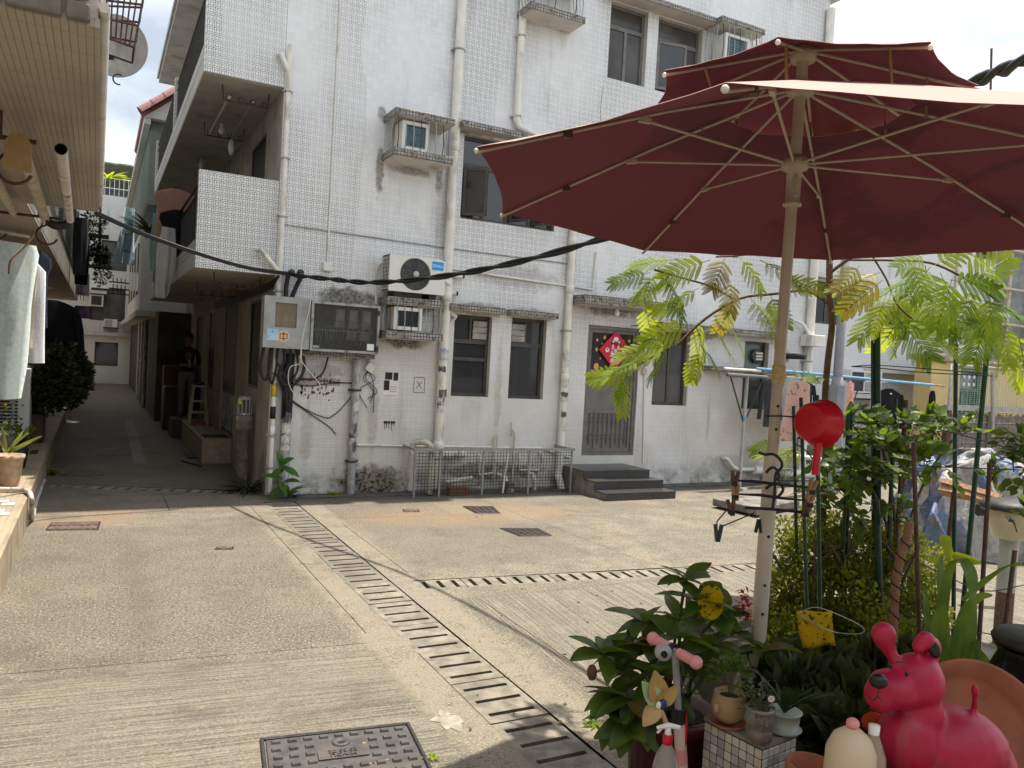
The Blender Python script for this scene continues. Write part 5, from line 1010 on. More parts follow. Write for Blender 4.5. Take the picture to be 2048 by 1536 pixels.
MB().lathe(polept(1.81), [(.0210,-.035),(.0245,-.03),(.0258,.0),(.0245,.03),(.0210,.036)], 14).build('tape_wrap', mat('masking_tape', (.50,.38,.16), .8, .2, 40), um)
MB().obox(polept(1.79)+CR*.02-CF*.01, .008, .003, .06, Matrix.Rotation(.3, 3, 'Y')).build('tape_end', bpy.data.materials['masking_tape'], um)
# ------------------------------------------------------------------ clip hanger on the pole
hg = T('clip_hanger', 'black folding clip hanger hooked round the umbrella pole', 'hanger', tuple(DD(1545,930,2.6))); hd = 2.89
pp = lambda l, d=hd: [DD(x,y,d) for x, y in l]
tube('hook', smooth_path(pp([(1518,905),(1530,909),(1548,909),(1562,922),(1563,935),(1553,945),(1550,960),(1549,990),(1545,1017)]), 5), .0055, M_black, hg, 6)
tube('hook', smooth_path(pp([(1532,946),(1540,937),(1550,936),(1558,950),(1554,962)]), 5), .0055, M_black, hg, 6); tube('hook', smooth_path(pp([(1531,978),(1545,968),(1560,968),(1566,980),(1556,994)]), 5), .0055, M_black, hg, 6)
for l in (((1460,960),(1510,963),(1560,969),(1618,975)), ((1463,988),(1520,990),(1560,996),(1612,1001)), ((1490,1015),(1540,1018),(1603,1024))): tube('crossbar', pp(l), [.003,.006,.006,.003][:len(l)] if len(l) == 4 else .006, M_black, hg, 6)
tube('bent_wire', pp([(1458,1015),(1434,1043),(1434,1052)]), .0028, M_rust, hg, 5); tube('bent_wire', pp([(1443,1053),(1508,1026)]), .0028, M_rust, hg, 5)
def clip(p, rot, m1, s=1.1, par=None, flip=1):
    Mx = Matrix.Rotation(R(rot), 3, ray(1540,1000).normalized()); t = MB()
    for sg in (-1, 1): t.obox(p + Mx @ (CR*sg*.006*s), .010*s, .014*s, .055*s, CAMB @ Matrix.Rotation(R(rot+sg*9*flip), 3, 'Y'))
    return t
CAMB = Matrix((CR, CF, Vector((0,0,1)))).transposed()
for x, y, r_, mm in ((1469,958,5,M_brown),(1471,985,-8,M_amber),(1463,1015,-10,M_brown),(1624,975,14,M_amber),(1619,1001,14,M_amber),(1612,1020,20,M_brown)):
    c = clip(DD(x,y,hd-.01), r_, mm); o = c.build('clip', mm, hg); MB().obox(DD(x-1,y+9,hd-.01), .02, .018, .016, CAMB).build('clip_jaw', M_black, hg)
tag(clip(DD(1436,1066,hd), 0, None, 1.15, None, 1).build('clothes_peg', mat('slate_blue_peg', (.03,.045,.055), .45)), 'dark slate clothes peg hanging on a bent wire left of the umbrella pole', 'peg')
tag(clip(DD(1517,1052,hd), 0, None, .9, None, -1).build('clothes_peg', M_black), 'black clothes peg clipped low on the umbrella pole', 'peg')
# ------------------------------------------------------------------ leaves
def leaf_me(name, L, W, m, bend=.15, fold=.12, n=5, tip=.9):
    mb = MB(); 
    for i in range(n+1):
        t = i/n; w = W*math.sin(math.pi*(t**tip*.96+.02))**.8; z = -bend*L*t*t; mb.v += [Vector((L*t,-w,z+fold*w)), Vector((L*t,0,z)), Vector((L*t,w,z+fold*w))]
    for i in range(n):
        for j in (0,1): mb.f.append([i*3+j,i*3+j+1,i*3+j+4,i*3+j+3]); mb.m.append(0); mb.sm.append(True)
    o = mb.build(name, m); me = o.data; bpy.data.objects.remove(o); return me
def orient(p, d, up=(0,0,1), roll=0, s=1):
    d = Vector(d).normalized(); up = Vector(up); y = up.cross(d)
    if y.length < 1e-4: y = Vector((0,1,0)).cross(d)
    y.normalize(); z = d.cross(y)
    M = Matrix((d, y, z)).transposed(); return Matrix.Translation(p) @ (M @ Matrix.Rotation(roll, 3, 'X')).to_4x4() @ Matrix.Scale(s, 4)
# hydrangea in a dark red pot
hy = T('hydrangea', 'large leaved green shrub in a dark red pot left of the umbrella pole', 'plant', tuple(LD(.63,2.78,0)))
b0 = LD(.63,2.78,0); MB().lathe(b0, [(.001,0),(.11,0),(.15,.55),(.165,.55),(.165,.60),(.145,.60),(.14,.56),(.001,.54)], 24).build('pot', mat('dark_red_pot', (.10,.02,.022), .35, .1, 6), hy); MB().lathe(b0, [(.001,.565),(.141,.56)], 16).build('soil', M_soil, hy)
L1 = leaf_me('leaf', .15, .042, M_leafdk, .25, .25); L2 = leaf_me('leaf', .12, .036, leafmat('fresh_leaf', (.04,.08,.015), (.09,.14,.03), .4), .2, .25); L3 = leaf_me('leaf', .13, .036, leafmat('old_leaf', (.09,.08,.02), (.14,.10,.03), .35), .35, .2)
root = b0+Vector((0,0,.56))
for (x, y, d, n, sp) in ((1372,1160,2.75,7,.8),(1400,1205,2.7,8,1),(1440,1230,2.9,7,1),(1352,1235,2.85,8,1),(1290,1245,2.8,8,1),(1262,1290,2.75,8,1),(1205,1308,2.7,8,.95),(1240,1340,2.75,9,1),(1300,1300,2.7,8,1.05),(1360,1275,2.65,7,.95),(1225,1390,2.7,9,1.05),(1262,1400,2.6,9,1.1),(1290,1430,2.6,8,1.1),(1240,1430,2.65,8,1.0),(1320,1350,2.6,8,1),(1420,1290,2.85,8,1.05),(1470,1265,3.0,8,1.0),(1530,1300,2.95,7,1.0),(1400,1330,2.8,8,1),(1345,1390,2.75,8,1),(1260,1450,2.6,7,1.1),(1450,1330,3.0,8,1)):
    c = DD(x, y, d); tube('stem', smooth_path([root+Vector((U(-.05,.05),U(-.05,.05),0)), root.lerp(c, .5)+Vector((0,0,.08)), c], 3), .006, M_leafdk if n % 2 else M_bark, hy, 5)
    a0 = U(0, 6.28)
    for k in range(n):
        a = a0 + k*2.4; tilt = .25+.75*k/n - (.3 if y < 1250 else .75)*.5
        dv = CR*math.cos(a) + CF*math.sin(a)*.8 + Vector((0,0,.9-1.35*k/n-(.5 if y > 1380 else 0)))
        me = (L1, L1, L2, L1, L1)[int(U(0,5))] if U(0,1) > .06 else L3
        mesh_obj('leaf', me, hy, orient(c, dv, (0,0,1), U(-.5,.5), U(.62,1.05)*sp))
for (x, y) in ((1352,1243),): 
    c = DD(x,y,2.6)
    for k in range(40): mesh_obj('floret', L2, hy, orient(c+Vector((U(-.02,.02),U(-.02,.02),U(-.01,.02))), (U(-1,1),U(-1,1),U(.2,1)), s=.14))
tag(MB().ell(DD(1184,1345,2.62), .018, .018, .028, 8).build('withered_leaf', M_brown), 'curled brown withered leaf hanging at the left of the hydrangea', 'leaf')
# small weeds at the long drain
def tuft(name, label, cat, base, n, L, W, m, spread=1.0, group=None, droop=.5):
    t = T(name, label, cat, tuple(base), group); me = leaf_me('leaf', L, W, m, droop, .2, 5)
    for k in range(n):
        a = U(0,6.28); mesh_obj('leaf', me, t, orient(Vector(base)+Vector((U(-.02,.02)*spread,U(-.02,.02)*spread,.005)), (math.cos(a)*spread,math.sin(a)*spread,U(.35,1.4)), roll=U(-.3,.3), s=U(.6,1.1)))
    return t
tuft('weed', 'small green weed growing beside the long drain near the shrub', 'weed', GZ(1185,1452), 26, .05, .009, M_leafbright, 1.3)
tuft('weed', 'tiny weed growing along the right edge of the big manhole cover', 'weed', GZ(862,1518), 14, .03, .006, M_leafbright, 1.5)
tuft('weed', 'yellow green weed at the foot of the facade between the grey pipes', 'weed', Vector((2.65,9.72,.0)), 30, .12, .02, M_leafbright, 1.4)
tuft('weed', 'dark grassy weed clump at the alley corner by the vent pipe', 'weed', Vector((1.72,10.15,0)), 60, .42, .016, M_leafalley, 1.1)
tuft('weed', 'small weed against the walkway kerb in the alley', 'weed', Vector((-.45,11.8,0)), 24, .16, .02, M_leafbright, .8)
bl = tuft('weed', 'broad leaved green weed in front of the thick grey riser', 'weed', Vector((2.10,9.62,.02)), 5, .3, .06, M_leafdk, .9)
Lb = leaf_me('leaf', .34, .085, leafmat('broad_green_leaf', (.04,.12,.02), (.08,.18,.03), .35), .3, .2)
for k, (x, y, ang) in enumerate(((553,945,150),(560,952,35),(548,958,200),(566,960,-10),(560,972,-50),(575,950,60),(590,972,-20),(545,975,230),(555,930,100))):
    a = R(ang); mesh_obj('leaf', Lb, bl, orient(FY(562,962,9.55)+Vector((U(-.05,.05),0,U(-.1,.2))), CR*math.cos(a)+Vector((0,-.5,math.sin(a)*.8)), (0,-.6,.8), U(-.3,.3), U(.5,.8)))
# ------------------------------------------------------------------ tiled plinth with pots
zp = .684; Nn, Ll, Rr = (DD(x,y,d) for x, y, d in ((1525,1500,2.353),(1410,1440,2.53),(1592,1472,2.45)))
for v in (Nn, Ll, Rr): v.z = zp
Bk = Ll+Rr-Nn; pl = T('tiled_plinth', 'square plinth of white and grey mosaic tiles holding three pots', 'plinth', tuple((Nn+Bk)/2-Vector((0,0,zp))))
MB().prism([Nn,Rr,Bk,Ll], (0,0,-zp)).build('plinth_core', mat('plinth_grout', (.05,.047,.043), .9), pl)
cen = (Nn+Bk)/2; MB().prism([cen+(v-cen)*1.03+Vector((0,0,.002)) for v in (Nn,Rr,Bk,Ll)], (0,0,.012)).build('plinth_cap', M_conc, pl)
Mt = [mat('plinth_tile_%s' % n, c, .3, .06, 6) for n, c in (('white',(.50,.48,.43)),('cream',(.46,.40,.31)),('grey',(.27,.26,.26)),('mid',(.37,.36,.35)))]
tms = []
for m_ in Mt: o = bevel(MB().box((-.0132,-.002,-.0132),(.0132,.002,.0132)).build('tile', m_), .002); dgx = bpy.context.evaluated_depsgraph_get(); me = bpy.data.meshes.new_from_object(o.evaluated_get(dgx)); bpy.data.objects.remove(o); tms.append(me)
for A_, B_ in ((Ll,Nn),(Nn,Rr)):
    D = B_-A_; n = max(1, round(D.length/.0287)); st_ = D/n; nm = Vector((D.y,-D.x,0)).normalized(); cz = (A_+B_)/2-cen
    if nm.dot(cz) < 0: nm = -nm
    for i in range(n):
        for j in range(17):
            p = A_ + st_*(i+.5) + nm*.001; p.z = zp-.016-j*.0287
            mesh_obj('tile', tms[0 if j == 0 and U(0,1) < .6 else int(U(0,4))], pl, Matrix.Translation(p) @ Matrix.Rotation(math.atan2(D.y,D.x), 4, 'Z') @ Matrix.Scale(st_.length/.0287, 4, (1,0,0)))
zc = zp+.0145
def zat(x, y, z): d = ray(x, y); return CP + d*((z-H)/d.z)
p = zat(1455,1448,zc); tp = T('tan_pot', 'rounded tan pot with a small bushy plant at the left of the plinth', 'pot', tuple(p))
MB().lathe(p, [(.001,.012),(.032,.012),(.05,.035),(.054,.065),(.047,.095),(.049,.102),(.043,.102),(.042,.09),(.001,.088)], 24).build('pot_body', M_pot, tp); MB().lathe(p, [(.001,0),(.05,0),(.06,.012),(.056,.012),(.048,.004),(.001,.004)], 24).build('saucer', M_terra, tp); MB().lathe(p, [(.001,.0905),(.0425,.089)], 14).build('soil', M_soil, tp)
MB().ell(p+CR*-.045-CF*.03+Vector((0,0,.06)), .012, .012, .018, 8).build('pot_lug', M_pot, tp)
me = leaf_me('leaf', .02, .005, M_leafdk, .2, .2, 3)
for k in range(190):
    v = Vector((U(-1,1),U(-1,1),U(-.3,1))); v = v.normalized()*U(.3,1)**.5; mesh_obj('leaf', me, tp, orient(p+Vector((0,0,.145))+Vector((v.x*.06,v.y*.06,v.z*.065)), v+Vector((0,0,.3)), roll=U(-1,1), s=U(.7,1.4)))
for k in range(5): tube('stem', [p+Vector((0,0,.09)), p+Vector((U(-.04,.04),U(-.04,.04),.17))], .0025, M_bark, tp, 5)
p = zat(1517,1482,zc); gj = T('glass_jar', 'clear glass jar holding a small flowering sprig on the plinth corner', 'jar', tuple(p))
def glassmat(name, tint, alpha=.35):
    q = MT(name); q.fin(tint, .06, spec=.6); q.b.inputs['Alpha'].default_value = alpha; return q.m
Mj = glassmat('smoky_jar_glass', (.30,.26,.22), .38)
MB().lathe(p, [(.001,.004),(.036,.004),(.041,.012),(.041,.04),(.038,.045),(.041,.05),(.041,.10),(.039,.104)], 24).build('jar_wall', Mj, gj); MB().lathe(p, [(.001,.006),(.036,.008),(.036,.035),(.001,.036)], 16).build('jar_water', mat('brown_water', (.10,.07,.045), .2), gj); MB().lathe(p, [(.0395,.094),(.043,.094),(.043,.106),(.0385,.106)], 24).build('jar_rim', glassmat('jar_rim_glass', (.35,.31,.27), .6), gj)
me = leaf_me('leaf', .022, .004, leafmat('sprig_leaf', (.05,.06,.035), (.10,.11,.07), .3), .2, .2, 3)
for k in range(110): mesh_obj('leaf', me, gj, orient(p+Vector((U(-.05,.04),U(-.04,.04),U(.08,.19))), (U(-1,1),U(-1,1),U(-.1,1)), roll=U(-1,1), s=U(.7,1.3)))
for k in range(6): tube('stem', [p+Vector((U(-.01,.01),U(-.01,.01),.03)), p+Vector((U(-.04,.03),U(-.03,.03),.16))], .002, M_leafdk, gj, 4)
c = DD(1542,1397,2.33); me = leaf_me('petal', .011, .003, M_white, .1, .1, 3)
for k in range(18): a = k*.35; mesh_obj('petal', me, gj, orient(c, CR*math.cos(a)+Vector((0,0,math.sin(a)))-CF*.4, -CF))
MB().ell(c-CF*.003, .004, .004, .004, 8).build('flower_eye', M_yellow, gj)
p = zat(1566,1462,zc); cp = T('celadon_pot', 'pale green pot with strap leaved plant at the back of the plinth', 'pot', tuple(p))
MB().lathe(p, [(.001,0),(.045,0),(.056,.012),(.05,.012),(.042,.006),(.05,.06),(.055,.065),(.048,.066),(.001,.058)], 22).build('pot_body', M_celadon, cp)
me = leaf_me('leaf', .17, .013, leafmat('dark_strap', (.02,.05,.01), (.05,.09,.02), .3), .3, .25, 7)
for k in range(16): a = U(0,6.28); mesh_obj('leaf', me, cp, orient(p+Vector((0,0,.055)), (math.cos(a)*.6,math.sin(a)*.6,U(.7,1.6)), roll=U(-.3,.3), s=U(.6,1.05)))
# ------------------------------------------------------------------ child's scooter, pinwheel, spray bottle
sk = T('child_scooter', 'child\'s scooter with pink handlebar grips and a silver stem', 'scooter', tuple(DD(1356,1310,2.5)*1.0)); d = 2.5
g0, g1 = DD(1306,1277,2.55), DD(1392,1325,2.42); ax = g1-g0
tube('handlebar', [g0.lerp(g1,.05), g0.lerp(g1,.95)], .009, M_galv, sk)
for a, b, e in ((0,.40,0),(.60,1,1)):
    q = [g0.lerp(g1,a), g0.lerp(g1,b)]; tube('grip', q, .0155, M_pinkp, sk, 14); MB().ell(q[e], .021, .021, .021, 12).build('grip_end', M_pinkp, sk)
    for k in range(5): tube('grip_ring', [q[0].lerp(q[1],.2+k*.14), q[0].lerp(q[1],.225+k*.14)], .0168, M_pinkp, sk, 12)
c = DD(1326,1304,2.46); MB().lathe(c, [(.001,-.02),(.018,-.018),(.026,-.005),(.026,.012),(.001,.014)], 18, CAMB @ Matrix.Rotation(R(80),3,'X')).build('bell', M_grey, sk); MB().lathe(c-CF*.02, [(.001,-.004),(.01,-.004),(.01,.004)], 12, CAMB @ RX).build('bell_cap', M_black, sk); tube('bell_clamp', [g0.lerp(g1,.41), g0.lerp(g1,.5)], .017, M_black, sk, 12)
s0, s1 = g0.lerp(g1,.52), DD(1357,1425,2.5); tube('upper_stem', [s0, s1], .011, M_galv, sk, 12); s2 = DD(1364,1540,2.52); sd2 = (s2-s1).normalized()
foot = s1 + sd2*((s1.z-.08)/-sd2.z); tube('lower_stem', [s1, foot], .019, mat('pink_white_tube', (.66,.52,.46), .4, .08), sk, 14); tube('stem_clamp', [s1+Vector((0,0,.012)), s1-Vector((0,0,.03))], .025, M_black, sk, 12)
tube('decal_band', [s1.lerp(foot,.18), s1.lerp(foot,.26)], .0194, M_pinkp, sk, 14); tube('streamer', smooth_path([s1+CR*.02, s1+CR*.025-Vector((0,0,.06)), s1+CR*.02-Vector((0,0,.13))], 4), .008, M_redp, sk, 6)
bevel(MB().obox(foot+CF*.22+Vector((0,0,.0)), .11, .42, .025, CAMB).build('deck', M_pinkp, sk), .01)
for o_ in (CR*.06, CR*-.06, CF*.40): MB().lathe(foot+o_+Vector((0,0,-.03)), [(.001,-.012),(.045,-.012),(.05,0),(.045,.012),(.001,.012)], 16, CAMB @ Matrix.Rotation(R(90),3,'Y')).build('wheel', M_black, sk)
pw = T('pinwheel', 'paper pinwheel toy with green and tan petals beside the scooter stem', 'pinwheel', tuple(DD(1318,1405,2.42))); c = DD(1316,1407,2.43); n_ = -CF
for k, (x, y, sx, mm) in enumerate(((1300,1383,.052,mat('green_petal', (.32,.46,.24), .5)),(1315,1368,.062,mat('ochre_petal', (.40,.25,.08), .5)),(1305,1425,.05,mat('tan_petal', (.50,.34,.16), .5)),(1345,1385,.05,bpy.data.materials['ochre_petal']))):
    e = DD(x,y,2.42)-c; e.normalize(); me = leaf_me('petal', sx*1.6, sx*.55, mm, .2, .35, 6, .75); mesh_obj('petal', me, pw, orient(c, e, n_, .25))
MB().ell(c+CR*.012, .016, .016, .018, 10).build('hub', mat('blue_hub', (.01,.05,.15), .4), pw); MB().ell(c-CF*.012, .010, .006, .012, 10).build('hub_button', M_white, pw)
tube('stick', [c+CF*.01, DD(1330,1440,2.43), DD(1338,1475,2.44)], .008, mat('pink_stick', (.62,.32,.22), .5), pw, 8)
sb = T('spray_bottle', 'clear plastic bottle with red collar and white spray nozzle', 'bottle', tuple(DD(1335,1536,2.38))); c = DD(1335,1480,2.38); c0 = c-Vector((0,0,.26))
MB().lathe(c0, [(.001,.002),(.036,.002),(.04,.012),(.04,.12),(.037,.13),(.04,.14),(.04,.18),(.032,.215),(.016,.243),(.014,.25)], 20).build('bottle_wall', glassmat('cloudy_plastic', (.50,.46,.42), .45), sb)
MB().lathe(c, [(.014,-.012),(.0155,-.01),(.0155,.016),(.012,.02)], 14).build('collar', M_redp, sb); MB().lathe(c, [(.011,.018),(.009,.03),(.008,.045),(.001,.046)], 12).build('nozzle_neck', M_white, sb)
tube('nozzle', [c+Vector((0,0,.04))+CR*.035, c+Vector((0,0,.045)), c+Vector((0,0,.035))-CR*.035], [.007,.009,.005], M_white, sb, 8); tube('trigger', [c+Vector((0,0,.035))-CR*.02, c+Vector((0,0,.02))-CR*.032], .004, M_white, sb, 6)
tag(box('bottle_stand', c0-Vector((.12,.12,c0.z)), c0+Vector((.12,.12,0)), M_conc), 'low concrete block under the spray bottle', 'block')
# ------------------------------------------------------------------ planter bed with hedge, stakes, toys
zb = .50; bedp = [LD(a,b,0) for a, b in ((1.14,1.5),(2.9,1.5),(2.9,3.75),(1.14,3.75))]
pb = T('planter_bed', 'raised soil bed with low concrete sides on the right', 'planter', tuple(LD(1.9,2.6,0)))
MB().prism([p+Vector((0,0,.0)) for p in bedp], (0,0,zb-.02)).build('bed_wall', M_conc, pb)
m = MB(); n = 20
for i in range(n+1):
    for j in range(n+1): p = bedp[0].lerp(bedp[1], i/n).lerp(bedp[3].lerp(bedp[2], i/n), j/n); m.v.append(Vector((p.x,p.y,zb-.015+U(0,.03))))
for i in range(n):
    for j in range(n): m.f.append([i*(n+1)+j,(i+1)*(n+1)+j,(i+1)*(n+1)+j+1,i*(n+1)+j+1]); m.m.append(0); m.sm.append(True)
m.build('bed_soil', M_soil, pb)
MB().prism([LD(a,b,0) for a, b in ((1.15,3.755),(2.45,3.755),(2.45,4.85),(1.15,4.85))], (0,0,.43)).build('bed_soil', M_soil, pb)
def foliage(m, blobs, n, l, w):
    tot = sum(b[1]*b[2]*b[3] for b in blobs)
    for c, rx, ry, rz in blobs:
        for k in range(int(n*rx*ry*rz/tot)):
            v = Vector((rnd.gauss(0,1), rnd.gauss(0,1), rnd.gauss(0,1))).normalized()*(U(.25,1)**.45); p = Vector(c)+Vector((v.x*rx,v.y*ry,v.z*rz))
            d = (v+Vector((U(-.8,.8),U(-.8,.8),U(-.2,1)))).normalized(); s = d.cross(Vector((U(-1,1),U(-1,1),U(-1,1))))
            if s.length < .01: continue
            s.normalize(); k2 = U(.6,1.3); a, b = d*l*k2, s*w*k2; m.add([p, p+a*.5+b, p+a, p+a*.5-b], [(0,1,2,3)])
    return m
hd_ = T('garden_hedge', 'dense fine leaved yellow green bush behind the umbrella pole', 'bush', tuple(LD(1.35,3.2,zb)))
bl_ = []
for (x, y, d, r) in ((1640,1120,3.35,.17),(1720,1110,3.4,.17),(1590,1180,3.3,.15),(1690,1200,3.2,.2),(1780,1170,3.35,.18),(1830,1230,3.4,.14),(1620,1270,3.2,.2),(1720,1290,3.15,.22),(1800,1310,3.2,.18),(1580,1330,3.2,.16),(1660,1370,3.0,.18),(1560,1250,3.4,.13),(1740,1380,3.0,.16),(1650,1060,3.5,.10),(1600,1090,3.45,.09),(1760,1090,3.5,.10),(1850,1160,3.5,.08),(1570,1130,3.45,.08),(1840,1300,3.3,.13),(1565,1065,3.5,.09),(1620,1045,3.55,.08),(1800,1085,3.5,.11),(1860,1125,3.5,.10),(1580,1300,3.1,.14),(1690,1060,3.5,.10),(1850,1230,3.4,.12),(1555,1200,3.4,.10)):
    bl_.append((DD(x,y,d+.95), r*1.3, r*1.1, r*1.1))
foliage(MB(), bl_, 56000, .022, .0078).build('foliage', M_leafbush, hd_, kind='stuff')
for k in range(14): b = LD(U(1.55,2.15),U(3.95,4.3),.4); tube('stem', smooth_path([b, b+Vector((U(-.08,.08),U(-.08,.08),.25)), b+Vector((U(-.2,.2),U(-.2,.2),.55))], 4), .007, M_bark, hd_, 5)
def stake(label, top, bot, d, r, m, zb_=.02):
    if d >= 3.3: d += .75; r *= 1.2
    a, b = DD(*top, d), DD(*bot, d); dr = (b-a).normalized(); b2 = a+dr*((a.z-zb_)/-dr.z); return tag(tube('plant_stake', [a, b2], r*.74, m, None, 8), label, 'stake', 'stakes among the plants')
for l, t_, b_, d, r, m_ in (('tallest thick green stake left of the black jacket',(1755,655),(1757,1100),3.6,.017,M_stake),('thick green stake tied against the tallest one',(1746,680),(1747,1000),3.62,.013,M_stake),
    ('green stake in front of the yellow gatehouse',(1912,687),(1908,1115),3.9,.014,M_stake),('leaning dark green stake in front of the netted scaffold',(1979,655),(1935,1120),3.8,.016,M_stake),
    ('thin green stake left of the red dipper',(1602,795),(1612,1160),3.0,.0095,M_stake),('short green stake behind the thin one by the pink blouse',(1587,812),(1591,1000),3.5,.010,M_stake),
    ('green stake standing right behind the handle of the red dipper',(1634,790),(1638,1100),3.1,.011,M_stake),('short dark stake with blunt top by the pink towel',(1696,828),(1690,1000),3.4,.010,M_stake),('short dark stake twin by the pink towel',(1703,824),(1697,1000),3.42,.009,M_stake),
    ('dark stake in front of the black jacket',(1791,798),(1778,1060),3.5,.012,M_stake),('dark knobbly stake right of the black jacket',(1812,800),(1798,1010),3.5,.013,M_bark),
    ('light brown bamboo cane rising from the middle of the bed',(1827,885),(1842,1380),2.9,.011,M_brown),('dark brown stake in front of the garden lamp',(1980,925),(1955,1330),3.1,.012,M_brown),('slender brown stake leaning by the concrete post',(1907,985),(1888,1160),3.9,.013,M_brown),('stout green stake rising from the oval leaved shrub',(1752,1000),(1755,1080),3.3,.02,M_stake),('grey leaning stick at the lower right',(2030,1100),(2005,1300),3.4,.014,M_bark)):
    stake(l, t_, b_, d, r, m_)
ws = T('wire_wrapped_stem', 'pinkish plant stem wound with black wire in the hedge', 'stem', tuple(DD(1785,1250,2.85))); sp = smooth_path([DD(x,y,2.85) for x, y in ((1820,1045),(1812,1080),(1800,1120),(1792,1160),(1789,1200),(1787,1250),(1785,1340))], 6)
tube('stem', sp, .015, mat('pinkish_bark', (.26,.13,.08), .8, .2, 40), ws, 10); hx = []
for i, p in enumerate(sp[4:]): 
    for j in range(4): a = i*1.5+j*.37; hx.append(p+(CR*math.cos(a)+CF*math.sin(a))*.017-Vector((0,0,j*.003)))
tube('black_wire', hx, .0025, M_black, ws, 5)
for k, (l, p) in enumerate((('upper of two sagging wires strung between the green stakes', ((1703,733),(1760,731),(1910,742),(1978,748))),('lower of two sagging wires strung between the green stakes', ((1703,733),(1755,736),(1850,745),(1985,752))),('thin wire strung across behind the oval leaved shrub', ((1690,842),(1760,848),(1850,852),(2048,905))),('wire sagging across the garden below the tarp', ((1700,1105),(1830,1125),(1890,1150),(1965,1182),(2048,1170))),('wire crossing in front of the concrete post', ((1830,930),(1908,935),(2048,940))),('wire running low in front of the strap leaves', ((1840,1260),(1960,1265),(2048,1285))))):
    tag(tube('garden_wire', smooth_path([DD(x,y,3.5-.1*k) for x, y in p], 5), .0022, M_dkiron, None, 4), l, 'wire', 'wires strung between the stakes')
ug = T('undergrowth', 'dark low leafy plants filling the bed below the hedge', 'plants', tuple(LD(1.6,3.1,zb))); m = MB()
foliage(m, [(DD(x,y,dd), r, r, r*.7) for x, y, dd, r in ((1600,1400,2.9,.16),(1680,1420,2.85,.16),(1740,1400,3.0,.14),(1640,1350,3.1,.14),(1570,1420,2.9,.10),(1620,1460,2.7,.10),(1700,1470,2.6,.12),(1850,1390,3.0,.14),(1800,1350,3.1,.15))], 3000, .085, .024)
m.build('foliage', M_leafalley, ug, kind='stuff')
# red dipper
dp = T('red_dipper', 'red plastic dipper hung upside down on a stake', 'dipper', tuple(DD(1636,840,2.9))); c = DD(1618,843,2.9)
axd = (CR*.80+CF*.55+Vector((0,0,-.10))).normalized(); Mx = axd.to_track_quat('Z','Y').to_matrix()
bevel(MB().lathe(c, [(.001,0),(.060,0),(.070,.008),(.086,.075),(.092,.078),(.092,.084),(.083,.083),(.067,.012),(.001,.006)], 28, Mx).build('dipper_bowl', M_redp, dp), .002)
h0 = c+Mx @ Vector((0,0,.06)); dn = Vector((0,0,-1)); tube('dipper_handle', [h0+dn*.06-CF*.02, h0+dn*.11-CF*.03-CR*.01, h0+dn*.19-CF*.03-CR*.012], [.016,.014,.014], M_redp, dp, 8)
for k in range(3): MB().ell(c+Mx @ Vector((.045*math.cos(k*2.1+1),.045*math.sin(k*2.1+1),-.001)), .004, .004, .004, 6).build('foot_bump', M_redp, dp)
tag(tube('tie_wire', [DD(1528,832,2.93), DD(1562,832,2.93), DD(1592,834,3.0)], .003, M_dkiron, None, 5), 'wire tying the umbrella pole to the stake by the red dipper', 'wire')
# yellow traps
def trap(label, pts, d, rot=0):
    m = MB(); n = 6; P = [DD(x,y,d) for x, y in pts]; vs = []
    for i in range(n+1):
        for j in range(n+1): p = P[0].lerp(P[1], i/n).lerp(P[3].lerp(P[2], i/n), j/n); vs.append(p + CF*.012*math.sin(i*1.1+j*.5))
    m.add(vs, [(i*(n+1)+j,(i+1)*(n+1)+j,(i+1)*(n+1)+j+1,i*(n+1)+j+1) for i in range(n) for j in range(n)], True); o = m.build('yellow_trap', Mtrap); md = o.modifiers.new('s', 'SOLIDIFY'); md.thickness = .002; return tag(o, label, 'insect trap', 'yellow insect traps')
Mtrap = fabric('yellow_card', (.66,.47,.02), .4, (.14,.10,.02), 70)
trap('square yellow sticky trap speckled with insects hung before the hedge', ((1593,1223),(1665,1222),(1671,1291),(1606,1295)), 2.75)
n = 14; c = DD(1422,1205,2.68); o = MB().prism([c+CR*.045*math.cos(6.28*i/n)+Vector((0,0,.062*math.sin(6.28*i/n))) for i in range(n)], CF*.003).build('yellow_trap', Mtrap); tag(o, 'round yellow sticky trap among the hydrangea leaves', 'insect trap', 'yellow insect traps')
tag(tube('trap_wire', smooth_path([DD(x,y,2.72) for x, y in ((1600,1225),(1635,1215),(1700,1240),(1728,1258),(1715,1268),(1660,1262),(1603,1232))], 5), .0018, M_galv, None, 4), 'thin wire hoop holding the square yellow trap', 'wire')
rf = T('red_flower', 'small red flower spike beside the umbrella pole', 'flower', tuple(DD(1488,1210,2.9))); me = leaf_me('petal', .022, .008, mat('red_petal', (.45,.02,.05), .6), .2, .2, 3)
for k in range(60): mesh_obj('petal', me, rf, orient(DD(1490+U(-12,10),1180+U(0,65),2.9+U(-.02,.02)), (U(-1,1),U(-1,1),U(-.6,1))))
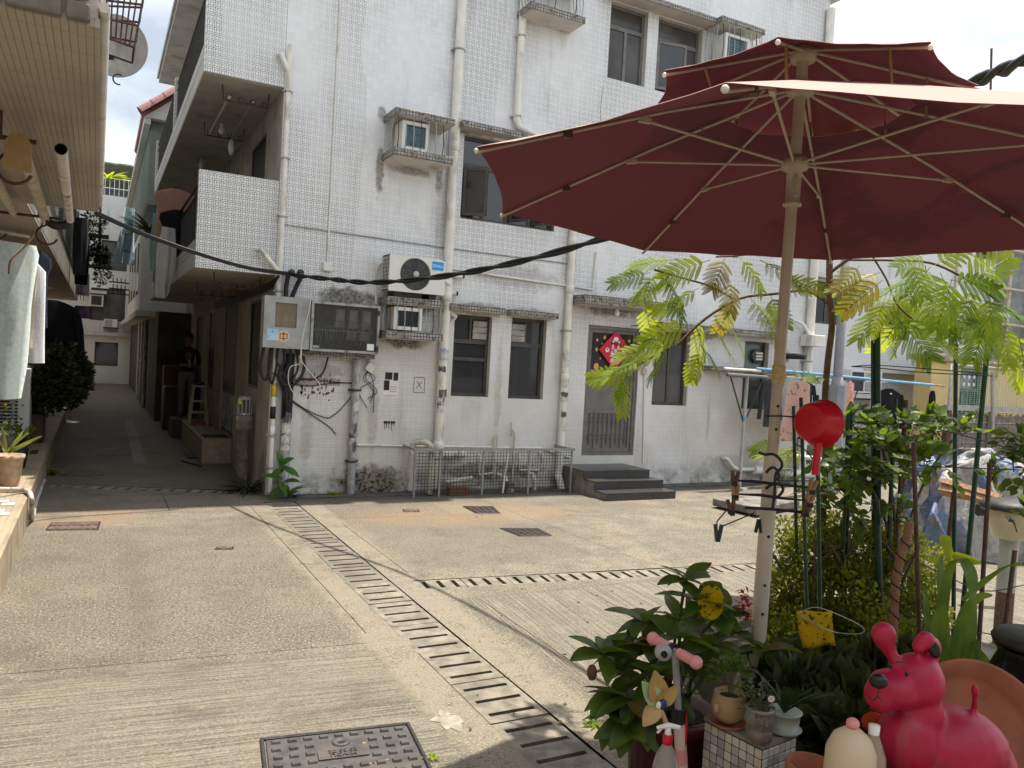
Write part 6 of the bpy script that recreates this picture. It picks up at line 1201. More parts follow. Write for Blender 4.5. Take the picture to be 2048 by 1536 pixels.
# oval leaved shrub
ov = T('oval_leaved_shrub', 'loose shrub of small oval green leaves among the stakes', 'shrub', tuple(DD(1780,1120,3.2))); Lo = [leaf_me('leaf', .045, .0135, M_leafmid, .1, .15, 4, .7), leaf_me('leaf', .04, .013, M_leafdk, .15, .15, 4, .7)]
def spray(par, p0, p1, n, les, s=1.0):
    p0, p1 = Vector(p0), Vector(p1); d = (p1-p0); tube('twig', smooth_path([p0, p0.lerp(p1,.5)+Vector((0,0,.02)), p1], 3), .003, M_bark, par, 4)
    for k in range(n):
        t = .25+.75*k/n; q = p0.lerp(p1, t)+Vector((0,0,.02*4*t*(1-t))); sd = d.normalized().cross(Vector((0,0,1))); sg = 1 if k % 2 else -1
        mesh_obj('leaf', les[0] if U(0,1) < .6 else les[-1], par, orient(q, d.normalized()*.6+sd*sg+Vector((U(-.2,.2),U(-.2,.2),U(-.2,.4))), (-CF*.6+Vector((0,0,.8))), U(-.6,.6), U(.75,1.15)*s))
    mesh_obj('leaf', les[0], par, orient(p1, d, roll=U(-.5,.5), s=s))
base = DD(1785,1060,3.2)
ovc = []
for (x, y, r1, r2, n_) in ((1745,880,60,45,30),(1700,860,40,30,12),(1820,870,50,35,16),(1900,870,55,22,12),(1870,925,50,28,10),(1710,940,55,45,24),(1780,950,60,40,20),(1660,930,30,40,10),(1700,1010,60,40,12),(1790,1020,50,40,8),(1640,995,30,25,5),(1930,868,40,14,4)):
    for k in range(n_):
        dd = U(3.95,4.5); q0 = (x+U(-r1,r1)*.6, y+U(-r2,r2)*.6); an = U(-2.9,.4) if y < 900 else U(0,6.28); ll = U(28,52)
        spray(ov, DD(*q0,dd), DD(q0[0]+ll*math.cos(an),q0[1]+ll*math.sin(an)*.8,dd-U(-.08,.08)), 6, Lo if y < 960 else [Lo[1],Lo[0]], U(1.2,1.75))
for px in (((1790,1110),(1786,1000),(1765,900)),((1792,1110),(1800,1000),(1830,880)),((1785,1110),(1760,1010),(1705,920)),((1795,1110),(1850,960),(1905,880))): tube('stem', smooth_path([DD(x,y,4.25) for x, y in px], 4), .007, M_bark, ov, 5)
o2 = T('edge_shrub', 'dark leaved shrub at the right edge before the tarpaulin', 'shrub', tuple(DD(2060,1100,3.3)))
for k in range(34): y = U(860,1080); q0 = (2048+U(-30,30),y); an = U(0,6.28); spray(o2, DD(*q0,3.3), DD(q0[0]+30*math.cos(an),q0[1]+26*math.sin(an),3.3+U(-.08,.08)), 6, [Lo[1],Lo[0]], U(.8,1.2))
for k in range(5): spray(o2, DD(2000+U(-30,0),960+U(-15,20),4.0), DD(1985+U(-30,20),930+U(-10,30),4.0), 6, Lo, 1.1)
# strap leaved lily
sp_ = T('strap_leaved_lily', 'lily with long arching bright green strap leaves behind the toy dog', 'plant', tuple(DD(1905,1390,2.75)))
def strap(px, d, w, par=sp_, m=M_strap):
    p = smooth_path([DD(x,y,d+dd) for x, y, dd in px], 6); k = len(p); mb = MB()
    for i, q in enumerate(p):
        t = i/(k-1); tg = (p[min(i+1,k-1)]-p[max(i-1,0)]).normalized(); s = tg.cross(-CF+Vector((0,0,.25))).normalized(); ww = w*(math.sin(math.pi*(.18+.80*t)))**.7; nn = s.cross(tg)
        mb.v += [q-s*ww+nn*ww*.3, q, q+s*ww+nn*ww*.3]
    for i in range(k-1):
        for j in (0,1): mb.f.append([i*3+j,i*3+j+1,i*3+j+4,i*3+j+3]); mb.m.append(0); mb.sm.append(True)
    return mb.build('leaf', m, par)
for px, w in ((((1890,1400,0),(1880,1300,0),(1885,1200,0),(1900,1130,-.05),(1925,1118,-.12)),.022),(((1925,1118,-.12),(1940,1150,-.16),(1945,1200,-.18)),.022),(((1890,1400,0),(1870,1310,.03),(1855,1240,.06),(1848,1180,.1)),.018),(((1895,1400,0),(1905,1320,-.03),(1925,1230,-.06),(1955,1195,-.1),(1985,1190,-.14)),.02),(((1900,1400,0),(1925,1330,.02),(1940,1250,.04),(1945,1180,.08)),.026),(((1905,1400,0),(1935,1340,-.03),(1950,1280,-.05),(1955,1330,-.1)),.016),
    (((1885,1400,0),(1870,1340,-.05),(1866,1270,-.08),(1872,1220,-.1)),.016),(((1925,1200,.05),(1970,1160,.0),(2010,1132,-.1),(2046,1128,-.2)),.012),(((1895,1390,.03),(1890,1280,.1),(1880,1160,.15),(1882,1110,.2)),.018)): strap(px, 2.75, w)
for k in range(12): a = U(0,6.28); mesh_obj('leaf', leaf_me('leaf', .3, .03, M_strap, .35, .25, 6) if k == 0 else mesh_keep, sp_, orient(DD(2020,1420,2.9), CR*math.cos(a)+CF*math.sin(a)*.5+Vector((0,0,1.2)), -CF, U(-.4,.4), U(.6,1))) if k else None; mesh_keep = leaf_me('leaf', .3, .03, M_strap, .35, .25, 6) if k == 0 else mesh_keep
pc = T('pale_arrow_leaf', 'yellow green pointed leaves hanging between stakes below the tarp', 'plant', tuple(DD(1900,1080,3.4)))
for px, w in ((((1890,1070,0),(1890,1085,0),(1905,1130,0)),.025),(((1905,1110,0),(1935,1120,0),(1962,1125,0)),.02),(((1890,1130,0),(1870,1120,0),(1855,1125,0)),.012)): strap(px, 3.4, w, pc, M_leafbright)
# toy dog
dg = T('toy_dog', 'red vinyl ride on toy dog with black nose and floppy ears', 'toy', tuple(DD(1880,1500,2.05))); D0 = 2.05; px_ = D0/1575
P2 = lambda x, y, dd=0: DD(x, y, D0+dd)
m = MB(); Mc = CAMB
def E(x, y, dd, rx, ry, rz, rot=0): m.ell(P2(x,y,dd), rx*px_, ry*px_, rz*px_, 18, Mc @ Matrix.Rotation(R(rot),3,'Y'))
E(1832,1362,0,54,52,56); E(1788,1378,-.02,50,46,36,18); E(1762,1390,-.02,32,36,34); E(1835,1420,.01,48,48,60); E(1815,1480,.0,60,58,70); E(1900,1490,.04,112,95,80); E(1955,1540,.05,70,85,90); E(1850,1560,.02,95,85,70); E(1880,1640,.03,80,70,80)
for (x0,y0),(x1,y1) in (((1795,1325),(1768,1268)),((1858,1325),(1862,1290))): 
    for k in range(9): t = k/8; r = 13+ (12 if (x0 == 1795) else 6)*max(0, t-.45)*1.8; E(x0+(x1-x0)*t-(6*math.sin(t*3) if x0 == 1795 else -8*math.sin(t*3.1)), y0+(y1-y0)*t, .0, r, r*.9, r)
for k in range(6): E(1852-k*3, 1279+k*k*.6, -.02, 18-k, 15, 18-k)
for x, dd in ((1800,-.12),(1860,-.12),(1930,.1),(1960,.0)): m.tube([P2(x,1600,dd), P2(x+2,1700,dd), P2(x+2,1760,dd)], [.06,.05,.055], 14)
E(1950,1380,.0,9,9,14); m.tube([P2(1948,1440,.03), P2(1950,1385,0)], .009, 10)
body = m.build('body', M_dogred, dg); md = body.modifiers.new('r', 'REMESH'); md.mode = 'VOXEL'; md.voxel_size = .007; md.use_smooth_shade = True; md = body.modifiers.new('s', 'SMOOTH'); md.iterations = 6; md.factor = .6
Mn = mat('black_vinyl', (.010,.010,.012), .35, .1)
MB().ell(P2(1757,1362,-.10), 18*px_, 14*px_, 14*px_, 14, Mc).build('nose', Mn, dg)
for x, y, dd in ((1813,1348,-.075),(1781,1333,-.055)): MB().ell(P2(x,y,dd), 4*px_, 3*px_, 5*px_, 10, Mc).build('eye', Mn, dg)
for k in range(4): tube('brow_mark', [P2(1793+k*4,1325-k*.5,-.072), P2(1797+k*5,1321+k*1.5,-.072)], .0018, Mn, dg, 4)
tube('mouth_line', smooth_path([P2(1757,1378,-.108),P2(1755,1392,-.108),P2(1745,1400,-.098),P2(1736,1390,-.085)], 4), .0016, Mn, dg, 4); tube('mouth_line', smooth_path([P2(1755,1392,-.108),P2(1766,1402,-.104)], 4), .0016, Mn, dg, 4)
MB().ell(P2(1868,1298,-.022), 12*px_, 7*px_, 20*px_, 12, Mc @ Matrix.Rotation(R(-25),3,'Y')).build('ear_lining', Mn, dg)
tag(MB().ell(P2(1748,1445,.15), 28*px_, 20*px_, 22*px_, 10, Mc).build('orange_bag', fabric('orange_plastic', (.5,.07,.03), .3)), 'crumpled orange red plastic behind the toy dog\'s chest', 'bag')
# terracotta dish, urn, pots
td = T('terracotta_dish', 'large terracotta dish leaning on its edge behind the toy dog', 'dish', tuple(DD(1930,1500,2.45)))
MB().lathe(DD(1945,1480,2.42), [(.001,.0),(.17,.0),(.185,.01),(.222,.055),(.232,.055),(.232,.048),(.195,-.012),(.001,-.012)], 40, CAMB @ Matrix.Rotation(R(62),3,'X') @ Matrix.Rotation(R(0),3,'Z')).build('dish_body', M_terra, td)
ur = T('black_urn', 'black glazed urn with a flat lid at the right edge', 'urn', tuple(DD(2075,1450,2.6))); c = DD(2070,1450,2.62); c.z = zb
Mu = mat('black_glaze', (.012,.013,.016), .22, .3, 10)
MB().lathe(c, [(.001,0),(.10,0),(.15,.12),(.16,.26),(.145,.36),(.12,.42),(.13,.44),(.118,.45),(.11,.42),(.001,.40)], 28).build('urn_body', Mu, ur); MB().lathe(c, [(.001,.455),(.14,.455),(.145,.47),(.135,.487),(.02,.50),(.001,.50)], 28).build('urn_lid', M_dkiron, ur)
p = DD(1622,1530,2.15); tpot = T('terracotta_pot', 'terracotta pot cut off by the bottom edge beside the plinth', 'pot', (p.x, p.y, zb)); MB().lathe((p.x,p.y,zb), [(.001,0),(.045,0),(.06,p.z-zb-.02),(.066,p.z-zb-.02),(.066,p.z-zb+.005),(.058,p.z-zb+.005),(.055,p.z-zb-.03),(.001,p.z-zb-.03)], 22).build('pot_body', M_terra, tpot)
p = DD(1702,1500,1.98); cj_ = T('cream_lidded_jar', 'cream rounded jar with a pink knob before the toy dog', 'jar', (p.x, p.y, zb)); z0 = p.z-zb
MB().lathe((p.x,p.y,zb), [(.001,0),(.05,0),(.065,z0*.5),(.06,z0),(.045,z0+.035),(.02,z0+.055),(.001,z0+.058)], 22).build('jar_body', mat('cream_glaze', (.60,.48,.34), .45, .06), cj_); MB().ell((p.x,p.y,zb+z0+.068), .017, .017, .014, 10).build('jar_knob', M_pinkp, cj_)
p = DD(1745,1505,1.98); cbt = T('clear_bottle', 'clear plastic bottle standing beside the cream jar', 'bottle', (p.x, p.y, zb)); z0 = p.z-zb+.04; MB().lathe((p.x,p.y,zb), [(.001,0),(.03,0),(.033,.01),(.033,z0-.05),(.015,z0),(.012,z0+.01)], 16).build('bottle_wall', glassmat('pale_plastic', (.55,.46,.36), .5), cbt); MB().lathe((p.x,p.y,zb), [(.013,z0+.008),(.014,z0+.03),(.001,z0+.031)], 12).build('bottle_cap', M_white, cbt)
# ------------------------------------------------------------------ feathery tree behind the umbrella
def pinna_leaf(name, m, L=.29, np_=8, lf=24):
    mb = MB(); mb.tube([(0,0,0),(L*.5,0,.0),(L,0,-.03)], .0022, 4)
    for i in range(np_):
        t = .18+.82*i/(np_-1); x = L*t; pl_ = L*.44*(.65+.35*math.sin(math.pi*(t*.9+.05)))
        for sg in (-1, 1):
            ang = R(62-28*t); dx, dy = math.cos(ang), sg*math.sin(ang); dro = U(.10,.45)
            for k in range(lf):
                s = (k+.5)/lf; q = Vector((x+dx*pl_*s, dy*pl_*s, -.03*t*t-dro*pl_*s*s)); ll = .0155*math.sin(math.pi*(s*.85+.12))**.6
                for s2 in (-1, 1):
                    o = Vector((dx*.25-dy*s2*.95, dy*.25+dx*s2*.95, -.15)).normalized()*ll; wv = Vector((dx,dy,0))*.0029
                    mb.v += [q-wv*.6, q+o*.55-wv, q+o, q+o*.55+wv, q+wv*.6]; n = len(mb.v)-5; mb.f.append([n,n+1,n+2,n+3,n+4]); mb.m.append(0); mb.sm.append(False)
    o = mb.build(name, m); me = o.data; bpy.data.objects.remove(o); return me
PL = [pinna_leaf('leaf', M_leafbright), pinna_leaf('leaf', M_leafbright, .25, 7, 22), pinna_leaf('leaf', M_leafyel, .23, 7, 20), pinna_leaf('leaf', leafmat('deep_pinnate_leaf', (.08,.16,.018), (.16,.25,.03), .55), .27, 8, 22)]
ft = T('feathery_tree', 'slim tree with feathery pinnate leaves standing behind the umbrella', 'tree', tuple(LD(1.76,4.4,0)))
td_ = 4.4
def tp2(l, d=td_): return [DD(x,y,d+(q[0] if q else 0)) for x, y, *q in l]
tk = tp2([(1655,980),(1652,900),(1650,800),(1656,720),(1664,650),(1660,590),(1659,530),(1664,450),(1672,360),(1680,280)]); tk[0].z = .0
tube('trunk', smooth_path(tk, 4), [.024-.0006*i for i in range(37)][:37] if False else .018, M_bark, ft, 10, ) 
for l, r in (([(1660,610),(1610,583),(1540,590),(1470,600),(1400,640),(1345,690)],.008),([(1470,600),(1420,575),(1360,560),(1300,545)],.006),([(1345,690),(1300,715),(1262,735),(1235,750)],.005),([(1661,545),(1690,520),(1720,505)],.010),([(1690,520),(1780,522),(1850,528),(1905,555),(1960,595),(2010,640),(2050,665)],.007),([(1740,505),(1765,560),(1778,610),(1800,640)],.006),([(1664,450),(1580,470),(1500,510),(1420,520)],.006),([(1668,420),(1760,440),(1850,480),(1930,500)],.006),([(1650,960),(1610,905),(1570,880)],.004)):
    tube('limb', smooth_path([p - CF*(.18*i/len(l)) for i, p in enumerate(tp2(l))], 4), r, M_bark, ft, 6, )
def pl_at(px, py, dx, dy, k=0, s=1.0, d=td_-.15, roll=None, dz=0.25):
    if U(0,1) < .3 and k != 2: q_ = DD(px+U(-25,25),py+U(-8,22),d+U(-.2,.15)); mesh_obj('leaf', PL[int(U(0,2))], ft, orient(q_, CR*(dx+U(-.6,.6))+Vector((0,0,-dy))+CF*U(-.4,.4), -CF*.6+Vector((0,0,.7)), U(-.5,.5), s*U(.6,.9)))
    p = DD(px,py,d+U(-.15,.1)); v = CR*dx*1.15 + Vector((0,0,-dy*.62)) + CF*U(-.6,.4); v.normalize()
    mesh_obj('leaf', PL[k if k or U(0,1) < .55 else (1 if U(0,1) < .6 else 3)], ft, orient(p, v, (-CF*U(.2,1.0)+Vector((0,0,U(.3,1)))), U(-.6,.6) if roll is None else roll, s*U(.8,1.0)*(1.0 if px < 1580 else 1.1)))
for a in ((1345,690,-.8,.3,0,1.0),(1340,690,-.3,.9,0,.95),(1300,715,-.8,.5,0,.9),(1265,735,-.25,1,3,.85),(1245,745,-.9,.35,0,.8),(1240,750,.1,1,0,.75),(1400,640,.1,1,0,.95),(1420,650,.5,.8,3,.9),(1380,650,-.7,.5,0,1.0),(1470,600,-.2,1,2,.95),(1440,610,.4,.9,0,.95),(1500,595,.3,.9,0,1),(1360,560,-.8,.5,0,.9),(1300,545,-.8,.4,0,.85),(1310,550,-.2,.9,0,.95),(1330,555,.3,.9,3,.9),(1420,520,-.7,.5,0,1),(1450,515,-.2,.8,2,1),(1480,515,.4,.8,0,.95),(1520,520,.5,.6,0,.9),(1400,575,-.5,.6,0,.9),(1540,590,.2,1,0,.8),(1380,610,-.8,.2,0,.9),(1290,610,.2,.9,0,.8),(1350,520,-.8,.1,0,.9),(1560,560,.7,.3,0,.8),(1460,560,.0,.9,2,.8),(1400,690,.5,.8,3,.8),(1400,700,-.1,1,0,.7)):
    pl_at(*a)
for a in ((1760,545,-.7,.5,2,.9),(1765,560,-.5,.9,2,1),(1778,600,-.4,.9,0,1),(1790,630,.3,.95,3,1),(1800,640,-.2,1,0,.9),(1800,640,.7,.6,0,.95),(1775,600,.7,.6,0,1),(1720,530,-.4,.8,2,.9),(1740,560,-.8,.4,0,.95),(1850,530,.1,1,0,1),(1860,535,-.5,.8,3,.95),(1880,545,.3,.9,0,1.05),(1905,555,-.2,1,0,1.05),(1930,570,.2,.95,0,1.0),(1950,590,-.3,.9,3,.95),(1960,595,.3,.9,0,1),(1985,620,-.2,.95,3,1),(2000,640,.1,1,0,1),(2010,645,.5,.8,0,.95),(2035,660,.2,1,0,1),(1870,530,.55,-.7,0,1),(1925,570,.5,-.6,0,1),(1820,525,.1,.9,0,.8),(1900,560,.8,.1,0,.9),(1960,600,.8,.3,0,.95),(1850,510,-.6,.5,0,.8),(1830,560,-.7,.6,0,.85),(1980,640,-.7,.5,3,.8),(2040,640,.4,.6,0,1),(1930,500,.5,.6,0,.9)):
    pl_at(*a)
for a in ((1610,905,-.7,.3,0,.6),(1600,900,-.8,.2,0,.65),(1600,745,.6,.2,0,.45),(1655,760,-.7,-.1,0,.45),(1560,885,-.6,.5,0,.6),(1595,940,-.6,.2,0,.55)): pl_at(*a)
for k in range(16): p = LD(U(1.35,1.95), U(3.45,3.95), U(2.82,2.93)); mesh_obj('leaf', PL[k % 2], ft, orient(p, (U(-1,1),U(-1,1),.05), roll=U(-.4,.4), s=1.05))
# ------------------------------------------------------------------ washing
def garment(name, label, c, ax, w_, h, m, rows, parent=None, sleeves=None, fold=.016, cat='garment', group='washing on the line', n=11, depth=.035):
    # rows: list of (t, left, right) as fractions of w_; c: top centre; a closed thin shell with folds
    c = Vector(c); ax = Vector(ax).normalized(); fr = ax.cross(Vector((0,0,1))).normalized(); mb = MB(); ph = U(0,6)
    def shell(rows, c, dz, ph, f, dp):
        vs = []; R_ = []
        for i in range(len(rows)-1):
            for j in range(3): a, b = rows[i], rows[i+1]; t = j/3; R_.append(tuple(a[k]+(b[k]-a[k])*t for k in range(3)))
        R_.append(rows[-1])
        for t, l, r in R_:
            for side in (1, -1):
                for j in range(n):
                    u = j/(n-1) if side == 1 else 1-j/(n-1); x = l+(r-l)*u; lens = math.sin(math.pi*min(max(u,.0),1))**.6
                    y = side*dp*lens*(.35+.65*min(1,t*3)) + f*min(1,t*2.5)*(math.sin(x*13+ph+t*1.5)+.5*math.sin(x*29+ph*2-t*3)); vs.append(c+ax*(x*w_)+fr*y-Vector((0,0,t*dz)))
        k = 2*n; q = len(R_); mb.add(vs, [(i*k+j,i*k+(j+1)%k,(i+1)*k+(j+1)%k,(i+1)*k+j) for i in range(q-1) for j in range(k)], True)
    shell(rows, c, h, ph, fold, depth)
    for s in sleeves or (): shell(s, c, h, ph+2, fold*.5, depth*.8)
    o = mb.build(name, m, parent)
    return tag(o, label, cat, group) if label else o
TEE = [(0,-.12,.12),(.04,-.30,.30),(.09,-.47,.47),(.2,-.5,.5),(.32,-.40,.40),(.6,-.40,.40),(1,-.43,.43)]
LONG = [[(.08,-.50,-.36),(.3,-.60,-.40),(.6,-.66,-.48),(.85,-.70,-.56)], [(.08,.36,.50),(.3,.40,.60),(.6,.48,.66),(.85,.56,.70)]]
PANTS = [(0,-.3,.3),(.1,-.36,.36),(.35,-.40,.40),(.7,-.38,.38),(1,-.34,.34)]
def hanger(c, ax, w_, m=None, l=''):
    ax = Vector(ax).normalized(); c = Vector(c); m = m or M_bluepole
    return tag(tube('clothes_hanger', [c+Vector((0,0,.06)), c+Vector((0,0,.02)), c-ax*w_-Vector((0,0,.06)), c-ax*w_*.9-Vector((0,0,.075)), c+ax*w_*.9-Vector((0,0,.075)), c+ax*w_-Vector((0,0,.06)), c+Vector((0,0,.02))], .005, m, None, 5), 'thin clothes hanger on the blue pole holding the '+l, 'clothes hanger', 'clothes hangers on the blue pole')
pa, pb_ = FY(1512,737,9.25), FY(1888,772,9.6); pd = (pb_-pa); ln = lambda px: min((pa+pd*(i/200) for i in range(201)), key=lambda q: abs((CAMROT.transposed() @ (q-CP)).x/-(CAMROT.transposed() @ (q-CP)).z*F+1024-px))
bp = T('drying_pole', 'long blue steel pole carrying the washing across the yard', 'pole', tuple(pa)); tube('pole_tube', [pa, pa+pd*.93], .026, M_bluepole, bp, 10); tube('pole_end', [pa+pd*.93, pb_], .018, M_wood, bp, 8)
tag(tube('white_pole', [FY(1448,737,9.2), FY(1520,742,9.25)], .022, M_pvc), 'short pale pole overlapping the left end of the blue pole', 'pole')
def post(label, foot, top, m=M_grey):
    t = T('drying_post', label, 'post', tuple(foot)); tube('upright', [foot, top], .028, M_bluepole if False else m, t, 10); tube('collar', [foot.lerp(top,.62), foot.lerp(top,.65)], .04, M_bluepole, t, 10)
    tube('cross_arm', [top-Vector((.42,0,-.01)), top+Vector((.42,0,0))], .03, M_gframe, t, 8)
    for s in (-1,1): tube('brace', [foot.lerp(top,.58), top+Vector((s*.34,0,-.02))], .012, M_dkiron, t, 6)
    MB().lathe(foot, [(.001,.04),(.12,.04),(.14,0)], 16).build('foot_plate', M_conc, t)
f0 = GZ(1478,980); post('steel T post holding the left end of the blue pole by the facade', f0, Vector((f0.x+.02,f0.y,FY(1483,752,f0.y).z)))
q = ln(1712); f1 = Vector((q.x,q.y+.15,0)); post('steel T post behind the towel on the blue pole', f1, Vector((q.x,q.y+.15,q.z-.03)))
tag(tube('washing_line', smooth_path([FY(1530,748,9.5), FY(1620,757,9.6), FY(1790,765,9.7)], 4), .004, M_pvc, None, 4), 'thin white washing line below the blue pole', 'line')
F_pink = fabric('pink_floral_cloth', (.72,.46,.38), .3, (.30,.24,.20), 14); F_navy = fabric('navy_cloth', (.02,.025,.045), .05); F_blk = fabric('black_cloth', (.012,.012,.014), .03); F_towel = fabric('pink_orange_towel', (.78,.42,.40), .35, (.80,.62,.28), 9); F_ch = fabric('charcoal_cloth', (.05,.05,.055), .08)
ax = pd.normalized()
def hang(px, dz=.05): q = ln(px); return q-Vector((0,0,.09+dz))
hanger(hang(1604,-.05), ax, .2, None, 'pink blouse'); garment('blouse', 'pink blouse with small dark flowers hung on the blue pole', hang(1600), ax, .66, 1.0, F_pink, [(0,-.2,.25),(.05,-.42,.42),(.2,-.46,.42),(.5,-.52,.44),(.8,-.60,.38),(1,-.64,-.1)], None, None, .02)
garment('shirt', 'navy shirt hanging half hidden behind the pink blouse', hang(1618)+Vector((.1,.12,0)), ax, .42, .72, F_navy, TEE, None, LONG)
garment('skirt', 'charcoal garment below the pink blouse', hang(1610)+Vector((.05,.08,-.55)), ax, .44, .42, F_ch, PANTS)
garment('shirt', 'dark shirt hanging directly behind the umbrella pole', hang(1545), ax, .42, .78, F_ch, TEE, None, LONG); hanger(hang(1545,-.05), ax, .2, None, 'dark shirt')
garment('shirt', 'white and brown shirt edge right of the umbrella pole', hang(1562)+Vector((0,.1,0)), ax, .3, .62, fabric('white_cloth', (.6,.55,.5), .3), TEE)
garment('towel', 'pink and orange dyed towel hung in folds on the line', hang(1700,.0)+Vector((0,-.02,0)), ax, .44, .8, F_towel, [(0,-.22,.22),(.06,-.30,.26),(.4,-.38,.32),(.8,-.48,.40),(1,-.52,.46)], None, None, .03)
garment('jacket', 'large black jacket on a hanger at the right of the blue pole', hang(1780), ax, .86, 1.15, F_blk, TEE, None, LONG, .02, depth=.06); hanger(hang(1782,-.06), ax, .24, None, 'black jacket')
box('jacket_label', hang(1776)+Vector((-.02,-.07,-.1)), hang(1776)+Vector((.03,-.068,-.08)), M_white, bpy.data.objects['jacket'])
garment('trousers', 'long black trousers hanging in a narrow fold at the right end', hang(1866,.02), ax, .22, 1.05, F_blk, [(0,-.3,.3),(.1,-.5,.5),(.3,-.42,.55),(.7,-.3,.42),(1,-.34,.4)], depth=.05)
# ------------------------------------------------------------------ background on the right
wb_ = T('rear_white_building', 'long white building behind the washing on the right', 'building', (15, 12.4, 0)); Yb = 12.4
ex = FY(1994,600,Yb).x
hw = []
for a, b in (((1625,560),(1688,652)),((1760,618),(1818,682)),((1936,632),(1990,688)),((1952,505),(1990,520)),((1672,762),(1742,795))):
    p, q = FY(*a,Yb), FY(*b,Yb); hw.append((p.x, q.x, min(q.z,p.z-.4), p.z))
hw[3] = (hw[3][0], ex-.25, FY(1970,518,Yb).z, FY(1970,518,Yb).z+1.1)
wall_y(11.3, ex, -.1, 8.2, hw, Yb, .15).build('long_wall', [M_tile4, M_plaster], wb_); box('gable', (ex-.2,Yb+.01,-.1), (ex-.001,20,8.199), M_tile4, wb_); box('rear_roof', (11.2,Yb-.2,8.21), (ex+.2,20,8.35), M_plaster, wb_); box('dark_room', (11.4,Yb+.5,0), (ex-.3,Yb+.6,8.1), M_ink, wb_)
for h in hw: window('window', h, mull=((h[0]+h[1])/2,), parent=wb_, Y=Yb+.07)
for h in hw[:3]: box('window_hood', (h[0]-.15,Yb-.25,h[3]+.05), (h[1]+.15,Yb-.003,h[3]+.15), M_plaster, wb_)
h = hw[4]; box('window_hood', (h[0]+.9,Yb-.3,h[3]+.25), (h[1]+1.6,Yb-.003,h[3]+.33), M_plaster, wb_)
p = FY(1726,768,Yb-.3); ra = T('rear_air_conditioner', 'window air conditioner on a shelf behind the pink towel', 'air conditioner', tuple(p)); box('casing', (p.x-.55,Yb-.4,p.z-.2), (p.x+.5,Yb-.004,p.z+.3), M_acwhite, ra); box('grille', (p.x-.5,Yb-.41,p.z-.16), (p.x-.12,Yb-.401,p.z+.26), M_acdark, ra); box('fan_panel', (p.x-.06,Yb-.41,p.z-.16), (p.x+.42,Yb-.401,p.z+.26), M_grey, ra); box('shelf', (p.x-.7,Yb-.45,p.z-.32), (p.x+.7,Yb-.004,p.z-.22), M_plaster, ra)
pipe('drainpipe', 'thin white drainpipe on the rear white building', [Vector((FY(1902,690,Yb).x,Yb-.06,5.5)), Vector((FY(1899,720,Yb).x,Yb-.06,.1))], .05, M_pvc)
box('plinth_band', (11.3,Yb-.12,0), (ex,Yb-.003,.32), M_conc, wb_)
am = tag(tube('antenna_mast', [FY(1981,190,14), FY(1983,97,14)], .035, M_rust, None, 6), 'thin mast standing above the roofs at the upper right', 'mast')
lp_ = T('lamp_post', 'grey lamp post with a wide base box in front of the rear building', 'lamp post', tuple(GZ(1655,985))); f = GZ(1660,985); f = Vector((f.x,f.y,0))
for nm, a, b, r_ in (('base_box',0,1.72,.15),('neck',1.72,1.85,.10),('post_shaft',1.85,4.7,.075)):
    MB().lathe(f, [(r_,a),(r_ if nm != 'neck' else .075,b),(.001,b)], 8 if nm == 'base_box' else 12, None, nm != 'base_box').build(nm, M_lamp, lp_)
arm = smooth_path([f+Vector((0,0,4.65)), f+Vector((-.1,-.2,4.8)), f+Vector((-.3,-.5,4.85))], 4); tube('lamp_arm', arm, .04, M_lamp, lp_); MB().obox(arm[-1]+Vector((-.1,-.15,-.03)), .5, .2, .1).build('lamp_head', M_lamp, lp_)
yg = T('yellow_gatehouse', 'small yellow house with green gate and white stars beyond the fence', 'building', tuple(FY(1920,900,11.0))); Yy = 11.3
a, b = FY(1864,720,Yy), FY(2010,748,Yy); dg_ = [FY(1922,735,Yy), FY(1960,820,Yy)]; zt = a.z
wall_y(a.x, b.x+2, -.1, zt, [(dg_[0].x,dg_[1].x,.1,dg_[0].z)], Yy, .2).build('gatehouse_wall', [M_yellowwall, M_yellowwall], yg); box('gatehouse_back', (a.x,Yy+.3,-.1), (b.x+2,Yy+.4,zt), M_yellowwall, yg); box('gatehouse_side', (a.x,Yy+.01,-.1), (a.x+.1,Yy+.3,zt-.01), M_yellowwall, yg)
box('coping', (a.x-.2,Yy-.12,zt+.002), (b.x+2.1,Yy+.42,zt+.12), mat('mossy_coping', (.40,.34,.24), .9, .3, 6, dirt=(.10,.09,.08), dsc=5), yg)
x0, x1 = dg_[0].x, dg_[1].x; gt_ = dg_[0].z; m = MB(); frame(m, x0+.02, x1-.02, .12, gt_-.01, Yy+.04, .08, .05); m.box((x0+.1,Yy+.042,gt_-.55),(x1-.1,Yy+.085,gt_-.47)); m.build('gate_frame', M_greenp, yg)
for k in range(5): box('gate_bar', (x0+.16+k*.16,Yy+.05,.2), (x0+.22+k*.16,Yy+.08,gt_-.56), M_greenp, yg)
box('gate_back', (x0,Yy+.18,.1), (x1,Yy+.2,gt_), mat('pale_gate_panel', (.35,.40,.38), .6), yg)
for k in range(4):
    for j in range(2): disc(x0+.22+k*.19, gt_-.38+j*.18, .05, .05, Yy+.045, M_white, yg, 'white_motif', 5)
sf = T('bamboo_scaffold', 'bamboo scaffold with grey netting on the building at the right edge', 'scaffold', tuple(FY(2040,800,12))); xs = FY(2003,600,12.2).x
box('netting', (xs,12.35,0), (xs+8,12.4,9), M_net, sf)
for k in range(8): tube('standard', [(xs+.25+k*1.0+U(-.1,.1),12.2,0),(xs+.3+k*1.0,12.2,9)], .05, M_bamboo, sf, 7)
for k in range(9): tube('ledger', [(xs-.1,12.13,.6+k*.95+U(-.05,.05)),(xs+8,12.13,.6+k*.95)], .04, M_bamboo, sf, 7)
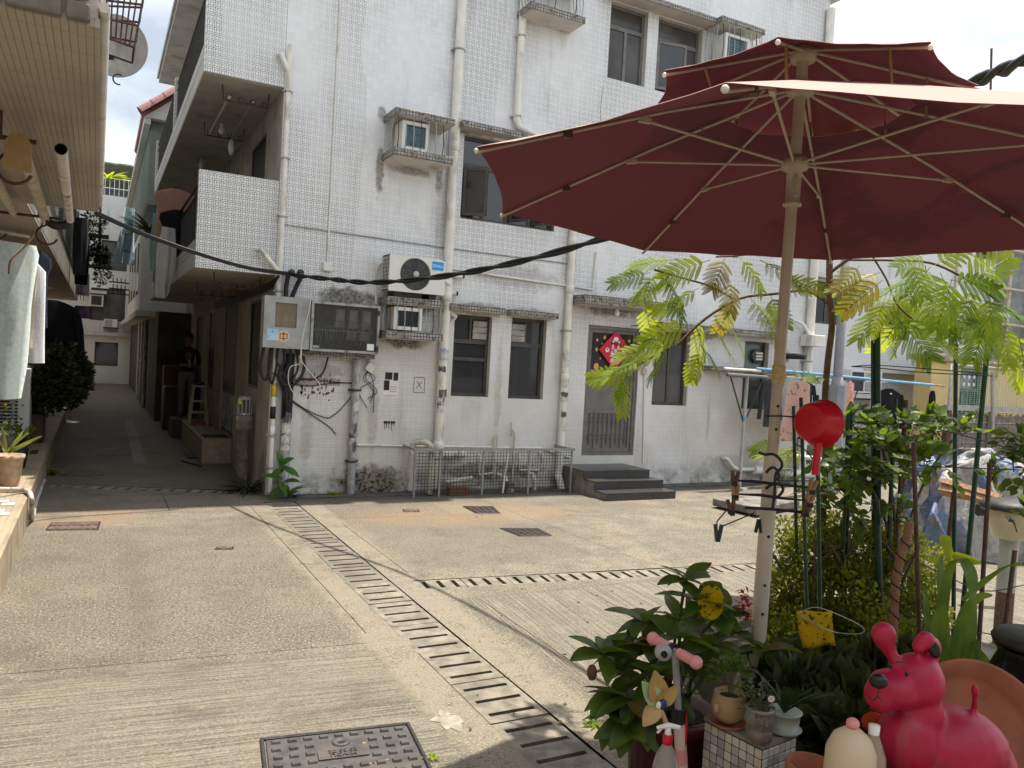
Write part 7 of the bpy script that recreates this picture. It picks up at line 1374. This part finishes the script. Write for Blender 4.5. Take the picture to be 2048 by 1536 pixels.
for k in range(4): tube('brace', [(xs+.1+k*2,12.05,1.5+k),(xs+1.8+k*2,12.05,4+k)], .035, M_bamboo, sf, 6)
# screened fence
Yf2 = 9.6; a, b = FY(1892,815,Yf2), FY(2200,842,Yf2)
fe = T('screened_fence', 'grey framed fence with brown bamboo screen at the right', 'fence', tuple(Vector((a.x,Yf2,0))))
Mfr = mat('fence_tube', (.32,.31,.30), .5, .15, 10, .1); zt = a.z
box('top_rail', (a.x,Yf2-.05,zt-.05), (a.x+7,Yf2+.05,zt+.06), Mfr, fe); box('post', (a.x,Yf2-.05,0), (a.x+.12,Yf2+.05,zt-.051), M_rust, fe)
for k in range(1,5): box('post', (a.x+k*1.45,Yf2-.04,0), (a.x+k*1.45+.1,Yf2+.04,zt-.051), Mfr, fe)
m = MB(); x = a.x+.14
while x < a.x+6.8: m.box((x,Yf2+.05+U(0,.01),.1),(x+.026,Yf2+.065,zt-.1+U(-.06,.02))); x += .031
m.build('bamboo_slats', M_screen, fe, kind='stuff')
for k in range(6): tube('screen_wire', [(a.x+.1,Yf2+.04,.3+k*.2),(a.x+6.9,Yf2+.04,.3+k*.2)], .006, M_galv, fe, 4)
m = MB(); p0 = FY(1903,730,Yf2); p1 = FY(2060,745,Yf2)
for k in range(34): x = p0.x+(p1.x-p0.x)*k/33; m.tube([(x,Yf2,zt+.06),(x,Yf2,p0.z)], .003, 4, False)
for k in range(20): z = zt+.06+(p0.z-zt-.06)*k/19; m.tube([(p0.x,Yf2,z),(p1.x,Yf2,z)], .003, 4, False)
m.build('upper_mesh', M_galv, fe, kind='stuff'); tube('mesh_frame', [(p0.x,Yf2,zt+.06),(p0.x,Yf2,p0.z),(p1.x+2,Yf2,p0.z)], .03, Mfr, fe, 6)
tube('handrail', [FY(1985,745,Yf2-.2), FY(1985,900,Yf2-.2)], .035, Mfr, fe, 8); tube('handrail', [FY(1985,728,Yf2-.2), FY(2100,730,Yf2-.2)], .035, Mfr, fe, 8)
# tarp covered heap, plank, pipe, concrete post, garden lamp, slab
tpq = T('tarpaulin_heap', 'heap covered by crumpled blue and white tarpaulin in front of the fence', 'heap', tuple(GZ(1960,1125))); c = GZ(1985,1125); c += CF*.5; m = MB(); n = 34; vs = []
for i in range(n+1):
    for j in range(n+1):
        u, v = i/n*2-1, j/n*2-1; e = max(abs(u), abs(v)); h = 1.0*(1-max(0,(e-.55)/.45)**1.5)
        pq = c+CR*(u*.72+.08*math.sin(j*1.1+i*.3))+CF*(v*.55+.06*math.sin(i*.9+j*.7)); pq.z = max(.01, h*(.98+.10*math.sin(u*4+1)+.06*math.sin(v*7+u*5)) + .012*math.sin(i*1.7+j*2.3)); vs.append(pq)
m.add(vs, [(i*(n+1)+j,(i+1)*(n+1)+j,(i+1)*(n+1)+j+1,i*(n+1)+j+1) for i in range(n) for j in range(n)], True)
q = MT('crumpled_tarp'); nn = q.noise(3.2, 3.2, 1.2, det=4); col = q.mix(nn.step(.44,.52), (.10,.15,.26), (.36,.34,.33)); tm = q.fin(q.mix(q.noise(9, det=5).step(.45,.65)*.7, col, (.20,.18,.165)), .45, q.noise(7, det=5), .05, spec=.5)
m.build('tarpaulin', tm, tpq)
pk = T('plank', 'weathered orange brown plank lying across the tarpaulin heap', 'plank', tuple(DD(1950,995,7.2))); pa2, pb2 = DD(1884,978,7.4), DD(2003,1010,6.9); MB().tube([pa2, pa2.lerp(pb2,.5)+Vector((0,0,.02)), pb2], .06, 4).build('board', M_wood, pk); MB().tube([pa2+Vector((0,0,.07)), pb2+Vector((0,0,.06))], .035, 4).build('batten', M_wood, pk)
tag(tube('black_pipe', [DD(1955,1020,6.6), DD(2030,1022,6.6)], .05, M_black, None, 12), 'short black pipe sticking out over the garden lamp', 'pipe')
cp_ = tag(bevel(MB().lathe(GZ(1866,1106), [(.085,0),(.082,.9),(.06,.95),(.001,.96)], 10).build('concrete_post', mat('stained_concrete_post', (.23,.215,.20), .9, .3, 9, bump=.004, dirt=(.06,.055,.05), dsc=7)), .01), 'stained round concrete post in front of the tarpaulin heap', 'post')
gl = T('garden_lamp', 'garden lamp with clear flared shade on a short post', 'lamp', tuple(GZ(2000,1290))); f = GZ(2003,1288); d_ = (f-CP).dot(CF); top = DD(2012,1085,d_); top = Vector((f.x,f.y,top.z)); gs = d_/1575
tube('lamp_stem', [f, top-Vector((0,0,.30))], .058, M_bark, gl, 10); tube('upper_stem', [top-Vector((0,0,.35)), top+Vector((0,0,.02))], .06, M_celadon, gl, 10); MB().lathe(top, [(.07,.02),(.11,.03),(.17,.22),(.17,.23)], 16).build('flared_shade', glassmat('yellowed_shade', (.62,.55,.35), .7), gl); MB().lathe(top, [(.001,.30),(.17,.29),(.20,.26),(.20,.232),(.001,.232)], 18).build('lamp_cap', M_dkiron, gl)
sl_ = T('stone_slab', 'thick stone slab lying on the yard left of the umbrella pole', 'slab', tuple(GZ(1490,1000))); q = [zat(1424,990,.14), zat(1424+5,1003,.14)]
P_ = [zat(1425,996,.13), zat(1515,1016,.13), zat(1600,1000,.13), zat(1500,985,.13)]; bevel(MB().prism(P_, (0,0,-.10)).build('slab_top', M_conc, sl_), .01); c = sum(P_, Vector())/4; box('slab_base', c-Vector((.3,.25,c.z)), c+Vector((.3,.25,-.102)), M_conc, sl_)
# ------------------------------------------------------------------ washing and plants on the left
Fp = fabric('pale_green_cloth', (.56,.62,.58), .3); Fw = fabric('white_cotton', (.70,.70,.70), .3); Fc = fabric('cream_cloth', (.70,.62,.46), .3); Fm = fabric('mint_cloth', (.40,.55,.50), .25); Fb = fabric('blue_tie_dye', (.42,.52,.60), .25, (.12,.22,.36), 3); Fs = fabric('salmon_cloth', (.42,.24,.18), .2); Fgw = fabric('grey_white_cloth', (.55,.54,.53), .3)
LG = 'washing hung along the alley'; Yv = Vector((0,1,0)); Xv = Vector((1,0,0)); sl2 = Vector((.85,.5,0))
def hl(name, label, px, py, Y, ax, w_, h, m, rows, **k): return garment(name, label, FY(px,py,Y), ax, w_, h, m, rows, group=LG, **k)
hl('trousers', 'large pale green trousers hung at the left edge', 6, 482, 8.2, sl2, .62, 1.38, Fp, [(0,-.5,.45),(.06,-.55,.5),(.4,-.55,.44),(.8,-.55,.40),(1,-.5,.36)], fold=.035, depth=.06)
hl('shirt', 'white shirt with black shoulder hung beside the pale green trousers', 62, 520, 9.0, sl2, .40, 1.0, Fw, [(0,-.2,.1),(.1,-.3,.36),(.5,-.3,.40),(1,-.3,.44)], fold=.02)
hl('vest', 'cream vest with dark hem between the pale trousers and white shirt', 57, 500, 8.7, sl2, .22, .92, Fc, PANTS, fold=.02)
hl('shirt', 'dark navy shirt behind the white shirt on the left', 72, 500, 9.6, sl2, .34, .8, F_navy, TEE)
hl('jacket', 'black jacket hung deep in the shade on the left', 105, 600, 12.8, Xv, .62, 1.0, F_blk, TEE, sleeves=LONG, depth=.08)
hl('coat', 'long dark coat hung beside the black jacket on the left', 128, 615, 13.6, Xv, .45, 1.05, F_navy, TEE, sleeves=LONG, depth=.08)
hl('trousers', 'dark grey trousers hung high by the upper left balcony', 163, 436, 16, Xv, .3, 1.0, F_ch, PANTS, depth=.05); hl('trousers', 'black trousers hung below the grey ones by the upper left balcony', 166, 470, 16.4, Xv, .3, .9, F_blk, PANTS, depth=.05)
for k, l in enumerate(('pole carrying the pale washing at the left edge', 'pole carrying the dark washing deeper in the alley')):
    y = (8.0, 12.6)[k]; tag(tube('washing_pole', [(-1.9,y-.3,2.74 if k == 0 else 2.5),(-.62,y+.9,2.74 if k == 0 else 2.5)], .018, M_bamboo), l, 'pole')
hl('towel', 'blue tie dyed dress hung from the enclosed balcony on the right of the alley', 258, 415, 19.5, sl2, .45, 1.25, Fb, [(0,-.2,.3),(.4,-.4,.35),(1,-.75,.4)], fold=.04, depth=.07)
hl('skirt', 'mint green cloth hung at the near balcony of the alley', 318, 428, 14.5, sl2, .34, .95, Fm, [(0,-.3,.4),(.5,-.45,.45),(1,-.3,.2)], fold=.03); hl('shirt', 'salmon shirt hung under the upper balcony', 352, 378, 13.0, Xv, .6, .85, Fs, TEE)
hl('shirt', 'black shirt below the salmon shirt on the balcony', 356, 420, 12.6, Xv, .5, .8, F_blk, TEE); hl('shirt', 'grey white shirt hung between the mint cloth and black shirt', 333, 405, 13.8, sl2, .34, .9, Fgw, TEE)
hl('towel', 'greyish white towel draped over the lower balcony handrail', 336, 455, 12.2, sl2, .30, 1.0, Fgw, [(0,-.3,.4),(.3,-.45,.45),(.7,-.5,.3),(1,-.4,.1)], fold=.04, depth=.06)
# walkway plants
p = FY(14,972,7.9); p = zat(12,972,.302); cl = T('clay_pot', 'pale clay pot with long variegated leaves on the walkway', 'pot', tuple(p)); MB().lathe(p, [(.001,0),(.10,0),(.125,.10),(.14,.26),(.155,.28),(.155,.31),(.14,.31),(.135,.29),(.001,.28)], 24).build('pot_body', M_clay, cl)
for px in (((15,905,0),(35,880,-.05),(47,862,-.1)),((15,905,0),(50,888,-.1),(85,872,-.2)),((12,905,0),(10,880,0),(2,850,0)),((15,905,0),(32,885,.05),(58,865,.1)),((10,905,0),(5,890,-.1),(-5,875,-.2)),((18,905,0),(45,893,-.15),(70,880,-.3))): strap(px, (p-CP).dot(CF), .018, cl, leafmat('variegated_leaf%d' % px[2][0], (.22,.26,.07), (.36,.36,.14), .35))
p = zat(36,935,.302); bpz = T('black_pot', 'black plastic pot with a small leafy plant behind the clay pot', 'pot', tuple(p)); MB().lathe(p, [(.001,0),(.07,0),(.10,.22),(.09,.22),(.001,.2)], 18).build('pot_body', M_black, bpz)
me = leaf_me('leaf', .07, .018, M_leafmid, .2, .2, 4)
for k in range(90): v = Vector((U(-1,1),U(-1,1),U(-.2,1))); mesh_obj('leaf', me, bpz, orient(p+Vector((v.x*.13,v.y*.13,.32+v.z*.14)), v+Vector((0,0,.3)), roll=U(-.6,.6), s=U(.6,1.1)))
p = zat(8,905,.302); kq = T('kumquat_plant', 'small kumquat bush with yellow fruit and wire hoops on the walkway', 'plant', tuple(p)); MB().lathe(p, [(.001,0),(.10,0),(.14,.24),(.12,.24),(.001,.22)], 18).build('pot_body', M_conc, kq)
for k in range(110): v = Vector((U(-1,1),U(-1,1),U(-1,1))); mesh_obj('leaf', me, kq, orient(p+Vector((v.x*.2-.05,v.y*.2,.6+v.z*.3)), v+Vector((0,0,.3)), roll=U(-.6,.6), s=U(.6,1.0)))
for x, y in ((12,779),(11,796),(8,810),(3,790)): MB().ell(FY(x,y,p.y), .028, .028, .03, 10).build('fruit', mat('kumquat%d' % y, (.60,.36,.03), .4), kq)
for k in range(2): c = FY(6+k*3,800,p.y-.1); tube('wire_hoop', [c+Vector((-.1,0,-.6)), c+Vector((-.1,0,.1))]+arc(c+Vector((0,0,.1)), .1, 180, 0, 8, (1,0,0), (0,0,1))+[c+Vector((.1,0,-.6))], .007, M_galv, kq, 5)
tuft('small_plant', 'small spiky plant on the shelf below the outdoor unit', 'plant', zat(34,860,.42), 22, .18, .016, M_leafalley, .9); 
tuft('small_plant', 'small strappy seedling between the kumquat and the outdoor unit', 'plant', zat(32,852,.5), 16, .16, .012, M_leafbright, .8)
bb = T('alley_bush', 'large dark bush growing from pots on the left walkway', 'bush', (-.95, 13.4, .3)); bs = []
for x, y, d, r in ((100,735,12.5,.30),(120,720,12.8,.28),(140,745,13.0,.28),(110,770,12.6,.30),(85,760,12.4,.26),(150,770,13.2,.22),(130,790,13.0,.22),(158,745,13.6,.18),(95,800,12.6,.2)): bs.append((FY(x,y,d), r, r, r))
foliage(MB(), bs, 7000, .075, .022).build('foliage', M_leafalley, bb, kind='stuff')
for k in range(6): tube('stem', [(-1.0+U(-.2,.3),13+U(-.3,.4),.6), (-.95+U(-.3,.4),13+U(-.3,.4),1.5)], .012, M_bark, bb, 5)
gpz = FY(118,812,12.9); MB().lathe((-.86,13.0,.75), [(.001,0),(.22,0),(.28,.45),(.29,.47),(.25,.47),(.001,.42)], 20).build('green_planter', mat('green_planter_plastic', (.02,.09,.06), .35, .1), bb)
bevel(MB().box((-1.2,12.72,.304),(-.62,13.28,.74)).build('brown_pot', mat('brown_glazed_pot', (.075,.04,.022), .35, .3, 9), bb), .04, 2)
hc = smooth_path([zat(-30,978,.33), zat(30,979,.33), zat(52,981,.33), zat(60,987,.33), zat(64,1000,.28)], 4)+[Vector((-.50,GZ(60,1042).y,.02))]
tag(tube('white_pipe', hc, .022, M_pvcd, None, 10), 'white plastic pipe bending over the edge of the walkway', 'pipe'); tag(tube('white_pipe', smooth_path([GZ(60,1040)+Vector((.02,0,.03)), GZ(72,1005)+Vector((0,0,.03)), GZ(88,966)+Vector((0,0,.03))], 4), .024, M_pvcd, None, 10), 'white plastic pipe lying along the foot of the walkway kerb', 'pipe')
tag(box('drain_plate', zat(58,908,.304), zat(78,900,.310), M_dkiron), 'small dark drain plate in the walkway', 'plate')
fs = T('flower_stand', 'dark iron balcony stand with potted plants above the alley', 'stand', tuple(FY(185,520,17)))
for y_ in (468, 505, 530): a, b = FY(165,y_,17), FY(200,y_+3,17); box('shelf', (a.x,16.8,a.z-.02), (b.x+.15,17.3,a.z+.01), M_dkiron, fs)
for px_q in (166, 201): tube('upright', [FY(px_q,440,17), FY(px_q-2,540,17)], .02, M_dkiron, fs, 5)
fm = MB()
foliage(fm, [(FY(180,455,17),.22,.2,.12),(FY(190,440,17),.2,.2,.12),(FY(180,490,17),.16,.2,.12),(FY(200,508,17),.18,.2,.14),(FY(205,540,17.2),.14,.16,.3),(FY(195,520,17.2),.16,.16,.14)], 1400, .08, .014); fm.build('foliage', M_leafalley, fs, kind='stuff')
tuft('terrace_palm', 'small palm on the roof terrace at the end of the alley', 'plant', Vector((.15,36.2,8.2)), 34, .75, .06, M_leafbright, .9); tuft('balcony_fern', 'spiky plant on the right balcony deep in the alley', 'plant', FY(300,470,19), 40, .7, .05, M_leafalley, 1.0)
hr = T('hooked_racks', 'iron drying racks with hooks jutting into the alley on the right', 'rack', tuple(FY(240,575,24)))
for y_ in (563, 576, 586): a, b = FY(218,y_,24), FY(258,y_+4,24); tube('rack_arm', [a, b], .02, M_dkiron, hr, 5); [tube('hook', [a.lerp(b,.2+.2*k), a.lerp(b,.2+.2*k)+Vector((0,0,.12))], .012, M_dkiron, hr, 4) for k in range(4)]
# ------------------------------------------------------------------ person standing in the alley doorway
def person(label, loc, hgt, face):
    t = T('person', label, 'person', loc); s = hgt/1.65; me = bpy.data.meshes.new('body'); J = {}
    pts = [('pel',(0,0,.88),.125,.10),('wst',(0,0,1.02),.115,.085),('chs',(0,.01,1.22),.14,.10),('nk0',(0,.01,1.36),.06,.06),('nk1',(0,-.01,1.43),.05,.05),('hd',(0,-.03,1.52),.078,.092),('hdt',(0,-.01,1.60),.062,.07)]
    eds = [(0,1),(1,2),(2,3),(3,4),(4,5),(5,6)]
    for sg in (-1,1):
        b = len(pts); pts += [('hip',(sg*.085,0,.82),.092,.092),('kn',(sg*.09,-.02,.46),.06,.06),('an',(sg*.09,.01,.08),.042,.042),('ft',(sg*.10,-.14,.035),.035,.028),('sh',(sg*.17,.01,1.31),.052,.052),('el',(sg*.21,-.02,1.06),.040,.040),('wr',(sg*.12,-.22,1.02),.028,.028),('pm',(sg*.07,-.28,1.03),.032,.018)]
        eds += [(0,b),(b,b+1),(b+1,b+2),(b+2,b+3),(2,b+4),(b+4,b+5),(b+5,b+6),(b+6,b+7)]
        for f in range(5):
            k = len(pts); o = (f-2)*.011; L = (.045,.055,.06,.055,.045)[f]
            if f == 0: pts.append(('th',(sg*.05,-.27,1.055),.010,.010)); eds.append((b+6,k)); continue
            pts += [('f1',(sg*.055,-.30,1.03+o),.009,.009),('f2',(sg*.03,-.30-L*.3,1.03+o),.008,.008)]; eds += [(b+7,k),(k,k+1)]
    me.from_pydata([Vector(p[1])*s for p in pts], eds, []); o = bpy.data.objects.new('body', me); C.objects.link(o); o.parent = t
    md = o.modifiers.new('s', 'SKIN'); 
    for i, p in enumerate(pts): me.skin_vertices[0].data[i].radius = (p[2]*s, p[3]*s)
    me.skin_vertices[0].data[0].use_root = True; md = o.modifiers.new('u', 'SUBSURF'); md.levels = md.render_levels = 2
    q = MT('shade_toned_cloth_and_skin'); z = q.z-loc[2]; sk = (.26,.15,.105); cc2 = q.mix(z.gt(.90*s), (.16,.155,.15), (.012,.012,.013)); ft_ = q.mix(z.lt(.10*s), cc2, (.04,.035,.03)); n1 = q.mix(z.gt(1.385*s), ft_, sk)  # trousers and skin coloured darker to stand in for the doorway shade
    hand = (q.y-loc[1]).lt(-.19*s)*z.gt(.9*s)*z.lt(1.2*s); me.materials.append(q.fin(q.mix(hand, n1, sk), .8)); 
    L = Vector(loc); h = MB(); h.ell(L+Vector((0,.005,1.575))*1.0*Vector((1,1,1)).x, .088, .10, .085, 14); h.ell(L+Vector((0,.05,1.49)), .085, .055, .10, 12); h.build('hair', M_ink, t)
    f = MB(); f.ell(L+Vector((0,-.122,1.50)), .012, .016, .02, 8); f.build('nose', mat('shade_toned_nose', (.26,.15,.105), .7), t); 
    for sg in (-1,1): MB().ell(L+Vector((sg*.028,-.113,1.525)), .011, .006, .006, 8).build('eye', M_ink, t); MB().ell(L+Vector((sg*.083,-.02,1.515)), .012, .02, .03, 8).build('ear', mat('shade_toned_ear', (.25,.14,.10), .7), t)  # ears share the skin tone darkened for shade
    MB().ell(L+Vector((0,-.112,1.462)), .024, .006, .006, 8).build('mouth', mat('lip', (.30,.10,.09), .6), t)
    MB().ell(L+Vector((0,-.105,1.20)), .07, .012, .09, 14).build('shirt_print', mat('shade_toned_print', (.15,.12,.10), .8, .3, 30), t)  # print colour darkened as if lying in shade
    MB().obox(L+Vector((0,-.335,1.06)), .035, .012, .14).build('phone', M_grey, t)
    return t
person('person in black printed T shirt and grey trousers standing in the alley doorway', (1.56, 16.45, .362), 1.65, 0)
bx = T('alley_clutter', 'dark stacked household things by the doorways deep in the alley', 'clutter', (1.5, 18.4, 0))
for k, (y, h_, mm) in enumerate(((17.6,.9,M_dkiron),(18.6,1.3,M_brown),(20.2,1.0,M_grey),(21.5,.7,M_conc),(22.6,1.1,M_dkiron))): bevel(box('crate', (1.25+.05*(k % 2),y,0), (1.85,y+.55,h_), mm, bx), .02)

ob = T('opposite_building', 'pale tiled building across the yard mirrored in the window panes', 'building', (4, -7, 0)); hs_ = [(-9+k*2.6, -7.6+k*2.6, 1.1+3*j, 2.6+3*j) for k in range(9) for j in range(2)]
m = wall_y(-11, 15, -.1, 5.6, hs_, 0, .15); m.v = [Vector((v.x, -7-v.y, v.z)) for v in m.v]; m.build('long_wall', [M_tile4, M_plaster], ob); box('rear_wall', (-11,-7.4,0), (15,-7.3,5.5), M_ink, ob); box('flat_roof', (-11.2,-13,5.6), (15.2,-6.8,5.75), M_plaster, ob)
for h in hs_: box('window_pane', (h[0],-7.12,h[2]), (h[1],-7.1,h[3]), M_glass, ob)

lt = MB()
for k in range(70):
    q_ = GZ(U(900,1500), U(1010,1500)) if k % 3 else Vector((2.4+abs(rnd.gauss(0,1.6)), 9.35+U(-.25,.15), 0)); a_ = U(0,6.28); l_ = U(.012,.035); dv = Vector((math.cos(a_), math.sin(a_), 0))*l_; sv = Vector((-dv.y, dv.x, 0))*.35
    q_.z = .006; lt.add([q_, q_+dv*.5+sv+Vector((0,0,U(0,.012))), q_+dv, q_+dv*.5-sv], [(0,1,2,3)])
o = lt.build('leaf_litter', mat('dry_leaf', (.17,.115,.05), .9, .5, 30), None, kind='stuff'); tag(o, 'small dry leaves scattered over the concrete yard', 'leaf litter')
